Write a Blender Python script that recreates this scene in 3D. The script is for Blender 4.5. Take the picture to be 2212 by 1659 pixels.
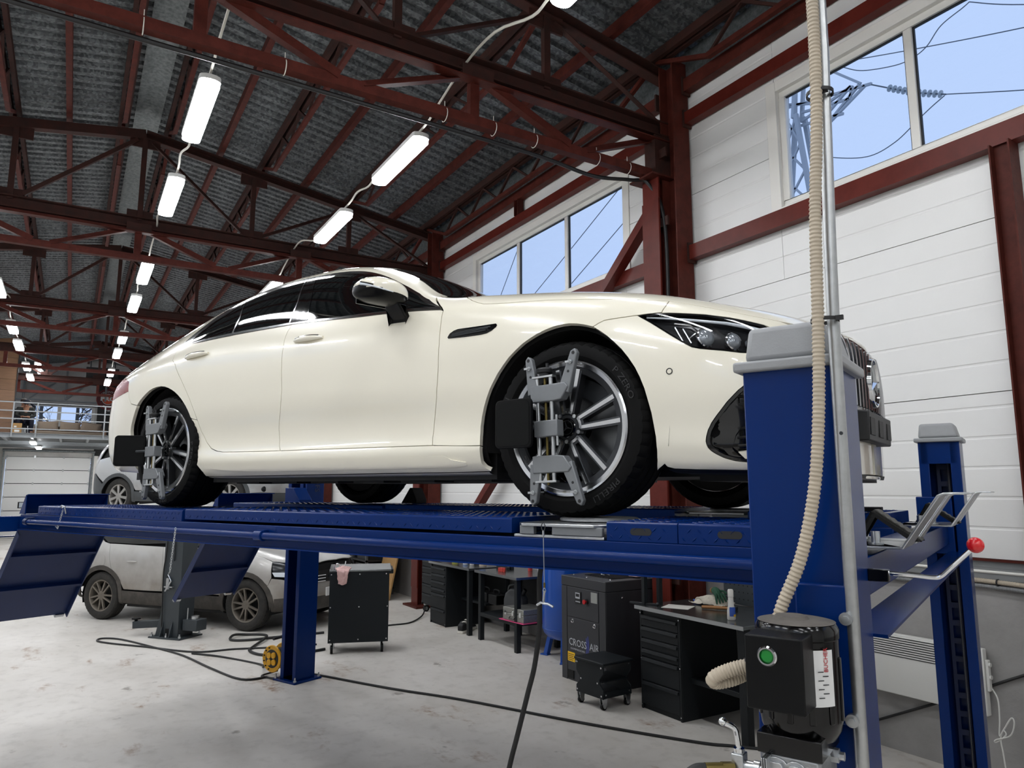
import bpy, bmesh, math, random
import numpy as np
from math import sin, cos, pi, radians, sqrt, atan2, hypot
from mathutils import Vector as V, Matrix
from mathutils.geometry import delaunay_2d_cdt

for _o in list(bpy.data.objects):
    bpy.data.objects.remove(_o, do_unlink=True)
SC = bpy.context.scene
COL = SC.collection
random.seed(7)

# ------------------------------------------------------------------ camera
# world: x runs along the hall (the far gable is at -x), y towards the window wall, z up, floor z = 0
cam = bpy.data.cameras.new('camera')
cam.lens = 36.0 * 1560 / 2212
cam.sensor_width = 36.0
cam.clip_start = 0.05
cam.clip_end = 400
camo = bpy.data.objects.new('camera', cam)
COL.objects.link(camo)
_az, _pt = radians(31.2), radians(8.33)
_f = V((-cos(_az) * cos(_pt), sin(_az) * cos(_pt), sin(_pt)))
camo.matrix_world = Matrix.Translation((0, 0, 1.9)) @ _f.to_track_quat('-Z', 'Y').to_matrix().to_4x4()
SC.camera = camo

# ------------------------------------------------------------------ sky (even, bright winter overcast)
world = bpy.data.worlds.new('overcast_sky')
SC.world = world
world.use_nodes = True
_bg = world.node_tree.nodes['Background']
_bg.inputs[0].default_value = (0.57, 0.70, 0.93, 1)
_bg.inputs[1].default_value = 1.12

SC.view_settings.view_transform = 'Standard'
SC.view_settings.look = 'None'
SC.view_settings.exposure = 0.16
SC.view_settings.gamma = 1.0
SC.view_settings.use_curve_mapping = False
SC.cycles.max_bounces = 8
SC.cycles.diffuse_bounces = 4
SC.cycles.glossy_bounces = 4
SC.cycles.transmission_bounces = 6
SC.cycles.transparent_max_bounces = 12
SC.cycles.caustics_reflective = False
SC.cycles.caustics_refractive = False
SC.cycles.sample_clamp_indirect = 4.0
SC.cycles.use_denoising = True
LAMP = 38.0          # radiance of the lit batten diffusers

# ------------------------------------------------------------------ helpers
def lin(h):
    h = h.lstrip('#')
    r = []
    for i in (0, 2, 4):
        c = int(h[i:i + 2], 16) / 255
        r.append(c / 12.92 if c <= .04045 else ((c + .055) / 1.055) ** 2.4)
    return tuple(r)

MATS = {}
def mat(name, col, rough=.5, metal=0., noise=None, bump=None, coat=0., spec=.5, emit=None, alpha=None, col2=None, stretch=None):
    """procedural principled material. noise=(scale, amount) mixes towards col2 (default darker); bump=(scale, strength)"""
    m = bpy.data.materials.new(name)
    m.use_nodes = True
    nt = m.node_tree
    b = nt.nodes['Principled BSDF']
    c = lin(col)
    b.inputs['Base Color'].default_value = (*c, 1)
    b.inputs['Roughness'].default_value = rough
    b.inputs['Metallic'].default_value = metal
    b.inputs['Specular IOR Level'].default_value = spec
    if coat:
        b.inputs['Coat Weight'].default_value = coat
        b.inputs['Coat Roughness'].default_value = .03
    if emit:
        b.inputs['Emission Color'].default_value = (*lin(emit[0]), 1)
        b.inputs['Emission Strength'].default_value = emit[1]
    tc = None
    if noise or bump:
        tc = nt.nodes.new('ShaderNodeTexCoord')
        src = tc.outputs['Object']
        if stretch:
            mp = nt.nodes.new('ShaderNodeMapping')
            mp.inputs['Scale'].default_value = stretch
            nt.links.new(src, mp.inputs[0])
            src = mp.outputs[0]
    if noise:
        n = nt.nodes.new('ShaderNodeTexNoise')
        n.inputs['Scale'].default_value = noise[0]
        n.inputs['Detail'].default_value = 5
        n.inputs['Roughness'].default_value = .6
        nt.links.new(src, n.inputs['Vector'])
        r = nt.nodes.new('ShaderNodeValToRGB')
        r.color_ramp.elements[0].position = .38
        r.color_ramp.elements[1].position = .66
        c2 = lin(col2) if col2 else tuple(x * .6 for x in c)
        c2 = tuple(c[i] * (1 - noise[1]) + c2[i] * noise[1] for i in range(3))
        r.color_ramp.elements[0].color = (*c, 1)
        r.color_ramp.elements[1].color = (*c2, 1)
        nt.links.new(n.outputs['Fac'], r.inputs[0])
        nt.links.new(r.outputs[0], b.inputs['Base Color'])
    if bump:
        n = nt.nodes.new('ShaderNodeTexNoise')
        n.inputs['Scale'].default_value = bump[0]
        n.inputs['Detail'].default_value = 4
        nt.links.new(src, n.inputs['Vector'])
        bp = nt.nodes.new('ShaderNodeBump')
        bp.inputs['Strength'].default_value = bump[1]
        bp.inputs['Distance'].default_value = .01
        nt.links.new(n.outputs['Fac'], bp.inputs['Height'])
        nt.links.new(bp.outputs[0], b.inputs['Normal'])
    MATS[name] = m
    return m

def glass_mat(name, tint, clear, rough=.02):
    """thin pane: a fixed share of clear transmission with a fresnel reflection"""
    m = bpy.data.materials.new(name)
    m.use_nodes = True
    nt = m.node_tree
    nt.nodes.clear()
    o = nt.nodes.new('ShaderNodeOutputMaterial')
    t = nt.nodes.new('ShaderNodeBsdfTransparent')
    t.inputs[0].default_value = (*[x * clear for x in lin(tint)], 1)
    g = nt.nodes.new('ShaderNodeBsdfGlossy')
    g.inputs['Roughness'].default_value = rough
    lw = nt.nodes.new('ShaderNodeLayerWeight')
    lw.inputs[0].default_value = .5
    pw = nt.nodes.new('ShaderNodeMath')
    pw.operation = 'POWER'
    pw.inputs[1].default_value = 4.0
    nt.links.new(lw.outputs['Facing'], pw.inputs[0])
    f = nt.nodes.new('ShaderNodeMath')
    f.operation = 'MULTIPLY_ADD'
    f.inputs[1].default_value = .6
    f.inputs[2].default_value = .04
    nt.links.new(pw.outputs[0], f.inputs[0])
    mx = nt.nodes.new('ShaderNodeMixShader')
    nt.links.new(f.outputs[0], mx.inputs[0])
    nt.links.new(t.outputs[0], mx.inputs[1])
    nt.links.new(g.outputs[0], mx.inputs[2])
    nt.links.new(mx.outputs[0], o.inputs[0])
    MATS[name] = m
    return m

def frame(d, up=(0, 0, 1)):
    d = V(d).normalized()
    u = V(up)
    s = d.cross(u)
    if s.length < 1e-4:
        s = d.cross(V((1, 0, 0)))
    s.normalize()
    u = s.cross(d).normalized()
    return d, s, u

class MB:
    """collects shapes; build() links them as one mesh object"""
    def __init__(self):
        self.v = []
        self.f = []
    def add(self, vs, fs):
        n = len(self.v)
        self.v.extend([tuple(p) for p in vs])
        self.f.extend([tuple(i + n for i in f) for f in fs])
        return self
    def box(self, x0, x1, y0, y1, z0, z1):
        vs = [(x, y, z) for z in (z0, z1) for y in (y0, y1) for x in (x0, x1)]
        return self.add(vs, [(0, 2, 3, 1), (4, 5, 7, 6), (0, 1, 5, 4), (2, 6, 7, 3), (0, 4, 6, 2), (1, 3, 7, 5)])
    def obox(self, c, s, R=None):
        vs = [V(((i & 1) - .5, ((i >> 1) & 1) - .5, ((i >> 2) & 1) - .5)) for i in range(8)]
        vs = [V((p.x * s[0], p.y * s[1], p.z * s[2])) for p in vs]
        if R is not None:
            vs = [R @ p for p in vs]
        vs = [p + V(c) for p in vs]
        return self.add(vs, [(0, 2, 3, 1), (4, 5, 7, 6), (0, 1, 5, 4), (2, 6, 7, 3), (0, 4, 6, 2), (1, 3, 7, 5)])
    def ext(self, p, q, poly, up=(0, 0, 1)):
        """closed polygon (side, up) swept from p to q"""
        d, s, u = frame(V(q) - V(p), up)
        n = len(poly)
        a = [V(p) + s * x + u * y for x, y in poly]
        b = [V(q) + s * x + u * y for x, y in poly]
        fs = [(i, (i + 1) % n, n + (i + 1) % n, n + i) for i in range(n)]
        fs += [tuple(range(n))[::-1], tuple(range(n, 2 * n))]
        return self.add(a + b, fs)
    def bar(self, p, q, w, h, up=(0, 0, 1)):
        return self.ext(p, q, [(-w / 2, -h / 2), (w / 2, -h / 2), (w / 2, h / 2), (-w / 2, h / 2)], up)
    def ibeam(self, p, q, w, h, t=.012, up=(0, 0, 1)):
        a, b, c = w / 2, h / 2, t / 2
        return self.ext(p, q, [(-a, -b), (a, -b), (a, -b + t), (c, -b + t), (c, b - t), (a, b - t), (a, b), (-a, b), (-a, b - t), (-c, b - t), (-c, -b + t), (-a, -b + t)], up)
    def channel(self, p, q, w, h, t=.01, up=(0, 0, 1)):
        """C section: web on the -side, flanges towards +side"""
        a, b = w / 2, h / 2
        return self.ext(p, q, [(-a, -b), (a, -b), (a, -b + t), (-a + t, -b + t), (-a + t, b - t), (a, b - t), (a, b), (-a, b)], up)
    def angle(self, p, q, w, t=.008, up=(0, 0, 1)):
        return self.ext(p, q, [(-w / 2, -w / 2), (w / 2, -w / 2), (w / 2, -w / 2 + t), (-w / 2 + t, -w / 2 + t), (-w / 2 + t, w / 2), (-w / 2, w / 2)], up)
    def cyl(self, p, q, r, n=16, r2=None, cap=True):
        r2 = r if r2 is None else r2
        d, s, u = frame(V(q) - V(p))
        a = [V(p) + (s * cos(2 * pi * i / n) + u * sin(2 * pi * i / n)) * r for i in range(n)]
        b = [V(q) + (s * cos(2 * pi * i / n) + u * sin(2 * pi * i / n)) * r2 for i in range(n)]
        fs = [(i, (i + 1) % n, n + (i + 1) % n, n + i) for i in range(n)]
        if cap:
            fs += [tuple(range(n))[::-1], tuple(range(n, 2 * n))]
        return self.add(a + b, fs)
    def tube(self, pts, r, n=8, cap=True):
        pts = [V(p) for p in pts]
        m = len(pts)
        rs = r if isinstance(r, (list, tuple)) else [r] * m
        tg = [(pts[min(i + 1, m - 1)] - pts[max(i - 1, 0)]).normalized() for i in range(m)]
        d, s, u = frame(tg[0], (0, 0, 1) if abs(tg[0].z) < .9 else (0, 1, 0))
        vs = []
        for i in range(m):
            s = (s - tg[i] * s.dot(tg[i])).normalized()
            u = s.cross(tg[i])
            vs += [pts[i] + (s * cos(2 * pi * k / n) + u * sin(2 * pi * k / n)) * rs[i] for k in range(n)]
        fs = [(i * n + k, i * n + (k + 1) % n, (i + 1) * n + (k + 1) % n, (i + 1) * n + k) for i in range(m - 1) for k in range(n)]
        if cap:
            fs += [tuple(range(n))[::-1], tuple(range((m - 1) * n, m * n))]
        return self.add(vs, fs)
    def lathe(self, prof, o=(0, 0, 0), axis=(0, 0, 1), n=32, closed=False, a0=0., a1=2 * pi):
        """prof: (radius, height along axis)"""
        d, s, u = frame(axis, (0, 0, 1) if abs(V(axis).normalized().z) < .9 else (0, 1, 0))
        full = abs(a1 - a0 - 2 * pi) < 1e-6
        m = n if full else n + 1
        k = len(prof)
        vs = []
        for i in range(m):
            a = a0 + (a1 - a0) * i / n
            e = s * cos(a) + u * sin(a)
            vs += [V(o) + d * h + e * r for r, h in prof]
        fs = []
        kk = k if closed else k - 1
        for i in range(n):
            j = (i + 1) % m
            for t in range(kk):
                t2 = (t + 1) % k
                fs.append((i * k + t, j * k + t, j * k + t2, i * k + t2))
        return self.add(vs, fs)
    def prism(self, poly, axis, a, b):
        """poly in the plane normal to axis: x->(y,z) y->(x,z) z->(x,y)"""
        def P(u, w, h):
            return {'x': (h, u, w), 'y': (u, h, w), 'z': (u, w, h)}[axis]
        n = len(poly)
        vs = [P(u, w, a) for u, w in poly] + [P(u, w, b) for u, w in poly]
        fs = [(i, (i + 1) % n, n + (i + 1) % n, n + i) for i in range(n)]
        fs += [tuple(range(n))[::-1], tuple(range(n, 2 * n))]
        return self.add(vs, fs)
    def sphere(self, c, r, n=16, m=10, s=(1, 1, 1)):
        vs = []
        for i in range(m + 1):
            a = pi * i / m
            vs += [(c[0] + r * s[0] * sin(a) * cos(2 * pi * k / n), c[1] + r * s[1] * sin(a) * sin(2 * pi * k / n), c[2] + r * s[2] * cos(a)) for k in range(n)]
        fs = [(i * n + k, (i + 1) * n + k, (i + 1) * n + (k + 1) % n, i * n + (k + 1) % n) for i in range(m) for k in range(n)]
        return self.add(vs, fs)
    def xf(self, M):
        self.v = [tuple(M @ V(p)) for p in self.v]
        return self
    def mesh(self, name, ang=35, fix=True):
        me = bpy.data.meshes.new(name)
        me.from_pydata(self.v, [], self.f)
        if fix:
            bm = bmesh.new()
            bm.from_mesh(me)
            bmesh.ops.remove_doubles(bm, verts=bm.verts, dist=1e-6)
            bmesh.ops.recalc_face_normals(bm, faces=bm.faces)
            bm.to_mesh(me)
            bm.free()
        me.validate()
        for p in me.polygons:
            p.use_smooth = True
        me.set_sharp_from_angle(angle=radians(ang))
        return me
    def build(self, name, m, parent=None, bev=0., seg=2, ang=35, label=None, cat=None, group=None, kind=None):
        me = self.mesh(name, ang)
        return link(name, me, m, parent, bev, seg, label, cat, group, kind)

def link(name, me, m, parent=None, bev=0., seg=2, label=None, cat=None, group=None, kind=None):
    o = bpy.data.objects.new(name, me)
    COL.objects.link(o)
    if m is not None and not me.materials:
        me.materials.append(MATS[m] if isinstance(m, str) else m)
    if parent is not None:
        o.parent = parent
    if bev:
        b = o.modifiers.new('bevel', 'BEVEL')
        b.width = bev
        b.segments = seg
        b.limit_method = 'ANGLE'
        b.angle_limit = radians(40)
    return tag(o, label, cat, group, kind)

def tag(o, label=None, cat=None, group=None, kind=None):
    if label: o['label'] = label
    if cat: o['category'] = cat
    if group: o['group'] = group
    if kind: o['kind'] = kind
    return o

def thing(name, label=None, cat=None, loc=(0, 0, 0), rz=0., group=None, kind=None):
    o = bpy.data.objects.new(name, None)
    o.empty_display_size = .1
    COL.objects.link(o)
    o.location = loc
    o.rotation_euler = (0, 0, rz)
    return tag(o, label, cat, group, kind)

def copy_tree(o, parent=None):
    c = o.copy()
    COL.objects.link(c)
    c.parent = parent
    for ch in list(o.children):
        copy_tree(ch, c)
    return c

def spline(pts, n=8):
    """Catmull-Rom through 3D points"""
    P = [V(p) for p in pts]
    out = []
    for i in range(len(P) - 1):
        p0, p1, p2, p3 = P[max(i - 1, 0)], P[i], P[i + 1], P[min(i + 2, len(P) - 1)]
        for k in range(n):
            t = k / n
            out.append(.5 * ((2 * p1) + (p2 - p0) * t + (2 * p0 - 5 * p1 + 4 * p2 - p3) * t * t + (3 * p1 - p0 - 3 * p2 + p3) * t ** 3))
    out.append(P[-1])
    return out

def even(path, step):
    """resample a polyline at an even step"""
    P = [V(p) for p in path]
    L = [0]
    for a, b in zip(P, P[1:]):
        L.append(L[-1] + (b - a).length)
    n = max(2, int(L[-1] / step))
    out, j = [], 0
    for i in range(n + 1):
        s = L[-1] * i / n
        while j < len(P) - 2 and L[j + 1] < s:
            j += 1
        t = (s - L[j]) / max(L[j + 1] - L[j], 1e-9)
        out.append(P[j].lerp(P[j + 1], t))
    return out

def text_geo(s, size, depth=.001, bold=0.):
    """letters as geometry in the xy plane, centred in x, baseline y=0 -> (verts, faces, width)"""
    cu = bpy.data.curves.new('lettering', 'FONT')
    cu.body = s
    cu.size = size
    cu.extrude = depth
    cu.offset = bold
    cu.resolution_u = 2
    cu.align_x = 'CENTER'
    ob = bpy.data.objects.new('lettering', cu)
    COL.objects.link(ob)
    dg = bpy.context.evaluated_depsgraph_get()
    me = ob.evaluated_get(dg).to_mesh()
    vs = [tuple(v.co) for v in me.vertices]
    fs = [tuple(p.vertices) for p in me.polygons]
    ob.evaluated_get(dg).to_mesh_clear()
    bpy.data.objects.remove(ob, do_unlink=True)
    bpy.data.curves.remove(cu)
    w = max(v[0] for v in vs) - min(v[0] for v in vs) if vs else 0
    return vs, fs, w

def lettering(name, s, size, M, m, parent=None, depth=.001, bold=0., sx=1.):
    """letters whose local x runs along M's x axis, y up along M's y axis"""
    vs, fs, w = text_geo(s, size, depth, bold)
    me = bpy.data.meshes.new(name)
    me.from_pydata([tuple(M @ V((v[0] * sx, v[1], v[2]))) for v in vs], [], fs)
    return link(name, me, m, parent)

def arc_lettering(name, s, size, c, ax, ay, R, a_mid, m, parent=None, depth=.001, flip=False, sx=1., bold=0.):
    """letters bent round a circle of radius R in the plane (ax, ay) about c; a_mid = angle of the text centre"""
    vs, fs, w = text_geo(s, size, depth, bold)
    ax, ay, c = V(ax), V(ay), V(c)
    nz = ax.cross(ay)
    out = []
    for x, y, z in vs:
        x *= sx
        if flip:
            a, r = a_mid + x / R, R - y
        else:
            a, r = a_mid - x / R, R + y
        out.append(tuple(c + (ax * cos(a) + ay * sin(a)) * r + nz * z))
    me = bpy.data.meshes.new(name)
    me.from_pydata(out, [], fs)
    return link(name, me, m, parent)

def basis(o, x, y):
    x, y = V(x).normalized(), V(y).normalized()
    z = x.cross(y)
    M = Matrix((x, y, z)).transposed().to_4x4()
    M.translation = V(o)
    return M
# ------------------------------------------------------------------ materials
mat('red_steel', '#52261f', .5, spec=.12, noise=(9, .7), col2='#3b1a15', bump=(60, .08))
mat('red_steel_bright', '#5c241d', .36, spec=.15, noise=(6, .6), col2='#4a1813')
mat('old_steel', '#3d241f', .65, spec=.15, noise=(8, .8), col2='#2c211e')
mat('wall_white', '#e0e0de', .42, noise=(1.3, .25), col2='#d4d3d0', bump=(140, .02))
mat('wall_grey', '#9b9997', .9, noise=(2.2, .7), col2='#858381', bump=(24, .3))
mat('wall_end_grey', '#cbc9c5', .7, noise=(1.5, .5), col2='#a5a19b')
mat('kerb_grey', '#7d7f80', .5, noise=(4, .4))
mat('galvanised', '#8a8f90', .45, .75, noise=(22, .8), col2='#5c6264')
mat('frame_white', '#e4e2dc', .35)
mat('seal_black', '#101214', .6)
mat('alu', '#b9bbbb', .35, .9, noise=(40, .3))
mat('lamp_white', '#e9e9e6', .4)
mat('diffuser', '#ffffff', .5, emit=('#fafcff', LAMP))
mat('cable_white', '#d6d3c8', .5)
mat('cable_black', '#0d0d0e', .5)
mat('wood_brown', '#75563d', .5, noise=(3, .5), col2='#604530', stretch=(1, 1, 8))
mat('black_panel', '#141516', .5)
mat('mezz_grey', '#8d9193', .45, noise=(6, .2))
mat('dark_grey_steel', '#46494b', .5, noise=(5, .3))
glass_mat('window_glass', '#f4f8ff', .96)

def floor_material():
    m = bpy.data.materials.new('concrete_floor')
    m.use_nodes = True
    nt = m.node_tree
    b = nt.nodes['Principled BSDF']
    tc = nt.nodes.new('ShaderNodeTexCoord')
    def noise(sc, det, st=(1, 1, 1)):
        mp = nt.nodes.new('ShaderNodeMapping')
        mp.inputs['Scale'].default_value = st
        nt.links.new(tc.outputs['Object'], mp.inputs[0])
        n = nt.nodes.new('ShaderNodeTexNoise')
        n.inputs['Scale'].default_value = sc
        n.inputs['Detail'].default_value = det
        n.inputs['Roughness'].default_value = .62
        nt.links.new(mp.outputs[0], n.inputs['Vector'])
        return n.outputs['Fac']
    def ramp(src, p0, p1, c0=(0, 0, 0, 1), c1=(1, 1, 1, 1)):
        r = nt.nodes.new('ShaderNodeValToRGB')
        r.color_ramp.elements[0].position = p0
        r.color_ramp.elements[1].position = p1
        r.color_ramp.elements[0].color = c0
        r.color_ramp.elements[1].color = c1
        nt.links.new(src, r.inputs[0])
        return r.outputs[0]
    base = ramp(noise(.7, 6), .35, .7, (*lin('#d6d2cc'), 1), (*lin('#bfbab2'), 1))
    def over(a, fac, col):
        mx = nt.nodes.new('ShaderNodeMix')
        mx.data_type = 'RGBA'
        nt.links.new(fac, mx.inputs[0])
        nt.links.new(a, mx.inputs[6])
        mx.inputs[7].default_value = (*lin(col), 1)
        return mx.outputs[2]
    def mul(a, b_):
        n = nt.nodes.new('ShaderNodeMath')
        n.operation = 'MULTIPLY'
        nt.links.new(a, n.inputs[0])
        if isinstance(b_, float):
            n.inputs[1].default_value = b_
        else:
            nt.links.new(b_, n.inputs[1])
        return n.outputs[0]
    c = over(base, mul(ramp(noise(7, 8), .5, .8), .5), '#9f9a92')
    c = over(c, mul(ramp(noise(1.1, 5, (1, 2.2, 1)), .60, .70), ramp(noise(14, 6), .38, .62)), '#8c6f55')
    c = over(c, mul(ramp(noise(2.6, 4), .66, .72), .7), '#6f675d')
    nt.links.new(c, b.inputs['Base Color'])
    b.inputs['Roughness'].default_value = .55
    bp = nt.nodes.new('ShaderNodeBump')
    bp.inputs['Strength'].default_value = .12
    bp.inputs['Distance'].default_value = .01
    nt.links.new(noise(18, 6), bp.inputs['Height'])
    nt.links.new(bp.outputs[0], b.inputs['Normal'])
    MATS['concrete_floor'] = m
floor_material()

def deck_material():
    m = bpy.data.materials.new('roof_deck_steel')
    m.use_nodes = True
    nt = m.node_tree
    b = nt.nodes['Principled BSDF']
    tc = nt.nodes.new('ShaderNodeTexCoord')
    vo = nt.nodes.new('ShaderNodeTexVoronoi')
    vo.inputs['Scale'].default_value = 34
    nt.links.new(tc.outputs['Object'], vo.inputs['Vector'])
    r = nt.nodes.new('ShaderNodeValToRGB')
    r.color_ramp.elements[0].color = (*lin('#4d5052'), 1)
    r.color_ramp.elements[1].color = (*lin('#75797b'), 1)
    r.color_ramp.elements[0].position = .25
    r.color_ramp.elements[1].position = .95
    sp = nt.nodes.new('ShaderNodeSeparateColor')
    nt.links.new(vo.outputs['Color'], sp.inputs[0])
    nt.links.new(sp.outputs[0], r.inputs[0])
    nt.links.new(r.outputs[0], b.inputs['Base Color'])
    b.inputs['Metallic'].default_value = .55
    b.inputs['Roughness'].default_value = .5
    MATS['roof_deck_steel'] = m
deck_material()

mat('lift_blue', '#022560', .24, spec=.16, noise=(3, .25), col2='#04235a', bump=(180, .02))
mat('lift_blue_dark', '#0a2353', .45, noise=(4, .3))
mat('cap_grey', '#8f9193', .42, noise=(30, .12), bump=(220, .05))
mat('zinc', '#c3c6c8', .28, .95, noise=(30, .25))
mat('chrome', '#dfe1e3', .06, 1.)
mat('steel_dark', '#3a3d40', .45, .7)
mat('wire_rope', '#9da0a2', .45, .8)
mat('motor_black', '#050506', .14, spec=.4)
mat('motor_dust', '#6b6660', .9, noise=(9, .7), col2='#3d3a37')
mat('box_black', '#060708', .42, spec=.2, bump=(300, .05))
mat('button_green', '#0f7a2c', .35)
mat('label_white', '#dcdcda', .5)
mat('ink_dark', '#2b2b2d', .6)
mat('ink_red', '#b3262a', .5)
mat('cast_alu', '#a3a5a6', .42, .85, noise=(25, .3), bump=(90, .15))
mat('brass', '#6e6138', .4, .9)
mat('rubber', '#0c0c0c', .7, spec=.25, bump=(120, .1))
mat('rubber_hose', '#1a1a1b', .55)
mat('conduit_beige', '#b7ab98', .6, noise=(14, .2))
mat('knob_red', '#c9161c', .25, coat=.4)
mat('plastic_black', '#111214', .5)
mat('letter_navy', '#0a1c40', .5)
mat('car_white', '#e8e3d2', .22, coat=1., spec=.5)
mat('car_black_gloss', '#060607', .07, coat=.3)
mat('car_black', '#0b0b0c', .6)
mat('car_glass', '#07090a', .03, spec=.6)
mat('chrome_trim', '#c9cacc', .12, 1.)
mat('lamp_dark', '#1c1e21', .2, .4)
mat('lamp_lens', '#8a9096', .08, .3)
mat('lamp_strip', '#d4dbe2', .15)
mat('tail_red', '#7d0812', .25, spec=.25)
mat('tyre', '#0a0a0a', .62, spec=.12, bump=(70, .06))
mat('rim_grey', '#45474a', .32, .75)
mat('rim_silver', '#c4c6c9', .18, 1.)
mat('brake_steel', '#6c6e70', .35, .9)
mat('caliper', '#33363a', .4, .5)
glass_mat('lamp_cover', '#ffffff', .97)
mat('clamp_grey', '#7b7e81', .45, .35, noise=(40, .1))
mat('target_black', '#050506', .5, spec=.12)
mat('target_film', '#040506', .2, spec=.15)
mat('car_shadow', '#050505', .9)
def dirty_paint(name, col, dirt, z0, z1):
    """metallic paint with road dirt thrown up from the sills"""
    m = mat(name, col, .32, .35, coat=.5)
    nt = m.node_tree
    b = nt.nodes['Principled BSDF']
    tc = nt.nodes.new('ShaderNodeTexCoord')
    sx = nt.nodes.new('ShaderNodeSeparateXYZ')
    nt.links.new(tc.outputs['Object'], sx.inputs[0])
    n = nt.nodes.new('ShaderNodeTexNoise')
    n.inputs['Scale'].default_value = 5
    n.inputs['Detail'].default_value = 6
    nt.links.new(tc.outputs['Object'], n.inputs['Vector'])
    ad = nt.nodes.new('ShaderNodeMath')
    ad.operation = 'MULTIPLY_ADD'
    ad.inputs[1].default_value = -.5
    nt.links.new(n.outputs['Fac'], ad.inputs[0])
    nt.links.new(sx.outputs['Z'], ad.inputs[2])
    mr = nt.nodes.new('ShaderNodeMapRange')
    mr.inputs['From Min'].default_value = z0 - .25
    mr.inputs['From Max'].default_value = z1 - .25
    mr.inputs['To Min'].default_value = .9
    mr.inputs['To Max'].default_value = 0.
    nt.links.new(ad.outputs[0], mr.inputs['Value'])
    mx = nt.nodes.new('ShaderNodeMix')
    mx.data_type = 'RGBA'
    nt.links.new(mr.outputs[0], mx.inputs[0])
    mx.inputs[6].default_value = (*lin(col), 1)
    mx.inputs[7].default_value = (*lin(dirt), 1)
    nt.links.new(mx.outputs[2], b.inputs['Base Color'])
    rr = nt.nodes.new('ShaderNodeMapRange')
    rr.inputs['To Min'].default_value = .3
    rr.inputs['To Max'].default_value = .75
    nt.links.new(mr.outputs[0], rr.inputs['Value'])
    nt.links.new(rr.outputs[0], b.inputs['Roughness'])
    mv = nt.nodes.new('ShaderNodeMath')
    mv.operation = 'MULTIPLY_ADD'
    mv.inputs[1].default_value = -.5
    mv.inputs[2].default_value = .5
    nt.links.new(mr.outputs[0], mv.inputs[0])
    nt.links.new(mv.outputs[0], b.inputs['Coat Weight'])
dirty_paint('silver_dirty', '#c3c2bf', '#7f766b', .38, 1.05)
dirty_paint('silver_clean', '#b4b6b7', '#85807a', .25, .7)
mat('cladding_dirty', '#3a3733', .8, noise=(8, .6), col2='#56504a')
mat('rim_dirty', '#7d766c', .5, .5, noise=(9, .5), col2='#5b544c')
mat('rim_pale', '#a8a5a0', .4, .7)
mat('tyre_dusty', '#242321', .85, noise=(12, .5), col2='#3a3632')
mat('bench_black', '#15191c', .5, spec=.3, noise=(6, .2), bump=(250, .04))
mat('bench_recess', '#0c0e10', .6)
mat('bench_top', '#777b7d', .22, .85, noise=(7, .5), col2='#4d5052')
mat('edge_steel', '#a9acae', .3, .9)
mat('cart_black', '#11171b', .5, spec=.3, bump=(250, .04))
mat('screw_bright', '#d7d9da', .25, .9)
mat('compressor_grey', '#2c2d31', .5, bump=(300, .05))
mat('print_silver', '#b3b7bb', .45)
mat('print_blue', '#3a4488', .5)
mat('sticker_yellow', '#f0c010', .5)
mat('plate_silver', '#a6a8a4', .4, .5)
mat('stop_red', '#b81d22', .4)
mat('tank_blue', '#0c4aa6', .28, coat=.3)
mat('reel_yellow', '#d9a012', .4)
mat('rag_pink', '#d7b3ae', .9, noise=(22, .6), col2='#b78d88')
mat('rag_white', '#cfc9bb', .9, noise=(22, .5), col2='#a79f90')
mat('glove_green', '#1f4a35', .8)
mat('wood_handle', '#a9784a', .5, noise=(20, .3))
mat('bottle_white', '#e2e1dc', .35)
mat('bottle_blue', '#2f57b5', .4)
mat('paper_white', '#dedcd6', .7)
mat('jug_grey', '#4a4c4e', .5)
mat('case_alu', '#9b9b95', .45, .6, noise=(50, .5))
mat('sheet_pink', '#d2477c', .5)
mat('shoe_black', '#17181a', .7)
mat('shoe_white', '#d3cfc6', .7)
mat('cardboard', '#a5804f', .8, noise=(9, .3))
mat('tape_yellow', '#d6dc1e', .4)
mat('cup_blue', '#2b6fc0', .4)
mat('box_red', '#b9392f', .5)
mat('heater_white', '#d8d8d3', .4)
mat('heater_slot', '#1e2124', .7)
mat('hoist_grey', '#33393d', .45, noise=(6, .3))
mat('fabric_taupe', '#8a7b6b', .9, noise=(40, .3))
mat('skin', '#b98a6f', .6)
mat('jacket_dark', '#2b2d2a', .85, noise=(12, .4))
mat('trousers_navy', '#15192a', .85)
mat('cap_navy', '#101624', .8)
mat('hair_dark', '#2a1d16', .8)
mat('sign_dark_red', '#5c1216', .5)
mat('sign_red', '#a3202a', .5)
mat('sign_orange', '#d9542a', .5)
mat('sign_white', '#e8e6e3', .5)
mat('pylon_grey', '#a4aab0', .6)
mat('wire_grey', '#5d646c', .6)
mat('insulator', '#a8b0b4', .3)
mat('bark', '#4a4642', .9)
mat('snow_ground', '#c9ccd0', .9)
mat('mirror_black', '#050506', .3, spec=.2)
# ------------------------------------------------------------------ the hall
XE, XN = -35.2, 8.0            # far gable, near end (behind the camera)
YR, YL, YM = 5.366, -4.226, .57  # window wall, opposite wall, ridge
TX = [-5.45 - 5.95 * k for k in range(-1, 5)]   # truss / column lines, T0 stands beside the camera
def deck_z(y): return 7.36 - .165 * abs(y - YM)
def chord_z(y): return 7.09 - .155 * abs(y - YM)

MB().box(XE - .3, XN, YL - .3, YR + .3, -.2, 0).build('floor', 'concrete_floor', kind='structure', label='worn pale grey concrete workshop floor with brown stains')

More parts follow.
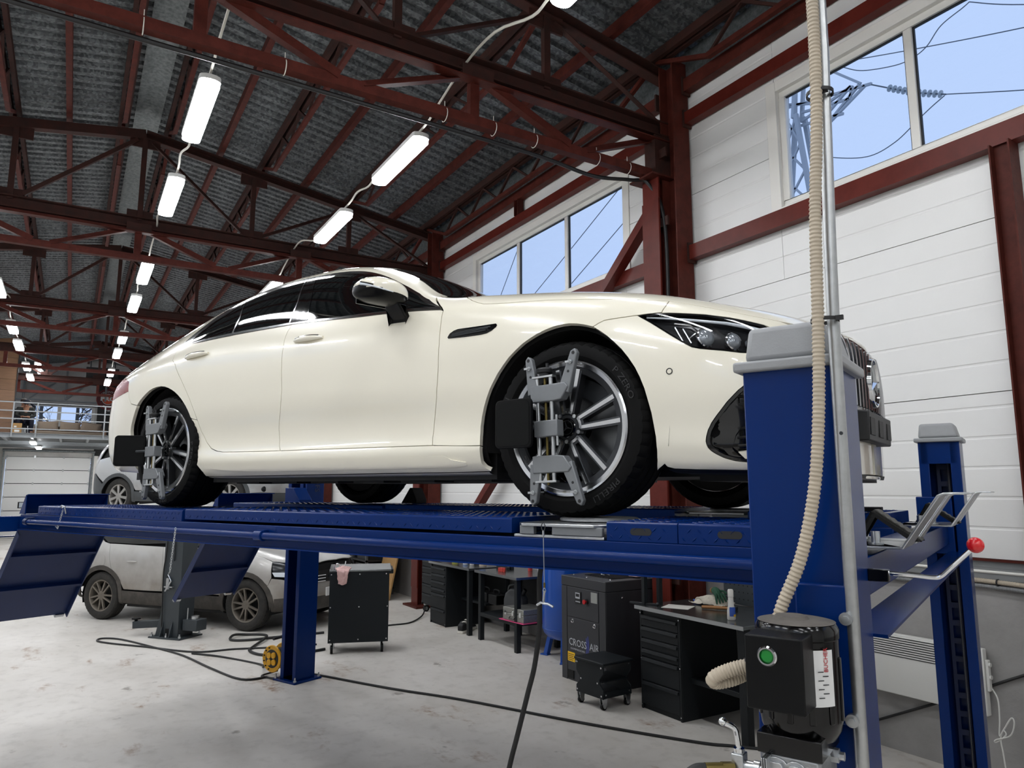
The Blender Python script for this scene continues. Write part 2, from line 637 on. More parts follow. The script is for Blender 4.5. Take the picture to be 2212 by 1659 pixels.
# corrugated roof deck: trapezoid ribs running down each slope
prof = []
x = XN
P, H = .19, .045
while x > XE - .3:
    prof += [(x, 0), (x - .085, 0), (x - .105, H), (x - .17, H)]
    x -= P
for side, y1 in (('window', YR + .25), ('far', YL - .25)):
    m = MB()
    za, zb = deck_z(YM), deck_z(y1)
    n = len(prof)
    vs = [(px, YM, za + pz) for px, pz in prof] + [(px, y1, zb + pz) for px, pz in prof]
    m.add(vs, [(i, i + 1, n + i + 1, n + i) for i in range(n - 1)])
    if side == 'window':
        ceil = m.build('ceiling', 'roof_deck_steel', kind='structure', label='dark galvanised corrugated steel roof deck', ang=20)
    else:
        m.build('roof_slope', 'roof_deck_steel', ceil, ang=20)
# cover sheet over the deck so no daylight leaks, and the ridge flashing
m = MB()
for y1 in (YR + .25, YL - .25):
    m.add([(XN, YM, deck_z(YM) + .09), (XE - .3, YM, deck_z(YM) + .09), (XE - .3, y1, deck_z(y1) + .09), (XN, y1, deck_z(y1) + .09)], [(0, 1, 2, 3)])
m.build('outer_sheet', 'galvanised', ceil)
m = MB()
for s in (-1, 1):
    m.add([(XN, YM, deck_z(YM) - .006), (XE, YM, deck_z(YM) - .006), (XE, YM + s * .17, deck_z(YM + .17) - .006), (XN, YM + s * .17, deck_z(YM + .17) - .006)], [(0, 1, 2, 3)])
m.build('trim_1', 'galvanised', kind='structure', label='galvanised flashing strip along the roof ridge')
MB().box(XE, XN, YR - .05, YR + .02, 6.26, 6.56).build('trim_2', 'galvanised', kind='structure', label='galvanised flashing where roof meets the window wall')

# ---- window wall: concrete plinth, ledge, white sandwich panels
wall = MB().box(XE, XN, YR, YR + .3, 0, 1.30).build('wall_right', 'wall_grey', kind='structure', label='window wall with raw grey concrete plinth and white ribbed panels')
MB().box(XE, XN, YR - .02, YR + .14, 1.30, 1.375).build('ledge', 'kerb_grey', wall)
MB().box(XE, XN, YR + .01, YR + .14, 1.375, 1.42).build('ledge_strip', 'kerb_grey', wall)
MB().box(XE, XN, YR - .008, YR + .14, 1.42, 1.437).build('brown_trim', 'red_steel', wall)

WIN = [(-4.12 - 5.87 * k, -.42 - 5.87 * k) for k in range(-1, 6)]   # openings
WZ0, WZ1 = 4.43, 5.60
def wall_panel(x0, x1, z0, z1, y, sgn, parent, seam, rib=True):
    """one sandwich panel; ribs every .2 m measured from its seam. sgn=+1: inner face looks to -y"""
    g = .004
    pts = [(y, z0 + .003)]
    k = 1
    while rib:
        z = seam + .205 * k
        if z > z1 - .03: break
        if z > z0 + .03:
            for dy, dz in ((0, -.012), (g, -.005), (g, .005), (0, .012)):
                pts.append((y + sgn * dy, z + dz))
        k += 1
    pts += [(y, z1 - .003), (y + sgn * .1, z1 - .003), (y + sgn * .1, z0 + .003)]
    MB().prism(pts, 'x', x0 + .002, x1 - .002).build('panel', 'wall_white', parent, ang=15)
ROWS = [1.437, 2.562, 3.776, 4.967, 6.40]
def panelled_side(y, sgn, parent, wins, xs):
    for b in range(len(xs) - 1):
        x1, x0 = xs[b], xs[b + 1]
        w = [q for q in wins if q[0] > x0 and q[1] < x1]
        for r in range(4):
            z0, z1 = ROWS[r], ROWS[r + 1]
            if not w or z1 <= WZ0:
                wall_panel(x0, x1, z0, z1, y, sgn, parent, z0)
                continue
            a, c = w[0]
            if z0 < WZ0: wall_panel(a, c, z0, WZ0, y, sgn, parent, z0)
            if z1 > WZ1: wall_panel(a, c, WZ1, z1, y, sgn, parent, z0, False)
            wall_panel(x0, a, z0, z1, y, sgn, parent, z0)
            wall_panel(c, x1, z0, z1, y, sgn, parent, z0)
PX = [XN, .45, -5.5, -11.45, -17.4, -23.35, -29.3, XE]
panelled_side(YR, 1, wall, WIN, PX)
MB().box(XE, XN, YR + .10, YR + .105, 1.44, WZ0 - .01).build('outer_skin', 'wall_white', wall)

def make_window(name, x0, x1, y, sgn, label, panes=3):
    t = thing(name, label, None, ((x0 + x1) / 2, y, WZ0), 0, kind='structure')
    L, Hh = (x1 - x0) / 2, WZ1 - WZ0
    f = MB()
    fw = .062
    yi, yo = sgn * .035, sgn * .095
    for z0, z1 in ((.02, .02 + fw), (Hh - .02 - fw, Hh - .02)):
        f.box(-L + .02, L - .02, min(yi, yo), max(yi, yo), z0, z1)
    ws = 2 * (L - .02) / panes
    for i in range(panes + 1):
        xc = -L + .02 + ws * i
        hw = fw if i in (0, panes) else fw * 1.1
        a = xc if i == 0 else xc - hw if i == panes else xc - hw / 2
        f.box(a, a + hw, min(yi, yo), max(yi, yo), .02 + fw, Hh - .02 - fw)
    f.build('window_frame', 'frame_white', t, bev=.006)
    for i in range(panes):
        a, b = -L + .02 + ws * i + fw * .55, -L + .02 + ws * (i + 1) - fw * .55
        MB().box(a, b, sgn * .062, sgn * .064, .02 + fw, Hh - .02 - fw).build('pane', 'window_glass', t)
        s = MB()
        for (p, q, r_, u) in ((a, a + .012, .02 + fw, Hh - .02 - fw), (b - .012, b, .02 + fw, Hh - .02 - fw), (a, b, .02 + fw, .094), (a, b, Hh - .094, Hh - .02 - fw)):
            s.box(p, q, min(sgn * .055, sgn * .075), max(sgn * .055, sgn * .075), r_, u)
        s.build('gasket', 'seal_black', t)
    # flashing that folds round the opening
    s = MB()
    for (p, q, r_, u) in ((-L - .09, -L + .02, -.07, Hh + .08), (L - .02, L + .09, -.07, Hh + .08), (-L + .02, L - .02, -.07, .02), (-L + .02, L - .02, Hh - .02, Hh + .08)):
        s.box(p, q, min(-sgn * .012, sgn * .1), max(-sgn * .012, sgn * .1), r_, u)
    s.build('window_surround', 'frame_white', t, bev=.004)
    return t
make_window('window_1', *WIN[1], YR, 1, 'high three-pane window showing the pylon, nearest on the right')
make_window('window_2', *WIN[2], YR, 1, 'high three-pane strip window above the white car bonnet')
for i, k in enumerate((0, 3, 4, 5, 6)):
    a, c = WIN[k]
    if c < XE + .4: continue
    make_window('window_%d' % (i + 3), max(a, XE + .3), c, YR, 1, ['strip window beside the camera outside the frame', 'third strip window along the window wall', 'fourth strip window along the window wall', 'fifth strip window along the window wall', 'last strip window of the window wall'][i])

# ---- opposite wall (behind the camera's left), near end wall
wl = MB().box(XE, XN, YL - .3, YL, 0, 1.30).build('wall_left', 'wall_grey', kind='structure', label='opposite side wall with grey plinth and white panels')
panelled_side(YL, -1, wl, WIN, PX)
MB().box(XE, XN, YL - .105, YL - .1, 1.44, WZ0 - .01).build('outer_skin', 'wall_white', wl)
for i, k in enumerate((0, 1, 2, 3, 4, 5)):
    make_window('window_%d' % (i + 10), *WIN[k], YL, -1, ['first', 'second', 'third', 'fourth', 'fifth', 'sixth'][i] + ' strip window of the opposite wall')
MB().prism([(YL - .3, 0), (YR + .3, 0), (YR + .3, deck_z(YR) + .05), (YM, deck_z(YM) + .08), (YL - .3, deck_z(YL) + .05)], 'x', XN, XN + .2).build('wall_near', 'wall_white', kind='structure', label='white end wall behind the camera')

# ---- far gable with sectional door and window
DY0, DY1, DZ = -2.30, .68, 3.22
EWY0, EWY1, EWZ0, EWZ1 = -1.62, .66, 4.50, 5.36
m = MB()
def gtop(y): return deck_z(y) + .05
ys = [YL - .3, DY0, EWY0, YM, EWY1, DY1, YR + .3]
m.prism([(YL - .3, 0), (DY0, 0), (DY0, gtop(DY0)), (YL - .3, gtop(YL - .3))], 'x', XE - .2, XE)
m.prism([(DY1, 0), (YR + .3, 0), (YR + .3, gtop(YR + .3)), (DY1, gtop(DY1))], 'x', XE - .2, XE)
m.prism([(DY0, DZ), (DY1, DZ), (DY1, EWZ0), (DY0, EWZ0)], 'x', XE - .2, XE)
m.prism([(DY0, EWZ0), (EWY0, EWZ0), (EWY0, EWZ1), (DY0, EWZ1)], 'x', XE - .2, XE)
m.prism([(EWY1, EWZ0), (DY1, EWZ0), (DY1, EWZ1), (EWY1, EWZ1)], 'x', XE - .2, XE)
m.prism([(DY0, EWZ1), (DY1, EWZ1), (DY1, gtop(DY1)), (YM, gtop(YM)), (DY0, gtop(DY0))], 'x', XE - .2, XE)
gable = m.build('wall_end', 'wall_end_grey', kind='structure', label='pale grey far gable wall above the sectional door')
MB().box(XE, XE + .02, DY1 + .06, 3.4, 3.3, 6.9).build('black_cladding', 'black_panel', gable)
m = MB()
for y in (-1.9, -.45, 1.0):
    m.bar((XE + .06, y, EWZ1 + .25), (XE + .06, y, deck_z(y) - .2), .07, .07)
m.bar((XE + .06, -2.4, 5.55), (XE + .06, .7, 5.55), .06, .06)
m.bar((XE + .06, -.45, 6.6), (XE + .06, -1.7, 5.6), .05, .05)
m.bar((XE + .06, -.45, 5.6), (XE + .06, .6, 6.6), .05, .05)
m.build('gable_framing', 'mezz_grey', gable)
MB().box(XE, XE + .05, EWY0 - .1, EWY1 + .1, EWZ1, EWZ1 + .09).build('blind_box', 'black_panel', gable)
w = thing('window_20', 'two-pane mezzanine window with bare branches behind it', None, (XE, 0, EWZ0), 0, kind='structure')
m = MB()
mid = -.62
for y0, y1, z0, z1 in ((EWY0, EWY1, 0, .05), (EWY0, EWY1, EWZ1 - EWZ0 - .05, EWZ1 - EWZ0), (EWY0, EWY0 + .07, .05, EWZ1 - EWZ0 - .05), (EWY1 - .12, EWY1, .05, EWZ1 - EWZ0 - .05), (mid - .07, mid + .07, .05, EWZ1 - EWZ0 - .05)):
    m.box(-.12, -.04, y0, y1, z0, z1)
m.build('window_frame', 'frame_white', w, bev=.005)
for y0, y1 in ((EWY0 + .07, mid - .07), (mid + .07, EWY1 - .12)):
    MB().box(-.085, -.082, y0, y1, .05, EWZ1 - EWZ0 - .05).build('pane', 'window_glass', w)

d = thing('door_1', 'white sectional garage door with a small framed porthole', None, (XE + .03, (DY0 + DY1) / 2, 0), 0, kind='structure')
n = 6
sh = DZ / n
for i in range(n):
    MB().prism([(-.03, i * sh + .012), (.03, i * sh + .012), (.03, (i + 1) * sh - .012), (-.03, (i + 1) * sh - .012)], 'y', -(DY1 - DY0) / 2 + .03, (DY1 - DY0) / 2 - .03).build('door_section', 'wall_white', d, bev=.006)
    m = MB()
    for y in (-1.43, -.5, .5, 1.43):
        m.box(.028, .05, y - .03, y + .03, (i + 1) * sh - .05, (i + 1) * sh + .05)
    m.build('hinge', 'alu', d)
MB().box(-.02, .0, -1.45, 1.45, 0, DZ).build('door_backing', 'seal_black', d)
m = MB()
m.box(.026, .045, -.93, -.1, 1.17, 1.42)
m.build('porthole_frame', 'seal_black', d, bev=.01)
MB().box(.04, .048, -.88, -.15, 1.20, 1.39).build('pane', mat('porthole_pane', '#b9c2cc', .15), d)
m = MB()
for s in (-1, 1):
    m.channel((.07, s * 1.55, 0), (.07, s * 1.55, DZ + .2), .05, .08)
m.cyl((.1, -1.6, DZ + .25), (.1, 1.6, DZ + .25), .05, 12)
m.build('door_track', 'galvanised', d)
MB().box(XE + .005, XE + .12, DY1 + .08, DY1 + .22, 0, 3.3).build('trim_3', 'frame_white', kind='structure', label='white door jamb to the right of the sectional door')

# ---- steel frame: columns, trusses, purlins, girts
NTH = ['beside the camera', 'nearest', 'second', 'third', 'fourth', 'over the mezzanine']
def make_column(k, x):
    t = thing('steel_column', None, 'column', (x, 0, 0))
    a = MB()
    a.ibeam((0, 5.14, 0), (0, 5.14, 5.14), .24, .26, .016, up=(0, 1, 0))
    a.box(-.125, .125, 5.0, 5.02, .3, 4.9)
    a.build('front_shaft', 'red_steel_bright', t)
    MB().ibeam((.17, 5.22, 0), (.17, 5.22, 6.42), .22, .2, .014, up=(1, 0, 0)).build('rear_shaft', 'red_steel', t)
    MB().box(-.2, .16, 4.90, 5.28, 5.14, 5.16).build('cap_plate', 'red_steel', t)
    b = MB()
    for z in (1.0, 2.2, 3.4, 4.6, 5.35):
        b.box(-.03, .2, 5.05, 5.07, z, z + .1)
    b.box(-.06, .10, 5.0, 5.24, 5.16, 5.62)
    b.build('splice_plate', 'old_steel', t)
    MB().box(-.22, .34, 4.9, 5.34, 0, .03).build('base_plate', 'red_steel', t)
    return t
col0 = make_column(0, TX[0])
cols = [col0]
for x in TX[1:]:
    c = copy_tree(col0)
    c.location.x = x
    cols.append(c)
for k, c in enumerate(cols):
    tag(c, ['red steel wall column beside the camera outside the frame', 'red steel wall column standing behind the white car bonnet', 'red steel wall column left of the grey workbench drawers', 'third red steel wall column, seen past the far rear wheel', 'fourth red steel wall column along the window wall', 'farthest red steel wall column near the mezzanine'][k], group='red wall columns')

def make_truss(x):
    t = thing('roof_truss', None, 'roof truss', (x, 0, 0))
    zc = 5.72
    def sec(name, m, mt='red_steel'):
        return m.build(name, mt, t)
    yl, yr = -4.06, 5.2
    sec('tie_beam', MB().ibeam((0, yl, zc), (0, yr + .1, zc), .18, .17, .016), 'old_steel')
    sec('tie_angle', MB().angle((.07, yl, zc - .10), (.07, yr, zc - .10), .11, .012))
    sec('bottom_chord', MB().bar((0, yl, 5.21), (0, yr, 5.21), .09, .09))
    for s, ye in ((1, yr), (-1, yl)):
        sec('top_chord', MB().channel((0, YM, chord_z(YM)), (0, ye + s * .1, chord_z(ye + s * .1)), .12, .13, .012), 'old_steel')
    V_ = [YM + 2.315 * i for i in (-1, 0, 1)]
    W_ = [YM + 2.315 * (i + .5) for i in (-2, -1, 0, 1)]
    for y in V_:
        sec('lower_post', MB().bar((0, y, 5.25), (0, y, zc - .1), .07, .09, up=(0, 1, 0)))
        sec('gusset', MB().box(-.012, .1, y - .16, y + .16, zc - .14, zc - .02), 'old_steel')
    for y in W_:
        for s in (-1, 1):
            y2 = y + s * 1.1575
            sec('lower_diagonal', MB().angle((.02, y + s * .1, 5.25), (.02, y2 - s * .12, zc - .10), .075, .01))
    N_ = [YM + 1.56 * i for i in (-2, -1, 0, 1, 2)]
    for i, y in enumerate(N_):
        sec('post', MB().bar((0, y, zc + .05), (0, y, chord_z(y) - .04), .06, .07, up=(0, 1, 0)), 'old_steel')
        sec('gusset', MB().box(-.012, .012, y - .2, y + .2, chord_z(y) - .2, chord_z(y) - .02), 'old_steel')
        sec('gusset', MB().box(-.012, .012, y - .17, y + .17, zc + .06, zc + .2), 'old_steel')
    def dg(a, za, b, zb):
        sec('diagonal', MB().angle((.02, a, za), (.02, b, zb), .055, .008), 'old_steel')
    for s in (-1, 1):
        y1, y2, y3 = YM + s * 1.56, YM + s * 3.12, YM + s * 4.6
        dg(YM + s * .1, chord_z(YM) - .1, y1 - s * .1, zc + .1)
        dg(y1 + s * .1, zc + .1, y2 - s * .1, chord_z(y2) - .08)
        dg(y2 + s * .1, chord_z(y2) - .08, y3, zc + .1)
    # pale straps that hold a cable under the bottom chord
    return t
tr0 = make_truss(TX[0])
trs = [tr0]
for x in TX[1:]:
    c = copy_tree(tr0)
    c.location.x = x
    trs.append(c)
for k, c in enumerate(trs):
    tag(c, 'red steel truss ' + ['beside the camera, mostly outside the frame', 'nearest the camera, crossing above the two big lamps', 'second from the camera, just left of the strip window', 'third from the camera, above the white car tail', 'fourth from the camera, left of the white car', 'at the mezzanine railing, farthest of the six'][k], group='roof trusses')
b = MB()
pts = spline([(-5.53, -2, 5.15), (-5.53, .5, 5.14), (-5.53, 2.2, 5.13), (-5.53, 3.6, 5.11), (-5.53, 4.3, 5.06), (-5.53, 4.8, 5.13), (-5.46, 5.0, 5.1), (-5.3, 5.06, 4.6), (-5.3, 5.06, 3.2)], 10)
b.tube(pts, .02, 8)
b.build('truss_cable', 'cable_black', label='black cable tied under the nearest truss and down the column', cat='cable')
for i, y in enumerate((.2, 1.2, 2.6, 3.1, 3.55, 4.3, 4.7)):
    m = MB()
    m.lathe([(.062, -.004), (.066, 0), (.062, .004)], (-5.45, y, 5.2), (0, 1, 0), 14)
    m.box(-5.452, -5.448, y - .003, y + .003, 5.26, 5.33)
    m.build('cable_tie', 'cable_white', label=['first', 'second', 'third', 'fourth', 'fifth', 'sixth', 'last'][6 - i] + ' white cable tie from the column on the nearest truss', cat='cable tie', group='white ties on the nearest truss')

LAT = [(YM + .32, 'just right of the ridge'), (YM - .3, 'just left of the ridge'), (2.27, 'second right of the ridge'), (3.72, 'third right of the ridge'), (5.12, 'along the window wall eave'), (-1.03, 'second left of the ridge'), (-2.6, 'third left of the ridge')]
SNG = [(1.62, 'first right of the ridge'), (2.95, 'second right of the ridge'), (4.5, 'third right of the ridge'), (-.4, 'first left of the ridge'), (-1.85, 'second left of the ridge')]
BAY = ['over the camera', 'bay of the largest lamps', 'in the third bay', 'in the fourth bay', 'in the bay before the mezzanine']
def lattice(L, name='lattice_purlin'):
    t = thing(name, None, 'purlin')
    zt, zb = -.06, -.42
    m = MB()
    for s in (-1, 1):
        m.channel((0, s * .045, zt), (-L, s * .045, zt), .05, .10, .008)
    m.build('top_chord', 'old_steel', t)
    MB().bar((-L * .13, 0, zb), (-L * .87, 0, zb), .055, .055).build('bottom_chord', 'red_steel', t)
    nodes = [.0, .13, .13 + .148, .13 + .296, .13 + .444, .13 + .592, .87, 1.0]
    for i in range(7):
        a, b_ = nodes[i], nodes[i + 1]
        if i in (0, 6):
            p = (-L * (a + .008 if i == 0 else b_ - .008), 0, zt - .05)
            q = (-L * (b_ if i == 0 else a), 0, zb)
            MB().bar(p, q, .045, .045).build('end_diagonal', 'red_steel', t)
        else:
            mid_ = (a + b_) / 2
            for e in (a, b_):
                MB().bar((-L * e, 0, zb), (-L * mid_, 0, zt - .04), .03, .03).build('web_bar', 'old_steel', t)
    return t
L = 5.95
lat0 = lattice(L)
first = True
for k in range(5):
    for y, w_ in LAT:
        o = lat0 if first else copy_tree(lat0)
        first = False
        o.location = (TX[k], y, deck_z(y) - .005)
        o.rotation_euler = (0, 0, 0)
        tag(o, 'lattice purlin %s, %s' % (w_, BAY[k]), group='lattice purlins')
sg = None
for k in range(5):
    for y, w_ in SNG:
        if sg is None:
            sg = MB().channel((0, 0, -.065), (-L, 0, -.065), .07, .12, .008).build('solid_purlin', 'red_steel')
            o = sg
        else:
            o = sg.copy()
            COL.objects.link(o)
        o.location = (TX[k], y, deck_z(y) - .005)
        tag(o, 'plain purlin %s, %s' % (w_, BAY[k]), 'purlin', 'plain purlins')
for y, w_ in LAT[:4] + [(4.5, 'near the eave')]:
    MB().channel((TX[5], y, deck_z(y) - .07), (XE, y, deck_z(y) - .07), .07, .12, .008).build('solid_purlin', 'red_steel', label='red channel purlin %s over the mezzanine' % w_, cat='purlin', group='mezzanine purlins')

for k in range(5):
    xa, xb = TX[k] - .13, TX[k + 1] + .28
    nb = ['beside the camera', 'in the bay of the strip window above the bonnet', 'in the third bay', 'in the fourth bay', 'before the mezzanine'][k]
    if k == 0: nb = 'in the bay of the pylon window'
    for z, h, w_, mt_ in ((4.31, .15, 'under the window', 'red_steel_bright'), (5.78, .13, 'over the window', 'red_steel_bright'), (6.15, .14, 'at the eave', 'red_steel')):
        g = thing('wall_girt', 'red steel girt %s %s' % (w_, nb), 'girt', (xa, 5.30, z), 0, 'wall girts')
        MB().channel((0, 0, 0), (xb - xa, 0, 0), .1, h, .01).build('channel', mt_, g)
        for xx in (.0, xb - xa):
            MB().box(xx - .012, xx + .012, -.06, .05, -h / 2 - .03, h / 2 + .03).build('end_cleat', 'old_steel', g)
# wall stud under the pylon window, hanger over the second window, knee brace
MB().ibeam((-2.24, 5.28, 0), (-2.24, 5.28, 4.24), .13, .13, .011, up=(1, 0, 0)).build('wall_stud', 'red_steel', label='red steel wall stud below the pylon window, right edge', cat='post')
MB().ibeam((-8.55, 5.29, 5.85), (-8.55, 5.29, 6.09), .1, .1, .01, up=(1, 0, 0)).build('girt_hanger', 'red_steel', label='short red hanger between girts over the strip window', cat='post')
MB().bar((-5.55, 5.2, 4.98), (-11.2, 5.2, .3), .12, .1).build('wall_brace', 'red_steel_bright', label='long red diagonal brace crossing the wall behind the car', cat='brace')

# ---- batten lamps with their cables
def lamp(x, y, z, label, group):
    t = thing('batten_lamp', label, 'lamp', (x, y, z), 0, group)
    l, w, n = .63, .082, 6
    out = [(cos(a) * w, sin(a) * w) for a in [pi * i / n for i in range(n + 1)]]
    poly = [(px * 1.0, l - w * .6 + py * .6) for px, py in out] + [(-px, -l + w * .6 - py * .6) for px, py in out]
    if 'd' not in LM:
        LM['h'] = MB().prism([(b_ * 1.0, a_ * 1.08) for a_, b_ in poly], 'z', .045, .09).mesh('housing')
        LM['d'] = MB().prism([(b_, a_) for a_, b_ in poly], 'z', 0, .045).mesh('diffuser')
        LM['c'] = MB().box(-.42, -.38, -.02, .02, .09, .12).box(.38, .42, -.02, .02, .09, .12).mesh('hanger')
    link('housing', LM['h'], 'lamp_white', t)
    link('diffuser', LM['d'], 'diffuser', t)
    link('hanger', LM['c'], 'alu', t)
    return t
LM = {}
LROW = [(2.76, 'right-hand row', 5.37), (.77, 'ridge row', 5.37), (-1.36, 'left-hand row', 5.37), (-3.45, 'added opposite wall row', 5.37)]  # last row, by the opposite wall, is out of view and added for its light
LB = ['over the camera', 'first bay ahead', 'second bay ahead', 'third bay ahead', 'bay before the mezzanine']
for k in range(-1, 5):
    xk = .5 - 5.95 * k
    for j, (y, w_, z) in enumerate(LROW):
        for i, dx in enumerate((-1.48, -3.8)):
            if k < 0 and j == 3: pass
            kk = max(k, 0)
            lb = 'lit white batten lamp, %s one of the %s, %s' % (['near', 'far'][i], w_, LB[kk] if k >= 0 else 'behind camera')
            lamp(xk + dx, y + .006 * k, z, lb, 'batten lamps')
            if k >= 0:
                pass
for j, (y, w_, z) in enumerate(LROW[:3]):
    pts = []
    for k in range(-1, 5):
        xk = .5 - 5.95 * k
        yy = y + .006 * k
        pts += [(xk, yy + .02, z + .36), (xk - .55, yy, z + .2), (xk - .8, yy, z + .135), (xk - 1.5, yy, z + .135), (xk - 2.15, yy, z + .135), (xk - 2.5, yy + .03, z + .14), (xk - 2.75, yy - .02, z + .15), (xk - 3.1, yy, z + .135), (xk - 3.8, yy, z + .135), (xk - 4.48, yy, z + .135), (xk - 4.8, yy + .03, z + .16), (xk - 5.3, yy - .02, z + .3)]
    MB().tube(spline(pts, 4), .012, 6).build('lamp_cable', 'cable_white', label='pale conduit linking the lamps of the ' + w_, cat='cable', group='lamp conduits')
for i, (x, y, z) in enumerate(((-28.8, -1.23, 6.0), (-30.6, -1.21, 6.0), (-32.0, -1.22, 6.0))):
    lamp(x, y, z, 'small distant batten lamp hung high over the mezzanine, %s' % ['nearest', 'middle', 'farthest'][i], 'mezzanine lamps')
for i, (x, y) in enumerate(((-29.8, -1.2), (-33.2, -1.15), (-29.8, 1.6), (-33.2, 1.6))):  # the right-hand pair is added to brighten the far end
    lamp(x, y, 3.46, 'lit batten lamp under the mezzanine floor, %s one' % ['nearer', 'farther', 'added nearer right-hand', 'added farther right-hand'][i], 'lamps under the mezzanine')
# ------------------------------------------------------------------ four-post lift (own frame: x = along the runways, front at +x; y away from camera)
LROT = radians(23.3)
LLOC = V((-2.7166, 2.5385, 0))
LM4 = Matrix.Translation(LLOC) @ Matrix.Rotation(LROT, 4, 'Z')
def in_lift(name, label, cat, p=(0, 0, 0), rz=0., group=None):
    return thing(name, label, cat, LM4 @ V(p), LROT + rz, group)
RZ = 1.79      # runway top
lift = in_lift('four_post_lift', 'blue four-post alignment lift carrying the white car', 'car lift')
def c_section(x0, x1, y0, y1, t=.008, lip=.05, s=1):
    """C opening towards +s*y; y0 is the closed side"""
    e = s * t
    l = s * lip
    return [(x0, y0), (x1, y0), (x1, y1), (x1 - lip, y1), (x1 - lip, y1 - e), (x1 - t, y1 - e), (x1 - t, y0 + e), (x0 + t, y0 + e), (x0 + t, y1 - e), (x0 + lip, y1 - e), (x0 + lip, y1), (x0, y1)]
POSTS = [(.95, 1.155, -1.70, -1.46, 1, 'near front'), (.96, 1.17, 1.70, 1.46, -1, 'far front'), (-4.86, -4.62, 1.70, 1.46, -1, 'far rear'), (-4.86, -4.62, -1.70, -1.46, 1, 'near rear')]
for x0, x1, y0, y1, s, w_ in POSTS:
    p = MB().prism(c_section(x0, x1, y0, y1, .008, .052, s), 'z', .02, 2.185).build('post', 'lift_blue', lift, bev=.004, label=w_ + ' post')
    xm, ym = (x0 + x1) / 2, (y0 + y1) / 2
    # latch ladder inside the post
    m = MB()
    yl = y0 + s * .06
    for dx in (-.026, .026):
        m.box(xm + dx - .009, xm + dx + .009, min(yl, yl + s * .01), max(yl, yl + s * .01), .1, 2.1)
    for k in range(20):
        m.box(xm - .02, xm + .02, min(yl, yl + s * .01), max(yl, yl + s * .01), .12 + k * .1, .15 + k * .1)
    m.build('latch_ladder', 'lift_blue_dark', p)
    MB().box(x0 + .012, x1 - .012, min(y1 - s * .004, y1), max(y1 - s * .004, y1), 2.05, 2.185).build('head_plate', 'lift_blue', p)
    MB().tube([(xm + .03, ym, .3), (xm + .03, ym, 2.1)], .005, 8).build('wire_rope', 'wire_rope', p)
    g = MB()
    g.box(x0 - .018, x1 + .018, min(y0, y1) - .018, max(y0, y1) + .018, 2.175, 2.20)
    g.build('cap_rim', 'cap_grey', lift, bev=.006)
    g = MB()
    a, b, c, d_ = x0 + .003, x1 - .003, min(y0, y1) + .003, max(y0, y1) - .003
    i = .02
    g.add([(a, c, 2.2), (b, c, 2.2), (b, d_, 2.2), (a, d_, 2.2), (a + i * .5, c + i * .5, 2.285), (b - i, c + i * .5, 2.285), (b - i, d_ - i, 2.285), (a + i * .5, d_ - i, 2.285)], [(0, 1, 5, 4), (1, 2, 6, 5), (2, 3, 7, 6), (3, 0, 4, 7), (4, 5, 6, 7), (3, 2, 1, 0)])
    g.build('post_cap', 'cap_grey', lift, bev=.014, seg=3, label='grey plastic cap')
    g = MB().box(x0 - .05, x1 + .05, min(y0, y1) - .05, max(y0, y1) + .05, 0, .02)
    bp = g.build('base_plate', 'lift_blue', lift, bev=.003)
    for dx in (x0 - .028, x1 + .028):
        for dy in (min(y0, y1) - .028, max(y0, y1) + .028):
            MB().cyl((dx, dy, .02), (dx, dy, .034), .016, 6).cyl((dx, dy, .034), (dx, dy, .06), .008, 8).build('anchor_bolt', 'zinc', bp)
# carriage boxes that ride on the far rear post; cross beams
for x, nm in ((-4.74, 'rear'), (1.02, 'front')):
    m = MB()
    m.ext((x, -1.55, 1.65), (x, 1.55, 1.65), [(-.06, -.055), (.06, -.055), (.06, .055), (-.06, .055)])
    cb = m.build('cross_beam', 'lift_blue', lift, bev=.004, label=nm + ' cross beam')
    f = MB()
    sg = 1 if x > 0 else -1
    f.box(min(x + sg * .06, x + sg * .16), max(x + sg * .06, x + sg * .16), -1.42, 1.42, 1.548, 1.556)
    f.build('beam_flange', 'lift_blue', cb)
    for y in (-1.44, 1.44):
        MB().box(x - .09, x + .09, min(y, y + .1 * (1 if y > 0 else -1)), max(y, y + .1 * (1 if y > 0 else -1)), 1.54, 1.86).build('carriage', 'lift_blue', cb, bev=.006)
m = MB()
m.prism([(-4.62, 1.56), (-4.40, 1.56), (-4.40, 1.80), (-4.50, 1.92), (-4.62, 1.92)], 'y', 1.24, 1.40)
m.build('safety_latch_box', 'lift_blue', lift, bev=.005)
# blue safety-lock panel with its lettering, mounted on the far rear post
MB().box(-4.60, -4.57, 1.47, 1.69, 1.5, 2.12).build('lock_cover', 'lift_blue', lift, bev=.004)

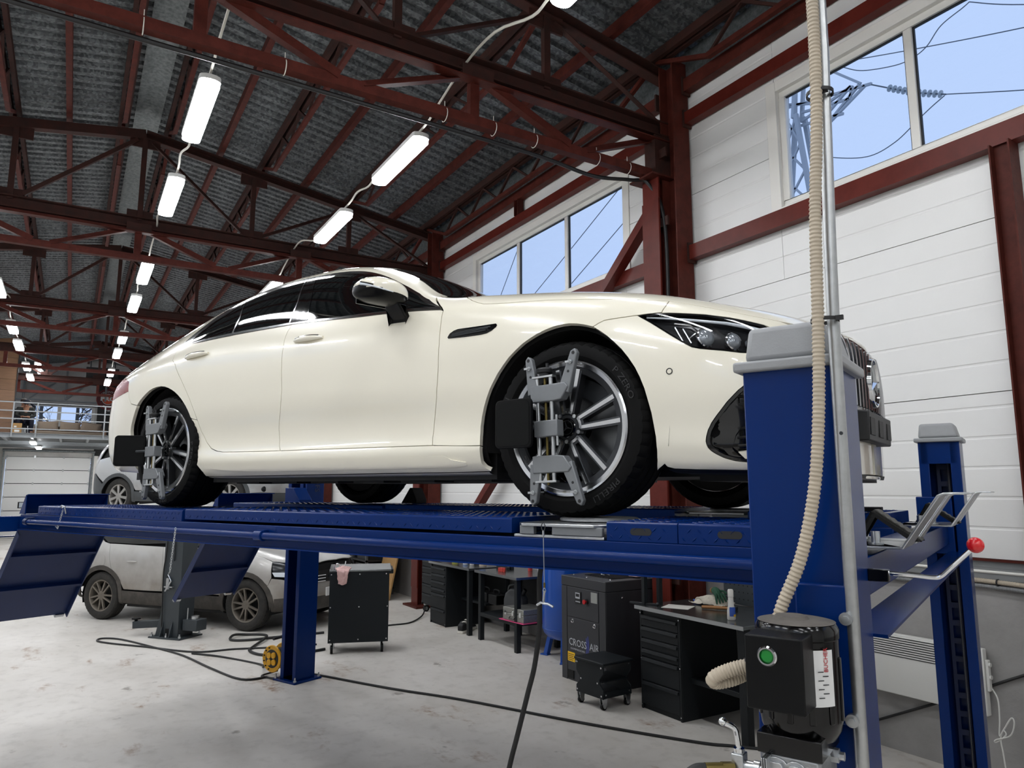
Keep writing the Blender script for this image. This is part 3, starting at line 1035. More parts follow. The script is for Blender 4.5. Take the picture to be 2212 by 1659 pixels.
def bumps(m, o, ex, ey, nx, ny, pitch, size=.012, hgt=.0022):
    """rows of raised diamond lozenges on the plane o + ex, ey"""
    ex, ey = V(ex), V(ey)
    n = ex.cross(ey)
    for i in range(nx):
        for j in range(ny):
            c = V(o) + ex * (i + .5 * (j % 2)) * pitch + ey * j * pitch * .75
            a = .785 if (i + j) % 2 else -.785
            u = ex * cos(a) + ey * sin(a)
            w = ex * -sin(a) + ey * cos(a)
            vs = [c - u * size, c - w * size * .28, c + u * size, c + w * size * .28, c - u * size * .5 + n * hgt, c + u * size * .5 + n * hgt]
            m.add(vs, [(0, 1, 5, 4), (1, 2, 5), (2, 3, 4, 5), (3, 0, 4)])
for s, nm in ((-1, 'near'), (1, 'far')):
    yo, yi = s * 1.10, s * .47
    ya, yb = min(yo, yi), max(yo, yi)
    rw = MB().box(-4.62, .94, ya, yb, 1.617, 1.722).build('runway', 'lift_blue', lift, bev=.004, label=nm + ' runway beam')
    f = MB()
    f.box(-4.62, .94, yo - .03 if s < 0 else yo, yo if s < 0 else yo + .03, 1.612, 1.618)
    f.build('runway_flange', 'lift_blue', rw)
    # tread covers: rear slip cover, long cover, two short covers with hand slots
    for x0, x1, zt, zl in ((-4.33, -2.46, RZ - .004, 1.722), (-2.43, -.155, RZ + .004, 1.735), (.255, .52, RZ, 1.722), (.522, .93, RZ, 1.722)):
        prof = [(ya, zl), (ya, zt - .006), (ya + .006, zt), (yb - .006, zt), (yb, zt - .006), (yb, zl)]
        tp = MB().prism(prof, 'x', x0, x1).build('tread_cover', 'lift_blue', rw, bev=.002)
        b_ = MB()
        pt = .036
        bumps(b_, (x0 + .02, ya + .03, zt), (1, 0, 0), (0, 1, 0), int((x1 - x0 - .03) / pt), int((yb - ya - .04) / (pt * .75)), pt)
        yy = ya if s < 0 else yb
        ex = (1, 0, 0) if s < 0 else (-1, 0, 0)
        bumps(b_, ((x0 if s < 0 else x1) + (.02 if s < 0 else -.02), yy, zl + .016), ex, (0, 0, 1), int((x1 - x0 - .03) / pt), max(1, int((zt - zl - .01) / (pt * .75))), pt)
        me = b_.mesh('tread_relief', 30, False)
        link('tread_relief', me, 'lift_blue', tp, kind='stuff')
        if x0 > 0:
            xm = (x0 + x1) / 2 + (.0 if x1 < .6 else -.03)
            h = MB()
            h.prism([(xm - .028 + .012 * cos(a), 1.757 + .012 * sin(a)) for a in [pi / 2 + pi * k / 6 for k in range(7)]] + [(xm + .028 + .012 * cos(a), 1.757 + .012 * sin(a)) for a in [-pi / 2 + pi * k / 6 for k in range(7)]], 'y', yo - s * .004, yo + s * .0012)
            h.build('hand_slot', 'plastic_black', tp)
    # guide tube along the outer side
    yt = s * 1.128
    MB().cyl((-4.40, yt, 1.672), (.94, yt, 1.672), .0185, 16).build('guide_tube', 'lift_blue', rw)
    m = MB()
    m.lathe([(.020, -.03), (.027, -.028), (.027, .028), (.020, .03)], (-1.69, yt, 1.672), (1, 0, 0), 18)
    m.box(-1.75, -1.60, yo - .001, yo + .001, 1.69, 1.712)
    m.box(-1.72, -1.66, min(yo, yt), max(yo, yt), 1.69, 1.70)
    m.build('tube_clamp', 'lift_blue', rw, bev=.002)
    m = MB()
    m.cyl((-4.45, yt, 1.672), (-4.40, yt, 1.672), .024, 14)
    m.cyl((-4.38, yt - .03, 1.70), (-4.38, yt + .03, 1.70), .005, 8)
    m.build('tube_stop', 'lift_blue_dark', rw)
    # rear end: raised stop plate and the hanging drive-on ramp
    st = MB()
    st.prism([(-4.70, 1.722), (-4.69, 1.722), (-4.60, 1.855), (-4.57, 1.86), (-4.572, 1.868), (-4.61, 1.863)], 'y', ya + .02, yb - .02)
    for y in (ya + .02, yb - .028):
        st.prism([(-4.695, 1.722), (-4.60, 1.722), (-4.60, 1.86)], 'y', y, y + .008)
    st.build('rear_stop', 'lift_blue', lift, bev=.002)
    rp = Matrix.Translation((-4.64, 0, 1.61)) @ Matrix.Rotation(radians(38), 4, 'Y')
    r_ = MB().box(-.008, .008, ya, yb, -.93, 0)
    r_.box(-.008, .05, ya, ya + .008, -.93, -.02).box(-.008, .05, yb - .008, yb, -.93, -.02)
    r_.xf(rp)
    ramp = r_.build('drive_on_ramp', 'lift_blue_dark', lift, bev=.002)
    for zz in (-.58, -.24):
        MB().box(.008, .045, ya + .008, yb - .008, zz - .012, zz + .012).xf(rp).build('ramp_rib', 'lift_blue_dark', ramp)
    for yy in (ya + .04, yb - .05):
        MB().box(-.005, .02, yy - .035, yy + .035, -.95, -.925).xf(rp).build('ramp_roller', 'zinc', ramp)
    b_ = MB()
    bumps(b_, (-.008, ya + .02, -.91), (0, 1, 0), (0, 0, -1), int((yb - ya - .03) / .05), 1, .05)
    # front end: galvanised wheel stop
    xs = .95
    y0, y1 = (ya + .1, yb - .12)
    f = MB()
    pl = [(xs, 1.728), (1.17, 1.728), (1.272, 1.880), (1.285, 1.886), (1.335, 1.886), (1.335, 1.892), (1.282, 1.892), (1.266, 1.885), (1.166, 1.735), (xs, 1.735)]
    f.prism(pl, 'y', y0, y0 + .2)
    f.prism(pl, 'y', y1 - .12, y1)
    f.box(xs, 1.166, y0, y1, 1.728, 1.735)
    f.build('front_wheel_stop', 'zinc', lift, bev=.002)
    for xx, yy in ((1.03, y0 + .1), (1.09, y0 + .06), (1.01, y1 - .06)):
        MB().cyl((xx, yy, 1.735), (xx, yy, 1.742), .022, 16).cyl((xx, yy, 1.742), (xx, yy, 1.775), .013, 12).build('stop_bolt', 'zinc', lift)
# lettering on the far rear post cover
for i, (tx, zz, sz) in enumerate((('EQFS', 1.97, .085),)):
    lettering('post_lettering', tx, sz, basis((-4.567, 1.57, zz), (0, 0, -1), (0, 1, 0)) @ Matrix.Identity(4), 'letter_navy', lift, .0008, .0015)

# release lever with the red knob
lv = in_lift('release_lever', 'bent chrome release lever with a red ball knob', 'lever', (1.155, -1.47, 1.70))
MB().box(0, .045, -.012, .012, -.014, .014).build('lever_socket', 'motor_black', lv, bev=.002)
MB().tube(spline([(.04, 0, .006), (.10, 0, .004), (.135, 0, .002), (.15, 0, .006), (.17, 0, .025), (.215, 0, .07)], 6), .0052, 10).build('lever_rod', 'chrome', lv)
MB().sphere((.222, 0, .078), .0175, 20, 14).build('red_knob', 'knob_red', lv)

# aluminium riser pipe and corrugated conduit on the near post
pp = in_lift('riser_pipe', 'bare aluminium riser pipe strapped to the near blue post', 'pipe', (1.163, -1.722, 0))
MB().tube([(0, 0, .02), (0, 0, 1.0), (0, 0, 2.25), (.004, 0, 2.45), (.016, 0, 2.9), (.03, 0, 5.2)], .0135, 16).build('pipe', 'alu', pp)
for z, xo_ in ((2.27, -.012), (2.80, .008)):
    MB().lathe([(.027, -.004), (.030, -.004), (.030, .004), (.027, .004)], (xo_ - .002, -.014, z), (0, 0, 1), 18, closed=True).box(.01, .026, -.03, -.022, z - .005, z + .005).build('strap', 'cable_black', pp)
MB().cyl((.004, -.014, 2.02), (.004, -.0155, 2.02), .004, 10).build('screw', 'steel_dark', pp)
def corrugated(m, path, r, pitch, depth=.13, n=12):
    P_ = even(path, pitch / 4)
    m.tube(P_, [r * (1 if i % 4 in (0, 1) else 1 - depth) for i in range(len(P_))], n)
    return m
corrugated(MB(), spline([tuple(LM4 @ V(p)) for p in [(1.19, -1.765, 5.2), (1.172, -1.76, 3.5), (1.168, -1.76, 2.85), (1.148, -1.762, 2.5), (1.14, -1.765, 2.25), (1.13, -1.765, 2.06), (1.112, -1.765, 1.90), (1.078, -1.765, 1.76), (1.035, -1.775, 1.655), (1.02, -1.785, 1.60)]], 30), .0135, .0095).build('corrugated_conduit', 'conduit_beige', label='beige corrugated conduit hanging down the near blue post', cat='conduit')

# hydraulic power unit on the near post
pu = in_lift('hydraulic_power_unit', 'black hydraulic power unit with a green button on the lift post', 'power unit', (1.07, -1.80, 1.40))
MB().box(-.02, .10, .07, .098, .02, .30).build('mount_plate', 'lift_blue', pu, bev=.004)
for z in (.035, .235):
    MB().cyl((.083, .07, z), (.083, .055, z), .013, 16).cyl((.083, .055, z), (.083, .05, z), .007, 6).build('mount_bolt', 'zinc', pu)
m = MB()
m.lathe([(.0, .235), (.062, .235), (.075, .232), (.081, .222), (.081, .205), (.079, .203), (.079, .05), (.076, .03), (.066, .012), (.05, .008), (.0, .008)], (0, -.005, 0), (0, 0, 1), 40)
m.build('motor_body', 'motor_black', pu)
for k in range(12):
    a = 2 * pi * k / 12
    m2 = MB()
    m2.obox((.079 * cos(a), -.005 + .079 * sin(a), .11), (.006, .012, .12), Matrix.Rotation(a, 3, 'Z'))
    m2.build('cooling_rib', 'motor_black', pu, bev=.002)
MB().lathe([(0, .237), (.06, .237), (.072, .2345), (.076, .2335)], (0, -.005, 0), (0, 0, 1), 40).build('dust_film', 'motor_dust', pu)
MB().lathe([(0, .243), (.03, .243), (.036, .237)], (-.01, -.005, 0), (0, 0, 1), 30).build('fan_boss', 'motor_dust', pu)
bx = MB().box(-.062, .047, -.150, -.07, .085, .222).build('control_box', 'box_black', pu, bev=.003)
MB().box(-.058, .043, -.07, -.06, .089, .218).build('box_gasket', 'motor_black', bx)
m = MB().lathe([(.0115, 0), (.019, 0), (.019, .005), (.0165, .008), (.0135, .008), (.0135, .004)], (-.018, -.150, .186), (0, -1, 0), 32)
m.build('button_bezel', 'chrome', bx)
MB().lathe([(0, .0055), (.010, .0055), (.0135, .003), (.0135, 0)], (-.018, -.150, .186), (0, -1, 0), 32).build('green_button', 'button_green', bx)
# rating label wrapped on the motor
m = MB()
R_ = .0825
vs, fs = [], []
for i in range(7):
    a = radians(-62 + i * 6)
    vs += [(R_ * cos(a), -.005 + R_ * sin(a), .085), (R_ * cos(a), -.005 + R_ * sin(a), .19)]
    if i: fs.append((2 * i - 2, 2 * i, 2 * i + 1, 2 * i - 1))
m.add(vs, fs).build('rating_label', 'label_white', pu)
arc = radians(-44)
e1 = V((-sin(arc), cos(arc), 0))
nn = V((cos(arc), sin(arc), 0))
lettering('label_print', 'BUCHER', .012, basis(nn * (R_ + .0008) + V((0, -.005, .172)), (0, 0, 1), -e1) @ Matrix.Translation((0, -.012, 0)), 'ink_red', pu, .0003)
for k in range(7):
    MB().obox(nn * (R_ + .0008) + V((0, -.005, .15 - k * .008)) + e1 * (.006 if k % 2 else -.004), (.0006, .012, .0016), Matrix.Rotation(arc, 3, 'Z')).build('label_line', 'ink_dark', pu)
# pump block
pb = MB().box(-.062, .052, -.085, .05, -.075, -.008).build('pump_block', 'cast_alu', pu, bev=.008)
MB().box(-.066, .056, -.088, .06, -.012, .026).build('adapter_flange', 'motor_black', pu, bev=.002)
for p, r in (((.006, -.085, -.038), .017), ((-.03, -.085, -.04), .02)):
    MB().cyl(p, (p[0], p[1] - .012, p[2]), r, 6).cyl(p, (p[0], p[1] - .004, p[2]), r * 1.25, 20).build('hex_plug', 'zinc', pb, bev=.001)
for p, r in (((.052, -.05, -.05), .011), ((.052, .005, -.02), .014)):
    MB().cyl(p, (p[0] + .014, p[1], p[2]), r, 6).cyl((p[0] + .014, p[1], p[2]), (p[0] + .024, p[1], p[2]), r * .6, 10).build('relief_valve', 'zinc', pb)
m = MB()
for k in range(3):
    m.box(-.050 + .004 * k, -.0475 + .004 * k, -.118, -.085, -.12, -.012)
m.build('release_handle', 'zinc', pb, bev=.0008)
# ball valve with chrome lever and the pressure hose
MB().box(-.112, -.088, -.11, -.08, -.055, -.018).build('valve_body', 'zinc', pu, bev=.002)
MB().cyl((-.09, -.095, -.042), (-.055, -.095, -.042), .0115, 18).cyl((-.07, -.095, -.042), (-.058, -.095, -.042), .015, 18).build('valve_nipple', 'zinc', pu)
MB().cyl((-.10, -.095, -.018), (-.10, -.095, -.010), .011, 16).tube(spline([(-.10, -.095, -.012), (-.103, -.095, .012), (-.108, -.095, .026), (-.125, -.10, .034)], 5), .0055, 10).sphere((-.129, -.101, .036), .0085, 16, 10).build('valve_lever', 'chrome', pu)
MB().cyl((-.108, -.11, -.045), (-.125, -.128, -.043), .0115, 6).cyl((-.122, -.125, -.0435), (-.15, -.152, -.042), .0105, 18).build('hose_fitting', 'brass', pu)
MB().cyl((-.07, -.095, -.052), (-.07, -.095, -.075), .004, 10).cyl((-.07, -.095, -.072), (-.07, -.095, -.13), .008, 6).build('bleed_nipple', 'brass', pu)
hose_p = spline([(-.145, -.147, -.042), (-.165, -.165, -.043), (-.18, -.18, -.058), (-.192, -.19, -.085), (-.20, -.195, -.14), (-.20, -.18, -.3), (-.16, -.1, -.8), (-.1, 0, -1.2), (-.05, .05, -1.385)], 8)
hz = MB().tube(hose_p, .0095, 14).build('pressure_hose', 'rubber_hose', pu)
# corrugated elbow that leaves the control box
ec = [(-.064, -.10, .152), (-.085, -.105, .148), (-.112, -.115, .138), (-.132, -.122, .127), (-.139, -.12, .117), (-.132, -.105, .113), (-.11, -.085, .118), (-.085, -.05, .13), (-.06, -.01, .145)]
corrugated(MB(), spline(ec, 16), .0145, .0062, .10, 14).build('conduit_elbow', 'conduit_beige', pu)
MB().cyl((-.062, -.10, .155), (-.078, -.10, .152), .0135, 8).build('conduit_gland', 'plastic_black', pu)
# hose print
hp = [V(p) for p in hose_p]
tg = (hp[24] - hp[14]).normalized()
nrm = V((.25, -1, .25)).normalized()
nrm = (nrm - tg * nrm.dot(tg)).normalized()
lettering('hose_print', 'EN853/2SN DN6', .0075, basis((hp[14] + hp[26]) * .5 + nrm * .0102 - V((0, 0, .006)), -tg, nrm.cross(-tg)), 'label_white', pu, .0002)
# ------------------------------------------------------------------ car body surfaces
def pchip_tan(xs, ys):
    xs, ys = np.asarray(xs, float), np.asarray(ys, float)
    h = np.diff(xs)
    d = np.diff(ys) / h
    m = np.zeros_like(ys)
    m[1:-1] = (d[:-1] * h[1:] + d[1:] * h[:-1]) / (h[:-1] + h[1:])
    m[0], m[-1] = d[0], d[-1]
    return m
class CarSurf:
    """half body lofted through stations; each station lists (y, z) controls from sill to roof centre.
    s is the station coordinate: x(s)=s between xf and xr, compressed towards nose and tail"""
    def __init__(self, st, xf, nose, sn, xr, tail, sl):
        self.S = np.array(sorted(st))
        self.Y = np.array([[p[0] for p in st[s]] for s in self.S])
        self.Z = np.array([[p[1] for p in st[s]] for s in self.S])
        self.K = self.Y.shape[1]
        self.TY = np.stack([pchip_tan(self.S, self.Y[:, k]) for k in range(self.K)], 1)
        self.TZ = np.stack([pchip_tan(self.S, self.Z[:, k]) for k in range(self.K)], 1)
        self.a = (xf, nose, sn, xr, tail, sl)
    def x_of(self, s):
        xf, nose, sn, xr, tail, sl = self.a
        if s > xf:
            q = min(1, (s - xf) / (sn - xf))
            return xf + (nose - xf) * (1 - (1 - q) ** 2)
        if s < xr:
            q = min(1, (xr - s) / (xr - sl))
            return xr + (tail - xr) * (1 - (1 - q) ** 2)
        return s
    def s_of(self, x):
        xf, nose, sn, xr, tail, sl = self.a
        if x > xf:
            return xf + (sn - xf) * (1 - sqrt(max(0, 1 - (x - xf) / (nose - xf))))
        if x < xr:
            return xr - (xr - sl) * (1 - sqrt(max(0, 1 - (x - xr) / (tail - xr))))
        return x
    def ctrl(self, s):
        i = int(np.clip(np.searchsorted(self.S, s) - 1, 0, len(self.S) - 2))
        h = self.S[i + 1] - self.S[i]
        t = (s - self.S[i]) / h
        a, b, c, d = 2 * t ** 3 - 3 * t * t + 1, (t ** 3 - 2 * t * t + t) * h, -2 * t ** 3 + 3 * t * t, (t ** 3 - t * t) * h
        return a * self.Y[i] + b * self.TY[i] + c * self.Y[i + 1] + d * self.TY[i + 1], a * self.Z[i] + b * self.TZ[i] + c * self.Z[i + 1] + d * self.TZ[i + 1]
    def P(self, s, t):
        y, z = self.ctrl(s)
        K = self.K
        t = min(max(t, 0.), K - 1.)
        i = min(int(t), K - 2)
        u = t - i
        def cr(v):
            p1, p2 = v[i], v[i + 1]
            # chord-weighted tangents keep flat runs flat and corners tidy
            def tan(j):
                if j == 0: return v[1] - v[0]
                if j == K - 1: return (v[K - 1] - v[K - 2]) if v is z else (v[K - 1] - v[K - 2])
                l0 = hypot(y[j] - y[j - 1], z[j] - z[j - 1]) + 1e-9
                l1 = hypot(y[j + 1] - y[j], z[j + 1] - z[j]) + 1e-9
                return ((v[j] - v[j - 1]) / l0 * l1 + (v[j + 1] - v[j]) / l1 * l0) / (l0 + l1)
            L = hypot(y[i + 1] - y[i], z[i + 1] - z[i]) + 1e-9
            def T(j):
                if j == 0 or j == K - 1:
                    if j == K - 1:
                        return 0. if v is z else -L
                    return v[1] - v[0]
                return tan(j) * L
            m1, m2 = T(i), T(i + 1)
            return (2 * u ** 3 - 3 * u * u + 1) * p1 + (u ** 3 - 2 * u * u + u) * m1 + (-2 * u ** 3 + 3 * u * u) * p2 + (u ** 3 - u * u) * m2
        return np.array([self.x_of(s), max(cr(y), 0.), cr(z)])
    def N(self, s, t):
        e = .004
        a = self.P(s + e, t) - self.P(s - e, t)
        b = self.P(s, min(t + e * 3, self.K - 1)) - self.P(s, max(t - e * 3, 0))
        n = np.cross(a, b)
        l = np.linalg.norm(n)
        if l < 1e-12:
            return np.array([0., 1., 0.])
        n /= l
        return -n

WHITE = {
 #        0            1            2            3            4            5            6            7             8            9
 -4.49: [(0, .26),    (0, .30),    (0, .40),    (0, .52),    (0, .68),    (0, .82),    (0, .90),    (0, .965),    (0, 1.01),   (0, 1.03)],
 -4.20: [(.48, .25),  (.55, .28),  (.60, .38),  (.63, .50),  (.63, .68),  (.61, .81),  (.56, .885),  (.47, .965),  (.30, 1.02), (0, 1.045)],
 -3.95: [(.68, .22),  (.76, .25),  (.825, .36), (.84, .46),  (.84, .68), (.81, .84),  (.735, .915),  (.59, 1.005), (.38, 1.06),(0, 1.085)],
 -3.75: [(.75, .21),  (.84, .24),  (.885, .34),  (.90, .44), (.905, .68), (.878, .86), (.80, .945), (.62, 1.065),  (.40, 1.125),(0, 1.15)],
 -3.40: [(.78, .20),  (.88, .22),  (.94, .32),  (.948, .42), (.968, .68), (.950, .885), (.865, .99),(.62, 1.170), (.43, 1.24),(0, 1.275)],
 -2.95: [(.79, .18),  (.895, .20), (.950, .30), (.948, .38), (.974, .66), (.960, .90),(.895, 1.032),(.626, 1.300),(.455, 1.372),(0, 1.39)],
 -2.50: [(.79, .17),  (.90, .187), (.950, .285),(.930, .355),(.958, .62), (.950, .895),(.905, 1.03),(.633, 1.378),(.474, 1.434),(0, 1.445)],
 -2.00: [(.79, .165), (.90, .185), (.948, .28), (.925, .345),(.952, .62), (.945, .88), (.903, 1.012),(.640, 1.402),(.48, 1.45),(0, 1.462)],
 -1.50: [(.79, .165), (.90, .185), (.946, .28), (.923, .345),(.950, .62), (.944, .87), (.903, .995),(.656, 1.353),(.52, 1.395), (0, 1.43)],
 -1.10: [(.79, .165), (.90, .185), (.944, .28), (.922, .345),(.949, .61), (.943, .855),(.905, .978),(.742, 1.178),(.62, 1.228),(0, 1.272)],
 -0.80: [(.79, .165), (.90, .185), (.944, .28), (.925, .345),(.949, .60), (.944, .84), (.908, .962),(.838, 1.03),(.74, 1.062),(0, 1.10)],
 -0.50: [(.79, .165), (.90, .185), (.946, .28), (.932, .345),(.952, .58), (.948, .815),(.903, .935),(.816, .998), (.66, 1.02), (0, 1.045)],
  0.00: [(.79, .17),  (.90, .19),  (.945, .28), (.942, .36), (.960, .56), (.953, .76), (.892, .885),(.775, .945), (.60, .972), (0, .992)],
  0.35: [(.78, .165), (.885, .185),(.915, .25), (.922, .34), (.936, .51), (.918, .69), (.862, .815),(.755, .876), (.58, .905), (0, .928)],
  0.60: [(.76, .16),  (.855, .18), (.880, .24), (.885, .34), (.892, .47), (.872, .625),(.815, .738),(.70, .806),  (.50, .838), (0, .862)],
  0.85: [(.68, .155), (.745, .175),(.768, .24), (.775, .34), (.775, .455),(.752, .585),(.69, .675), (.575, .745), (.36, .788), (0, .805)],
  1.10: [(.42, .15),  (.455, .17), (.465, .24), (.468, .34), (.468, .45), (.455, .56), (.415, .635),(.34, .695),  (.20, .732), (0, .747)],
  1.30: [(0, .15),    (0, .165),   (0, .24),    (0, .34),    (0, .45),    (0, .55),    (0, .615),   (0, .665),    (0, .70),    (0, .712)],
}
white_surf = CarSurf(WHITE, .60, .95, 1.30, -3.75, -4.12, -4.49)

def in_poly(p, poly):
    x, y = p
    c = False
    j = len(poly) - 1
    for i in range(len(poly)):
        xi, yi = poly[i]
        xj, yj = poly[j]
        if (yi > y) != (yj > y) and x < (xj - xi) * (y - yi) / (yj - yi) + xi:
            c = not c
        j = i
    return c
def dens(poly, hs, ht, closed=True):
    out = []
    n = len(poly)
    for i in range(n if closed else n - 1):
        a, b = poly[i], poly[(i + 1) % n]
        k = max(1, int(math.ceil(max(abs(b[0] - a[0]) / hs, abs(b[1] - a[1]) / ht))))
        out += [(a[0] + (b[0] - a[0]) * q / k, a[1] + (b[1] - a[1]) * q / k) for q in range(k)]
    if not closed: out.append(poly[-1])
    return out
def inset(cs, poly, g):
    """move an outline inwards by g metres, measured on the surface"""
    n = len(poly)
    area = sum(poly[i][0] * poly[(i + 1) % n][1] - poly[(i + 1) % n][0] * poly[i][1] for i in range(n))
    sg = 1 if area > 0 else -1
    out = []
    for i in range(n):
        s, t = poly[i]
        mt = np.linalg.norm(cs.P(s, min(t + .03, cs.K - 1)) - cs.P(s, max(t - .03, 0))) / .06 + 1e-4
        a, b = poly[i - 1], poly[(i + 1) % n]
        d1 = np.array([s - a[0], (t - a[1]) * mt]); d2 = np.array([b[0] - s, (b[1] - t) * mt])
        l1, l2 = np.linalg.norm(d1) + 1e-9, np.linalg.norm(d2) + 1e-9
        d = d1 / l1 + d2 / l2
        l = np.linalg.norm(d) + 1e-9
        nx, ny = -d[1] / l * sg, d[0] / l * sg
        k = min(1.6, 2 / max(l, .6))
        out.append((s + nx * g * k, min(max(t + ny * g * k / mt, 0), cs.K - 1)))
    return out
def panel_geo(cs, poly, holes=(), off=0., thick=.02, gap=.002, hs=.045, ht=.14, offf=None, keep_centre=True):
    """trimmed piece of the body surface with folded edges -> verts, normals, faces (near side is -y)"""
    tm = cs.K - 1 - 1e-6
    loops = []
    for k, pl in enumerate([poly] + list(holes)):
        p = dens(pl, hs * .7, ht * .7)
        q = inset(cs, p, gap if k == 0 else -gap)
        # keep points that lie on the centre line there
        q = [(b[0], tm) if a[1] >= tm - 1e-3 else b for a, b in zip(p, q)]
        loops.append(q)
    F = .16
    pts, edges = [], []
    for q in loops:
        o = len(pts)
        pts += q
        edges += [(o + i, o + (i + 1) % len(q)) for i in range(len(q))]
    bd = np.array(pts)
    s0, s1 = bd[:, 0].min(), bd[:, 0].max()
    t0, t1 = bd[:, 1].min(), bd[:, 1].max()
    gs = np.arange(s0 + hs / 2, s1, hs)
    gt = np.arange(t0 + ht / 2, t1, ht)
    for s in gs:
        for t in gt:
            if np.min(((bd[:, 0] - s) / hs) ** 2 + ((bd[:, 1] - t) / ht) ** 2) < .2: continue
            if in_poly((s, t), loops[0]) and not any(in_poly((s, t), h) for h in loops[1:]):
                pts.append((s, t))
    r = delaunay_2d_cdt([V((p[0], p[1] * F)) for p in pts], edges, [], 0, 1e-7)
    co = r[0]
    fc = []
    for f in r[2]:
        c = (sum(co[i][0] for i in f) / len(f), sum(co[i][1] for i in f) / len(f) / F)
        if in_poly(c, loops[0]) and not any(in_poly(c, h) for h in loops[1:]):
            fc.append(f)
    vs, ns = [], []
    for c in co:
        s, t = c[0], c[1] / F
        p, n = cs.P(s, t), cs.N(s, t)
        o = off if offf is None else offf(s, t)
        p = p + n * o
        vs.append((p[0], -p[1], p[2])); ns.append((n[0], -n[1], n[2]))
    fs = [tuple(f) for f in fc]
    # orient to the normals
    fs2 = []
    for f in fs:
        a, b, c = (np.array(vs[f[i]]) for i in (0, 1, 2))
        fs2.append(f if np.dot(np.cross(b - a, c - a), ns[f[0]]) >= 0 else f[::-1])
    fs = fs2
    if thick:
        for q in loops:
            P3, N3 = [], []
            for s, t in q:
                p, n = cs.P(s, t), cs.N(s, t)
                o = off if offf is None else offf(s, t)
                P3.append(p + n * o); N3.append(n)
            m = len(q)
            base = len(vs)
            for i in range(m):
                tg = P3[(i + 1) % m] - P3[i - 1]
                w = np.cross(tg, N3[i]); w /= np.linalg.norm(w) + 1e-9
                for d in (0, thick):
                    p = P3[i] - N3[i] * d
                    vs.append((p[0], -p[1], p[2])); ns.append((w[0], -w[1], w[2]))
            for i in range(m):
                j = (i + 1) % m
                if q[i][1] >= tm - 1e-3 and q[j][1] >= tm - 1e-3: continue
                fs.append((base + 2 * i, base + 2 * j, base + 2 * j + 1, base + 2 * i + 1))
    return vs, ns, fs
def geo_obj(name, geo, m, parent, side=-1, both=False, label=None):
    vs, ns, fs = geo
    if both:
        n = len(vs)
        vs = list(vs) + [(x, -y, z) for x, y, z in vs]
        ns = list(ns) + [(x, -y, z) for x, y, z in ns]
        fs = list(fs) + [tuple(i + n for i in f[::-1]) for f in fs]
    elif side > 0:
        vs = [(x, -y, z) for x, y, z in vs]
        ns = [(x, -y, z) for x, y, z in ns]
        fs = [f[::-1] for f in fs]
    me = bpy.data.meshes.new(name)
    me.from_pydata(vs, [], fs)
    for p in me.polygons: p.use_smooth = True
    me.normals_split_custom_set_from_vertices(ns)
    return link(name, me, m, parent, label=label)
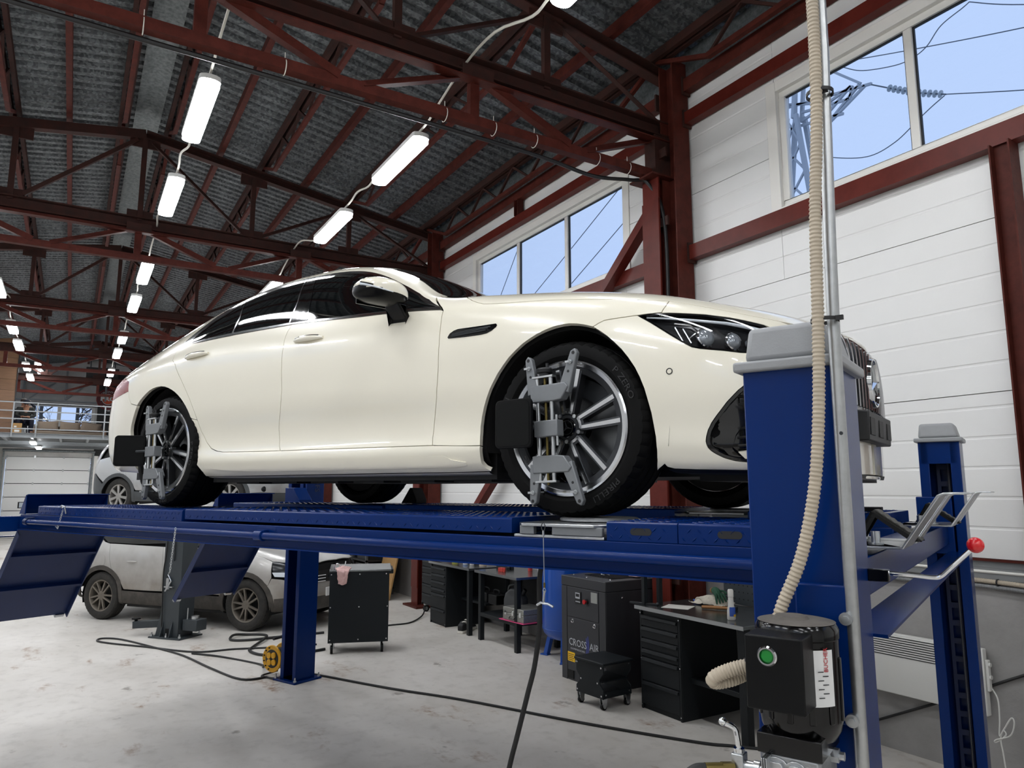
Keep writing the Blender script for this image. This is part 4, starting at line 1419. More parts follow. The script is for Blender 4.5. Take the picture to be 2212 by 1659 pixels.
# outlines of the white car's panels in (station, girth) coordinates
WL = {
 'front_door': [(-0.697,5.874),(-0.911,5.967),(-1.051,6.0),(-1.41,6.021),(-1.819,6.046),(-1.832,5.852),(-1.834,5.478),(-1.822,4.982),(-1.814,4.621),(-1.809,4.345),(-1.807,4.106),(-1.811,3.911),(-1.828,3.699),(-1.851,3.458),(-1.857,3.334),(-1.85,3.141),(-1.818,2.578),(-0.713,2.407),(-0.723,2.978),(-0.718,3.26),(-0.705,3.49),(-0.69,3.718),(-0.679,4.007),(-0.672,4.312),(-0.669,4.743),(-0.673,5.194),(-0.678,5.831)],
 'rear_door': [(-1.818,6.041),(-2.098,6.03),(-2.357,6.012),(-2.536,5.987),(-2.711,5.958),(-2.905,5.991),(-2.954,5.639),(-2.945,5.235),(-2.854,4.819),(-2.784,4.54),(-2.726,4.277),(-2.673,4.014),(-2.639,3.802),(-2.618,3.626),(-2.59,3.379),(-2.536,3.129),(-2.501,3.038),(-2.458,2.869),(-2.411,2.717),(-2.352,2.642),(-1.818,2.578),(-1.85,3.141),(-1.857,3.334),(-1.851,3.458),(-1.828,3.699),(-1.811,3.911),(-1.807,4.106),(-1.809,4.345),(-1.814,4.621),(-1.822,4.982),(-1.834,5.478),(-1.832,5.852)],
 'front_fender': [(-0.713,2.407),(-0.723,2.978),(-0.718,3.26),(-0.705,3.49),(-0.69,3.718),(-0.679,4.007),(-0.672,4.312),(-0.669,4.743),(-0.673,5.194),(-0.678,5.831),(-0.716,6.202),(-0.765,6.728),(-0.775,7.021),(-0.786,7.297),(-0.762,7.297),(-0.738,7.297),(-0.69,7.158),(-0.641,7.124),(-0.59,6.824),(-0.544,6.455),(-0.497,6.213),(-0.457,6.075),(-0.383,6.021),(-0.295,5.995),(-0.212,5.999),(-0.132,6.004),(-0.055,6.017),(0.018,6.045),(0.102,6.091),(0.19,6.152),(0.272,6.251),(0.344,6.375),(0.395,6.499),(0.397,6.087),(0.39,5.768),(0.349,5.667),(0.299,5.55),(0.241,5.431),(0.171,5.293),(0.149,5.19),(0.127,5.061),(0.086,5.106),(0.054,5.122),(0.022,5.115),(-0.013,5.068),(-0.049,4.994),(-0.085,4.92),(-0.122,4.835),(-0.156,4.745),(-0.192,4.648),(-0.229,4.524),(-0.268,4.388),(-0.299,4.252),(-0.33,4.105),(-0.354,3.961),(-0.377,3.817),(-0.398,3.659),(-0.416,3.501),(-0.431,3.327),(-0.44,3.149),(-0.44,2.886),(-0.432,2.228),(-0.57,2.295)],
 'hood_edge': [(-0.617,6.985),(-0.59,6.824),(-0.544,6.455),(-0.497,6.213),(-0.457,6.075),(-0.383,6.021),(-0.295,5.995),(-0.212,5.999),(-0.132,6.004),(-0.055,6.017),(0.018,6.045),(0.102,6.091),(0.19,6.152),(0.272,6.251),(0.344,6.375),(0.395,6.499)],
 'bumper_top': [(0.127,5.061),(0.149,5.19),(0.171,5.293),(0.241,5.431),(0.299,5.55)],
 'archF': [(0.354,0.859),(0.366,1.509),(0.371,2.039),(0.37,2.558),(0.364,3.005),(0.358,3.302),(0.347,3.596),(0.337,3.837),(0.321,4.07),(0.302,4.265),(0.278,4.444),(0.251,4.606),(0.219,4.749),(0.189,4.866),(0.157,4.965)],
 'headlight': [(0.303,5.542),(0.337,5.643),(0.389,5.751),(0.465,5.891),(0.546,6.056),(0.624,6.133),(0.703,6.138),(0.752,6.13),(0.793,5.929),(0.789,5.283),(0.757,4.935),(0.681,4.898),(0.622,4.899),(0.579,4.885),(0.543,4.87),(0.515,4.876),(0.476,4.966),(0.444,5.068),(0.412,5.178),(0.356,5.374)],
 'vent': [(-0.619,4.858),(-0.608,4.934),(-0.586,4.99),(-0.564,5.036),(-0.499,5.075),(-0.436,5.112),(-0.383,5.143),(-0.348,5.163),(-0.341,5.108),(-0.345,5.033),(-0.368,4.946),(-0.393,4.899),(-0.429,4.874),(-0.474,4.861),(-0.52,4.847),(-0.614,4.832)],
 'intake': [(0.758,4.427),(0.696,4.086),(0.674,3.953),(0.653,3.778),(0.631,3.592),(0.61,3.378),(0.593,3.211),(0.576,3.03),(0.563,2.793),(0.556,2.543),(0.554,2.397),(0.556,2.27),(0.561,2.141),(0.57,2.034),(0.588,1.857),(0.606,1.703),(0.625,1.599),(0.644,1.518),(0.676,1.457),(0.736,1.398)],
 'bumper_low': [(0.365,1.293),(0.371,1.097),(0.376,0.878),(0.379,0.48),(0.502,0.551),(0.677,0.601)],
 'sensor': [(0.435,4.255)],
 'archR': [(-3.393,3.304),(-3.381,3.436),(-3.355,3.589),(-3.326,3.762),(-3.295,3.932),(-3.261,4.057),(-3.22,4.165),(-3.183,4.253),(-3.147,4.324),(-3.104,4.377),(-3.056,4.407),(-3.01,4.414),(-2.964,4.394),(-2.923,4.353),(-2.883,4.303),(-2.847,4.243),(-2.814,4.173),(-2.782,4.093),(-2.755,4.01),(-2.73,3.927),(-2.71,3.84),(-2.694,3.747),(-2.682,3.65),(-2.67,3.547),(-2.661,3.44),(-2.653,3.326),(-2.644,3.209),(-2.633,3.092),(-2.618,2.903),(-2.599,2.542),(-2.584,2.176),(-2.586,1.896),(-2.601,1.711)],
 'sill_rear': [(-2.601,1.711),(-2.583,1.527),(-2.567,1.292),(-2.565,0.983),(-2.714,0.0)],
 'sill_bottom': [(-2.715,0.0),(-2.039,1.025),(-1.365,1.053),(-0.842,1.016),(-0.564,1.007),(-0.4,0.982)],
 'sill_front': [(-0.432,2.171),(-0.434,1.72),(-0.436,1.441),(-0.424,1.203),(-0.4,0.982)],
 'sill_crease': [(-2.527,1.71),(-2.455,1.895),(-2.264,1.964),(-1.694,1.889),(-1.097,1.801),(-0.642,1.749)],
 'dlo': [(-2.957,6.026),(-2.93,6.106),(-2.904,6.181),(-2.847,6.357),(-2.79,6.519),(-2.743,6.613),(-2.686,6.685),(-2.619,6.731),(-2.554,6.779),(-2.479,6.802),(-2.396,6.807),(-2.278,6.819),(-2.165,6.833),(-2.048,6.834),(-1.937,6.84),(-1.826,6.834),(-1.722,6.837),(-1.621,6.848),(-1.523,6.873),(-1.46,6.898),(-1.396,6.926),(-1.327,6.948),(-1.255,6.965),(-1.177,6.968),(-1.091,6.94),(-1.008,6.935),(-0.925,6.933),(-0.822,6.749),(-0.706,6.039),(-0.696,5.905),(-0.898,6.004),(-1.063,6.007),(-1.41,6.023),(-1.813,6.046),(-2.1,6.035),(-2.359,6.017),(-2.713,5.978),(-2.927,6.001)],
 'dlo_in': [(-2.86,6.006),(-2.813,6.154),(-2.76,6.295),(-2.698,6.407),(-2.606,6.524),(-2.468,6.607),(-2.328,6.667),(-2.11,6.716),(-1.894,6.74),(-1.686,6.75),(-1.494,6.801),(-1.38,6.849),(-1.239,6.875),(-1.08,6.841),(-0.916,6.779),(-0.745,6.133),(-0.906,6.114),(-1.071,6.07),(-1.417,6.057),(-1.821,6.079),(-2.11,6.07),(-2.37,6.055),(-2.692,6.037)],
 'bpillar': [(-1.918,6.747),(-1.821,6.744),(-1.734,6.376),(-1.688,6.071),(-1.841,6.075),(-1.852,6.363)],
 'qsplit': [(-2.466,6.645),(-2.471,6.634),(-2.395,6.309),(-2.381,6.048),(-2.369,6.05),(-2.378,6.294)],
 'rfsplit': [(-2.801,6.053),(-2.782,6.039)],
 'ws_edge': [(-1.378,8.076),(-1.311,8.019),(-1.254,7.915),(-1.155,7.827),(-1.069,7.818),(-0.999,7.975),(-0.936,8.033),(-0.888,8.055),(-0.836,8.062)],
 'tail': [(-3.612,4.493),(-3.55,4.648),(-3.509,4.741),(-3.477,4.656),(-3.464,4.443)],
 'bump_rear': [(-3.459,4.497),(-3.431,4.146),(-3.388,3.993),(-3.307,3.938)],
 'handle_f': [(-1.731,5.265),(-1.498,5.281)],
 'handle_r': [(-2.784,5.172),(-2.553,5.287)],
 'crease': [(-2.919,5.404),(-2.522,5.48),(-1.856,5.385),(-1.735,5.325)],
 'mirror': [(-0.918,5.998),(-1.031,5.711)],
}
# ------------------------------------------------------------------ wheels
def ring_tyre(R, r, w, n=192, sip=4, tread=True):
    """tyre about the y axis, outer face at y=-w/2"""
    h = w / 2
    q = R - r
    base = [(r, -h + .022), (r + .012, -h + .010), (r + q * .30, -h + .001), (r + q * .55, -h), (r + q * .80, -h + .006), (R - .010, -h + .020), (R - .003, -h + .034)]
    gr = []
    if tread:
        for c in (-.30, -.10, .10, .30):
            yc = w * c
            gr += [(R, yc - .006), (R - .007, yc - .0045), (R - .007, yc + .0045), (R, yc + .006)]
    prof = base + [(R, -h + .045)] + gr + [(R, h - .045)] + [(a, -b) for a, b in base[::-1]]
    k = len(prof)
    vs, fs = [], []
    for i in range(n):
        a = 2 * pi * i / n
        for j, (rr, y) in enumerate(prof):
            if sip and i % sip == 0 and j in (4, 5, 6, 7, k - 8, k - 7, k - 6, k - 5):
                rr -= .0045
            vs.append((rr * cos(a), y, rr * sin(a)))
        for j in range(k - 1):
            fs.append((i * k + j, ((i + 1) % n) * k + j, ((i + 1) % n) * k + j + 1, i * k + j + 1))
    return MB().add(vs, fs)
def spoke_poly(m, pts, y0, y1):
    """prism through an xz outline between two y values"""
    return m.prism(pts, 'y', y0, y1)
def strip(p, q, w0, w1):
    d = V((q[0] - p[0], q[1] - p[1])).normalized()
    n = V((-d.y, d.x))
    return [(p[0] + n.x * w0, p[1] + n.y * w0), (q[0] + n.x * w1, q[1] + n.y * w1), (q[0] - n.x * w1, q[1] - n.y * w1), (p[0] - n.x * w0, p[1] - n.y * w0)]
def pol(r, a): return (r * cos(a), r * sin(a))
def amg_wheel(parent, loc, side, R, w, rot):
    """twin-spoke wheel; built for the -y side, turned round for the other"""
    t = bpy.data.objects.new('wheel', None)
    COL.objects.link(t)
    t.parent = parent
    t.location = loc
    t.rotation_euler = (0, rot, 0) if side < 0 else (0, rot, pi)
    rr = .268
    h = w / 2
    if ('tyre', w) not in WC:
        WC['tyre', w] = ring_tyre(R, rr - .004, w).mesh('tyre', 28)
        m = MB().lathe([(rr - .012, h - .03), (rr - .030, h * .2), (rr - .034, -h + .05), (rr - .022, -h + .020)], (0, 0, 0), (0, 1, 0), 96)
        WC['barrel', w] = m.mesh('rim_barrel', 40)
        m = MB().lathe([(rr - .026, -h + .024), (rr - .020, -h + .010), (rr - .004, -h + .006), (rr + .003, -h + .010), (rr - .002, -h + .022)], (0, 0, 0), (0, 1, 0), 96)
        WC['lip', w] = m.mesh('rim_lip', 40)
        WC['flange', w] = MB().lathe([(rr - .050, -h + .034), (rr - .046, -h + .022), (rr - .022, -h + .014)], (0, 0, 0), (0, 1, 0), 96).mesh('rim_flange', 40)
        b, c = MB(), MB()
        for i in range(5):
            for s in (-1, 1):
                a = 2 * pi * i / 5
                p, q = pol(.062, a + s * .30), pol(rr - .030, a + s * .205)
                yf = -h + .014
                b.prism(strip(p, q, .013, .016), 'y', yf + .004, yf + .046)
                c.prism(strip(p, q, .0062, .0085), 'y', yf, yf + .005)
            # loop that closes the pair at the hub
            b.prism([pol(.054, 2 * pi * i / 5 + u) for u in (-.42, -.2, 0, .2, .42)] + [pol(.078, 2 * pi * i / 5 + u) for u in (.40, .2, 0, -.2, -.40)], 'y', yf + .004, yf + .046)
            c.prism([pol(.057, 2 * pi * i / 5 + u) for u in (-.36, -.2, 0, .2, .36)] + [pol(.068, 2 * pi * i / 5 + u) for u in (.36, .2, 0, -.2, -.36)], 'y', yf, yf + .005)
        WC['spoke', w] = b.mesh('spoke_body', 40)
        WC['face', w] = c.mesh('spoke_face', 40)
        WC['hub', w] = MB().lathe([(0, yf + .006), (.050, yf + .006), (.056, yf + .012), (.058, yf + .06), (0, yf + .06)], (0, 0, 0), (0, 1, 0), 40).mesh('hub', 40)
        m = MB().lathe([(0, yf + .0), (.036, yf + .0), (.039, yf + .003), (.039, yf + .01)], (0, 0, 0), (0, 1, 0), 40)
        WC['cap', w] = m.mesh('centre_cap', 40)
        m = MB()
        for i in range(3):
            a = pi / 2 + 2 * pi * i / 3
            m.prism([pol(.004, a - 1.05), pol(.026, a), pol(.004, a + 1.05)], 'y', yf - .0012, yf + .001)
        m.lathe([(.0265, yf - .0012), (.0285, yf - .0012), (.0285, yf + .001), (.0265, yf + .001)], (0, 0, 0), (0, 1, 0), 40, closed=True)
        WC['star', w] = m.mesh('cap_star', 30)
        m = MB()
        for i in range(5):
            a = 2 * pi * (i + .5) / 5
            x, z = pol(.056, a)
            m.cyl((x, yf + .0, z), (x, yf + .03, z), .0085, 6)
        WC['bolts', w] = m.mesh('wheel_bolts', 30)
        WC['disc', w] = MB().lathe([(.05, 0), (.19, 0), (.19, .03), (.05, .03)], (0, -h + .13, 0), (0, 1, 0), 64, closed=True).mesh('brake_disc', 30)
        WC['cal', w] = MB().prism([pol(.13, .4 + .1 * i) for i in range(11)] + [pol(.205, 1.4 - .1 * i) for i in range(11)], 'y', -h + .085, -h + .19).mesh('brake_caliper', 30)
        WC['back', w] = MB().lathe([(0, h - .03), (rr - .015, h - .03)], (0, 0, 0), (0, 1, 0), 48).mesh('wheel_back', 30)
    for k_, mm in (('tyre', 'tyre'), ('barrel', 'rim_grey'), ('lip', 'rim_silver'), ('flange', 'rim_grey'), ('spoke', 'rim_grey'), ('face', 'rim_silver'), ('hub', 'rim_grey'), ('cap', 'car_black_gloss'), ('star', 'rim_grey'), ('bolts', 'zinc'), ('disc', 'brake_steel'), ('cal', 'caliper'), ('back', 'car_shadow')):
        me = WC[k_, w]
        o = link(me.name.split('.')[0], me, mm, t)
    return t
WC = {}

# ------------------------------------------------------------------ white fastback on the lift
CZ = 1.793
car = in_lift('car', 'pearl white four-door fastback car raised on the blue lift', 'car', (0, 0, CZ))
cs = white_surf
def smooth_line(pts, n=3):
    return [(p.x, p.y) for p in spline([(a, b, 0) for a, b in pts], n)]
arF, arF2 = WL['archF'], WL['front_fender'][40:62]
door_f, door_r = WL['front_door'], WL['rear_door']
split = door_f[4:17]
fd_edge = door_f[17:]
rd_edge = door_r[5:20]
arR = WL['archR']
def both_sides(name, poly, m, label=None, **k):
    g = panel_geo(cs, poly, **k)
    a = geo_obj(name, g, m, car, -1, label=label)
    geo_obj(name, g, m, car, 1, label=label)
    return a
# crease: press the shoulder line and rocker into the doors through the surface itself
both_sides('front_door', door_f, 'car_white')
both_sides('rear_door', door_r, 'car_white')
hood_l = WL['hood_edge'][1:]
fender = WL['front_fender'][:12] + [(-.80, 7.12), (-.775, 7.55), (-.72, 7.80), (-.655, 7.55), (-.615, 7.1)] + hood_l + WL['front_fender'][33:]
both_sides('front_fender', fender, 'car_white')
sill = [rd_edge[8]] + rd_edge[9:] + [split[-1], fd_edge[0], arF2[-1]] + WL['sill_front'][1:-1] + [(-.40, 1.0), (-.60, .98), (-1.0, 1.0), (-2.0, 1.0), (-2.45, .98)] + WL['sill_rear'][3::-1] + arR[31:21:-1]
both_sides('side_sill', sill, 'car_white')
both_sides('sill_underlip', [(-.42, .95), (-.42, .1), (-2.5, .1), (-2.55, .95)], 'car_white', gap=0, thick=0)
# blade moulded into the sill
sc_ = WL['sill_crease']
blade = [(-2.47, 1.50), (-2.40, 1.60)] + [(q[0], q[1] + .02) for q in sc_[2:]] + [(-.60, 1.62), (-.52, 1.50), (-.52, 1.36), (-.60, 1.28), (-1.2, 1.30), (-2.0, 1.34)]
def blade_off(s_, t_): return .001 + .011 * max(0., sin(pi * min(1, max(0, (t_ - 1.26) / .42)))) * min(1, max(0, (-.5 - s_) / .1), max(0, (s_ + 2.5) / .25))
both_sides('sill_blade', blade, 'car_white', offf=blade_off, thick=.008, gap=0, ht=.06)
# rear quarter with roof rail and windscreen pillar
dlo = WL['dlo']
dlo_top = dlo[0:29]
dlo_top[5:11] = [(dlo_top[4][0] + (dlo_top[11][0] - dlo_top[4][0]) * (i / 7.), dlo_top[4][1] + (dlo_top[11][1] - dlo_top[4][1]) * sin(i / 7. * pi / 2)) for i in range(1, 7)]
quarter = rd_edge[8::-1] + dlo_top + [(-.775, 6.75), (-.80, 7.12), (-.775, 7.55), (-.80, 7.95), (-1.0, 7.93), (-1.18, 7.93), (-1.38, 8.0), (-1.45, 7.9), (-1.7, 7.72), (-2.2, 7.62), (-2.8, 7.62), (-3.2, 7.68), (-3.68, 7.7), (-3.95, 7.6), (-4.02, 6.6), (-4.02, 5.52), (-3.80, 5.30), (-3.60, 5.0), (-3.467, 4.74), (-3.452, 4.42), (-3.425, 4.14), (-3.388, 3.99)] + arR[4:23]
both_sides('rear_quarter', quarter, 'car_white', hs=.05)
both_sides('rear_bumper', [(-3.388, 3.99), (-3.425, 4.14), (-3.452, 4.42), (-3.6, 4.37), (-3.8, 4.34), (-4.2, 4.42), (-4.47, 4.46), (-4.47, .9), (-4.2, .9), (-3.7, .9), (-3.36, .95), (-3.375, 1.6), (-3.38, 2.2)] + arR[0:5], 'car_white', hs=.05)
both_sides('tail_lamp', [(-3.452, 4.42), (-3.467, 4.74), (-3.60, 5.0), (-3.80, 5.30), (-4.02, 5.52), (-4.3, 5.5), (-4.46, 5.35), (-4.46, 4.48), (-4.2, 4.42), (-3.8, 4.34), (-3.6, 4.37)], 'tail_red', off=-.002)
both_sides('boot_corner', [(-4.02, 5.52), (-4.02, 6.6), (-3.95, 7.6), (-4.2, 7.6), (-4.46, 7.5), (-4.46, 5.37), (-4.3, 5.52)], 'car_white')
def centre(name, poly, m, label=None, **k):
    return geo_obj(name, panel_geo(cs, poly, **k), m, car, both=True, label=label)
T9 = 9.0
hl = WL['headlight']
centre('bonnet', [(-.615, 7.1), (-.655, 7.55), (-.68, 7.9), (-.66, 8.4), (-.66, T9), (1.10, T9), (1.10, 8.2), (1.06, 7.4), (.95, 6.9), (.80, 6.6), (.70, 6.5), (.55, 6.52)] + hood_l[::-1], 'car_white', hs=.05)
both_sides('lamp_brow', [hood_l[-1], (.55, 6.52), (.70, 6.5), (.80, 6.6), (.87, 6.48), (.80, 6.03)] + hl[7:1:-1] + WL['front_fender'][34:32:-1], 'car_white', gap=.0015)
centre('windscreen', [(-.80, 7.97), (-.79, 8.4), (-.78, T9), (-1.52, T9), (-1.50, 8.5), (-1.40, 8.02), (-1.18, 7.95), (-1.0, 7.95)], 'car_glass', hs=.06)
centre('cowl', [(-.72, 7.82), (-.68, 7.92), (-.665, 8.4), (-.665, T9), (-.775, T9), (-.785, 8.4), (-.795, 7.96), (-.775, 7.58)], 'car_black', off=-.01)
centre('roof', [(-1.41, 8.02), (-1.51, 8.5), (-1.53, T9), (-2.86, T9), (-2.84, 8.2), (-2.8, 7.63), (-2.2, 7.63), (-1.7, 7.73), (-1.45, 7.91)], 'car_white', hs=.06)
centre('rear_window', [(-2.82, 7.63), (-2.86, 8.2), (-2.88, T9), (-3.62, T9), (-3.64, 8.2), (-3.66, 7.72), (-3.2, 7.69)], 'car_glass', hs=.06)
centre('boot_lid', [(-3.69, 7.72), (-3.66, 8.2), (-3.64, T9), (-4.46, T9), (-4.46, 7.55), (-4.2, 7.62), (-3.96, 7.62)], 'car_white', hs=.06)
# front bumper with the side intake opening
hl = WL['headlight']
intake = WL['intake']
bump = arF + WL['bumper_top'] + [hl[0]] + hl[:9:-1] + [(.80, 5.3), (.82, 5.9), (.80, 6.03), (.87, 6.48), (.96, 6.86), (1.07, 7.36), (1.115, 8.2), (1.115, T9), (1.29, T9), (1.29, .95), (1.1, .9), (.85, .92), (.6, .95), (.5, .96)] + [(.425, 1.0), (.40, 1.12), (.392, 1.3)]
both_sides('front_bumper', bump, 'car_white', holes=[intake], gap=.0018)
both_sides('bumper_lip', [(.40, .98), (.6, .93), (.85, .9), (1.29, .93), (1.29, .05), (.85, .05), (.45, .05)], 'car_black', gap=0, thick=0)
# dark shell behind the panel gaps
shell = arF[:] + [WL['bumper_top'][0]] + arF2 + [(-.43, 1.9), (-.43, .1), (-2.56, .1), (-2.60, 1.6)] + arR[:-1][::-1] + [(-3.38, 2.2), (-3.37, .3), (-4.47, .3), (-4.47, T9), (1.28, T9), (1.28, .3), (.42, .3), (.40, 1.2)]
both_sides('inner_shell', shell, 'car_shadow', off=-.045, thick=0, gap=-.004, hs=.1, ht=.3)
# side glass and brightwork
both_sides('window_trim', dlo, 'chrome_trim', off=.0015, thick=.01, gap=.0)
both_sides('side_glass', WL['dlo_in'], 'car_glass', off=.003, thick=.003, gap=0)
both_sides('pillar_cover', WL['bpillar'], 'car_black_gloss', off=.0045, thick=.003, gap=0)
both_sides('quarter_divider', WL['qsplit'], 'chrome_trim', off=.0045, thick=.003, gap=0)
b0, b1, b2 = WL['bpillar'][0], WL['bpillar'][4], WL['bpillar'][5]
both_sides('pillar_edge', [(b0[0] + .006, b0[1]), (b2[0] + .006, b2[1]), (b1[0] + .006, b1[1]), (b1[0] - .004, b1[1]), (b2[0] - .004, b2[1]), (b0[0] - .004, b0[1])], 'chrome_trim', off=.0055, thick=.002, gap=0)
# fender vent
both_sides('fender_vent', WL['vent'], 'car_black_gloss', off=.002, thick=.008, gap=0)
vp = WL['vent']
for k in range(3):
    u = .25 + .22 * k
    a = [(vp[1][0] * (1 - u) + vp[15][0] * u + .02, vp[1][1] * (1 - u) + vp[15][1] * u), (vp[8][0] * (1 - u) + vp[11][0] * u - .02, vp[8][1] * (1 - u) + vp[11][1] * u)]
    line = dens([a[0], a[1]], .02, 1, False)
    for sd in (-1, 1):
        P3 = [cs.P(*q) + cs.N(*q) * .004 for q in line]
        MB().tube([(p[0], sd * p[1], p[2]) for p in P3], .0035, 6).build('vent_fin', 'steel_dark', car)
# headlamps
def on_body(s, t, off=0., side=-1):
    p = cs.P(s, t) + cs.N(s, t) * off
    return V((p[0], side * p[1], p[2]))
both_sides('lamp_housing', hl, 'lamp_dark', off=-.03, thick=0, gap=-.003)
both_sides('lamp_bezel', hl, 'car_black_gloss', holes=[inset(cs, dens(hl, .03, .1), .007)], off=-.001, thick=.03, gap=.0005)
both_sides('lamp_cover', hl, 'lamp_cover', off=-.003, thick=0, gap=.001)
for sd in (-1, 1):
    drl = dens([(.335, 5.56), (.42, 5.66), (.52, 5.80), (.62, 5.93), (.70, 5.95), (.755, 5.93)], .015, 1, False)
    P3 = [on_body(a, b, -.012, sd) for a, b in drl]
    MB().tube(P3, [.003 + .005 * i / len(P3) for i in range(len(P3))], 8).build('running_light', 'lamp_strip', car)
    low = dens([(.44, 5.55), (.50, 5.60), (.53, 5.45), (.50, 5.15)], .015, 1, False)
    MB().tube([on_body(a, b, -.018, sd) for a, b in low], .003, 6).build('lamp_frame', 'chrome_trim', car)
    for (a, b, r) in ((.56, 5.30, .034), (.655, 5.32, .030), (.73, 5.35, .026)):
        c = on_body(a, b, -.022, sd)
        n = V(tuple(cs.N(a, b)))
        n.y *= sd
        ax = (n + V((.9, 0, 0))).normalized()
        MB().lathe([(r + .004, -.01), (r + .006, .004), (r + .002, .007), (r, .004)], c, ax, 28).build('projector_ring', 'chrome_trim', car)
        MB().lathe([(r, .002), (r * .85, .010), (r * .5, .016), (0, .018)], c, ax, 28).build('projector_lens', 'lamp_lens', car)
    for a in (.475, .505):
        MB().tube([on_body(a - .03, 5.42, -.016, sd), on_body(a + .005, 5.02, -.016, sd)], .0028, 6).build('lamp_fin', 'lamp_lens', car)
# intake: gloss black duct, blade and flap
both_sides('intake_duct', intake, 'car_black_gloss', off=-.045, thick=0, gap=-.006)
both_sides('intake_lip', intake, 'car_black_gloss', holes=[inset(cs, dens(intake, .03, .1), .012)], off=-.003, thick=.03, gap=.001)
both_sides('intake_blade', [(.60, 3.2), (.66, 3.55), (.72, 3.7), (.70, 3.2), (.655, 2.6), (.64, 2.1), (.66, 1.75), (.72, 1.6), (.68, 1.52), (.63, 1.7), (.605, 2.2), (.605, 2.8)], 'car_black_gloss', off=-.012, thick=.025, gap=0)
both_sides('intake_flap', [(.66, 1.95), (.72, 2.05), (.76, 1.6), (.73, 1.44), (.69, 1.47)], 'car_white', off=-.008, thick=.02, gap=0)
for k in range(6):
    t_ = 2.2 + k * .32
    for sd in (-1, 1):
        MB().tube([on_body(.66, t_, -.035, sd), on_body(.75, t_ + .05, -.035, sd)], .005, 6).build('intake_slat', 'car_black', car)
# parking sensor
for sd in (-1, 1):
    c = on_body(*WL['sensor'][0], .0005, sd)
    n = V(tuple(cs.N(*WL['sensor'][0])))
    n.y *= sd
    MB().lathe([(.0115, -.004), (.0125, .0006), (.0095, .0008), (.0085, -.003)], c, n, 28).build('sensor_ring', 'car_black', car)
    MB().lathe([(0, .001), (.008, .001), (.009, -.003)], c, n, 28).build('park_sensor', 'car_white', car)
# door handles
for (sa, ta), (sb, tb) in (WL['handle_f'], WL['handle_r']):
    for sd in (-1, 1):
        L_ = [(sa + (sb - sa) * i / 12, ta + (tb - ta) * i / 12) for i in range(13)]
        prof_r = [.004 + .013 * sin(pi * min(1, max(0, (i + .4) / 12.8))) ** .6 for i in range(13)]
        P3 = [on_body(a, b, .004 + .014 * sin(pi * i / 12) ** .7, sd) for i, (a, b) in enumerate(L_)]
        MB().tube(P3, prof_r, 12).build('door_handle', 'car_white', car)
        P4 = [on_body(a, b + .05, .013 + .016 * sin(pi * i / 12) ** .7, sd) for i, (a, b) in enumerate(L_)]
        MB().tube(P4[1:-1], [.0035 + .002 * sin(pi * i / 10) for i in range(11)], 8).build('handle_trim', 'chrome_trim', car)
        cup = [(sa + (sb - sa) * (.22 + .5 * u[0]), ta + (tb - ta) * .5 + u[1]) for u in [(.5 + .5 * cos(q), -.14 + .19 * sin(q)) for q in [2 * pi * j / 20 for j in range(20)]]]
# grille with vertical bars, star and plate carrier
grp = [(1.02, 4.1), (.99, 5.2), (1.0, 6.0), (1.06, 6.9), (1.14, 7.5), (1.285, 7.7), (1.285, 3.7), (1.14, 3.8)]
both_sides('grille_surround', grp, 'chrome_trim', off=.004, thick=.02, gap=-.010)
both_sides('grille', grp, 'car_black_gloss', off=.007, thick=.02, gap=0)
for yy in [i * .052 for i in range(-8, 9)]:
    s_ = 1.30 - .20 * abs(yy) / .45
    P3 = []
    for t_ in [3.9 + i * .3 for i in range(12)]:
        lo, hi = 1.0, 1.299
        for _ in range(30):
            md = (lo + hi) / 2
            if cs.P(md, t_)[1] > abs(yy): lo = md
            else: hi = md
        p = cs.P(lo, t_)
        P3.append((p[0] + .014, yy, p[2]))
    MB().tube(P3, .006, 6).build('grille_bar', 'chrome_trim', car)
em = V((.968, 0, .56))
MB().lathe([(.093, -.004), (.098, .012), (.105, .012), (.110, -.004)], em, (1, 0, 0), 48).build('star_ring', 'chrome', car)
MB().lathe([(0, .003), (.094, .003)], em, (1, 0, 0), 48).build('star_disc', 'car_black_gloss', car)
m = MB()
for i in range(3):
    a = pi / 2 + 2 * pi * i / 3
    y0, z0 = .012 * cos(a - 1.05), .012 * sin(a - 1.05)
    y1, z1 = .094 * cos(a), .094 * sin(a)
    y2, z2 = .012 * cos(a + 1.05), .012 * sin(a + 1.05)
    m.add([em + V((.004, y0, z0)), em + V((.006, y1, z1)), em + V((.004, y2, z2)), em + V((.018, 0, 0))], [(0, 1, 3), (1, 2, 3), (0, 3, 2)])
m.build('star', 'chrome', car)
pc = MB().prism([(.925, .30), (.985, .30), (.99, .42), (.93, .425)], 'y', -.27, .27).build('plate_carrier', 'plastic_black', car, bev=.006)
for yy in (-.2, 0, .2):
    MB().box(.987, .991, yy - .05, yy + .05, .325, .395).build('carrier_recess', 'car_black', pc)
sp = MB().prism([(-.62, .165), (.62, .165), (.62, .175), (-.62, .175)], 'x', .70, .72)
m = MB()
for i in range(12):
    y0 = -.55 + 1.1 * i / 11
    pass
outl = []
for i in range(25):
    yy = -.60 + 1.2 * i / 24
    outl.append((.955 - .18 * (abs(yy) / .6) ** 2.4, yy))
inn = [(x_ - .10, yy) for x_, yy in outl][::-1]
MB().prism([(a, b) for a, b in outl + inn], 'z', .150, .163).build('front_splitter', 'car_white', car, bev=.003)
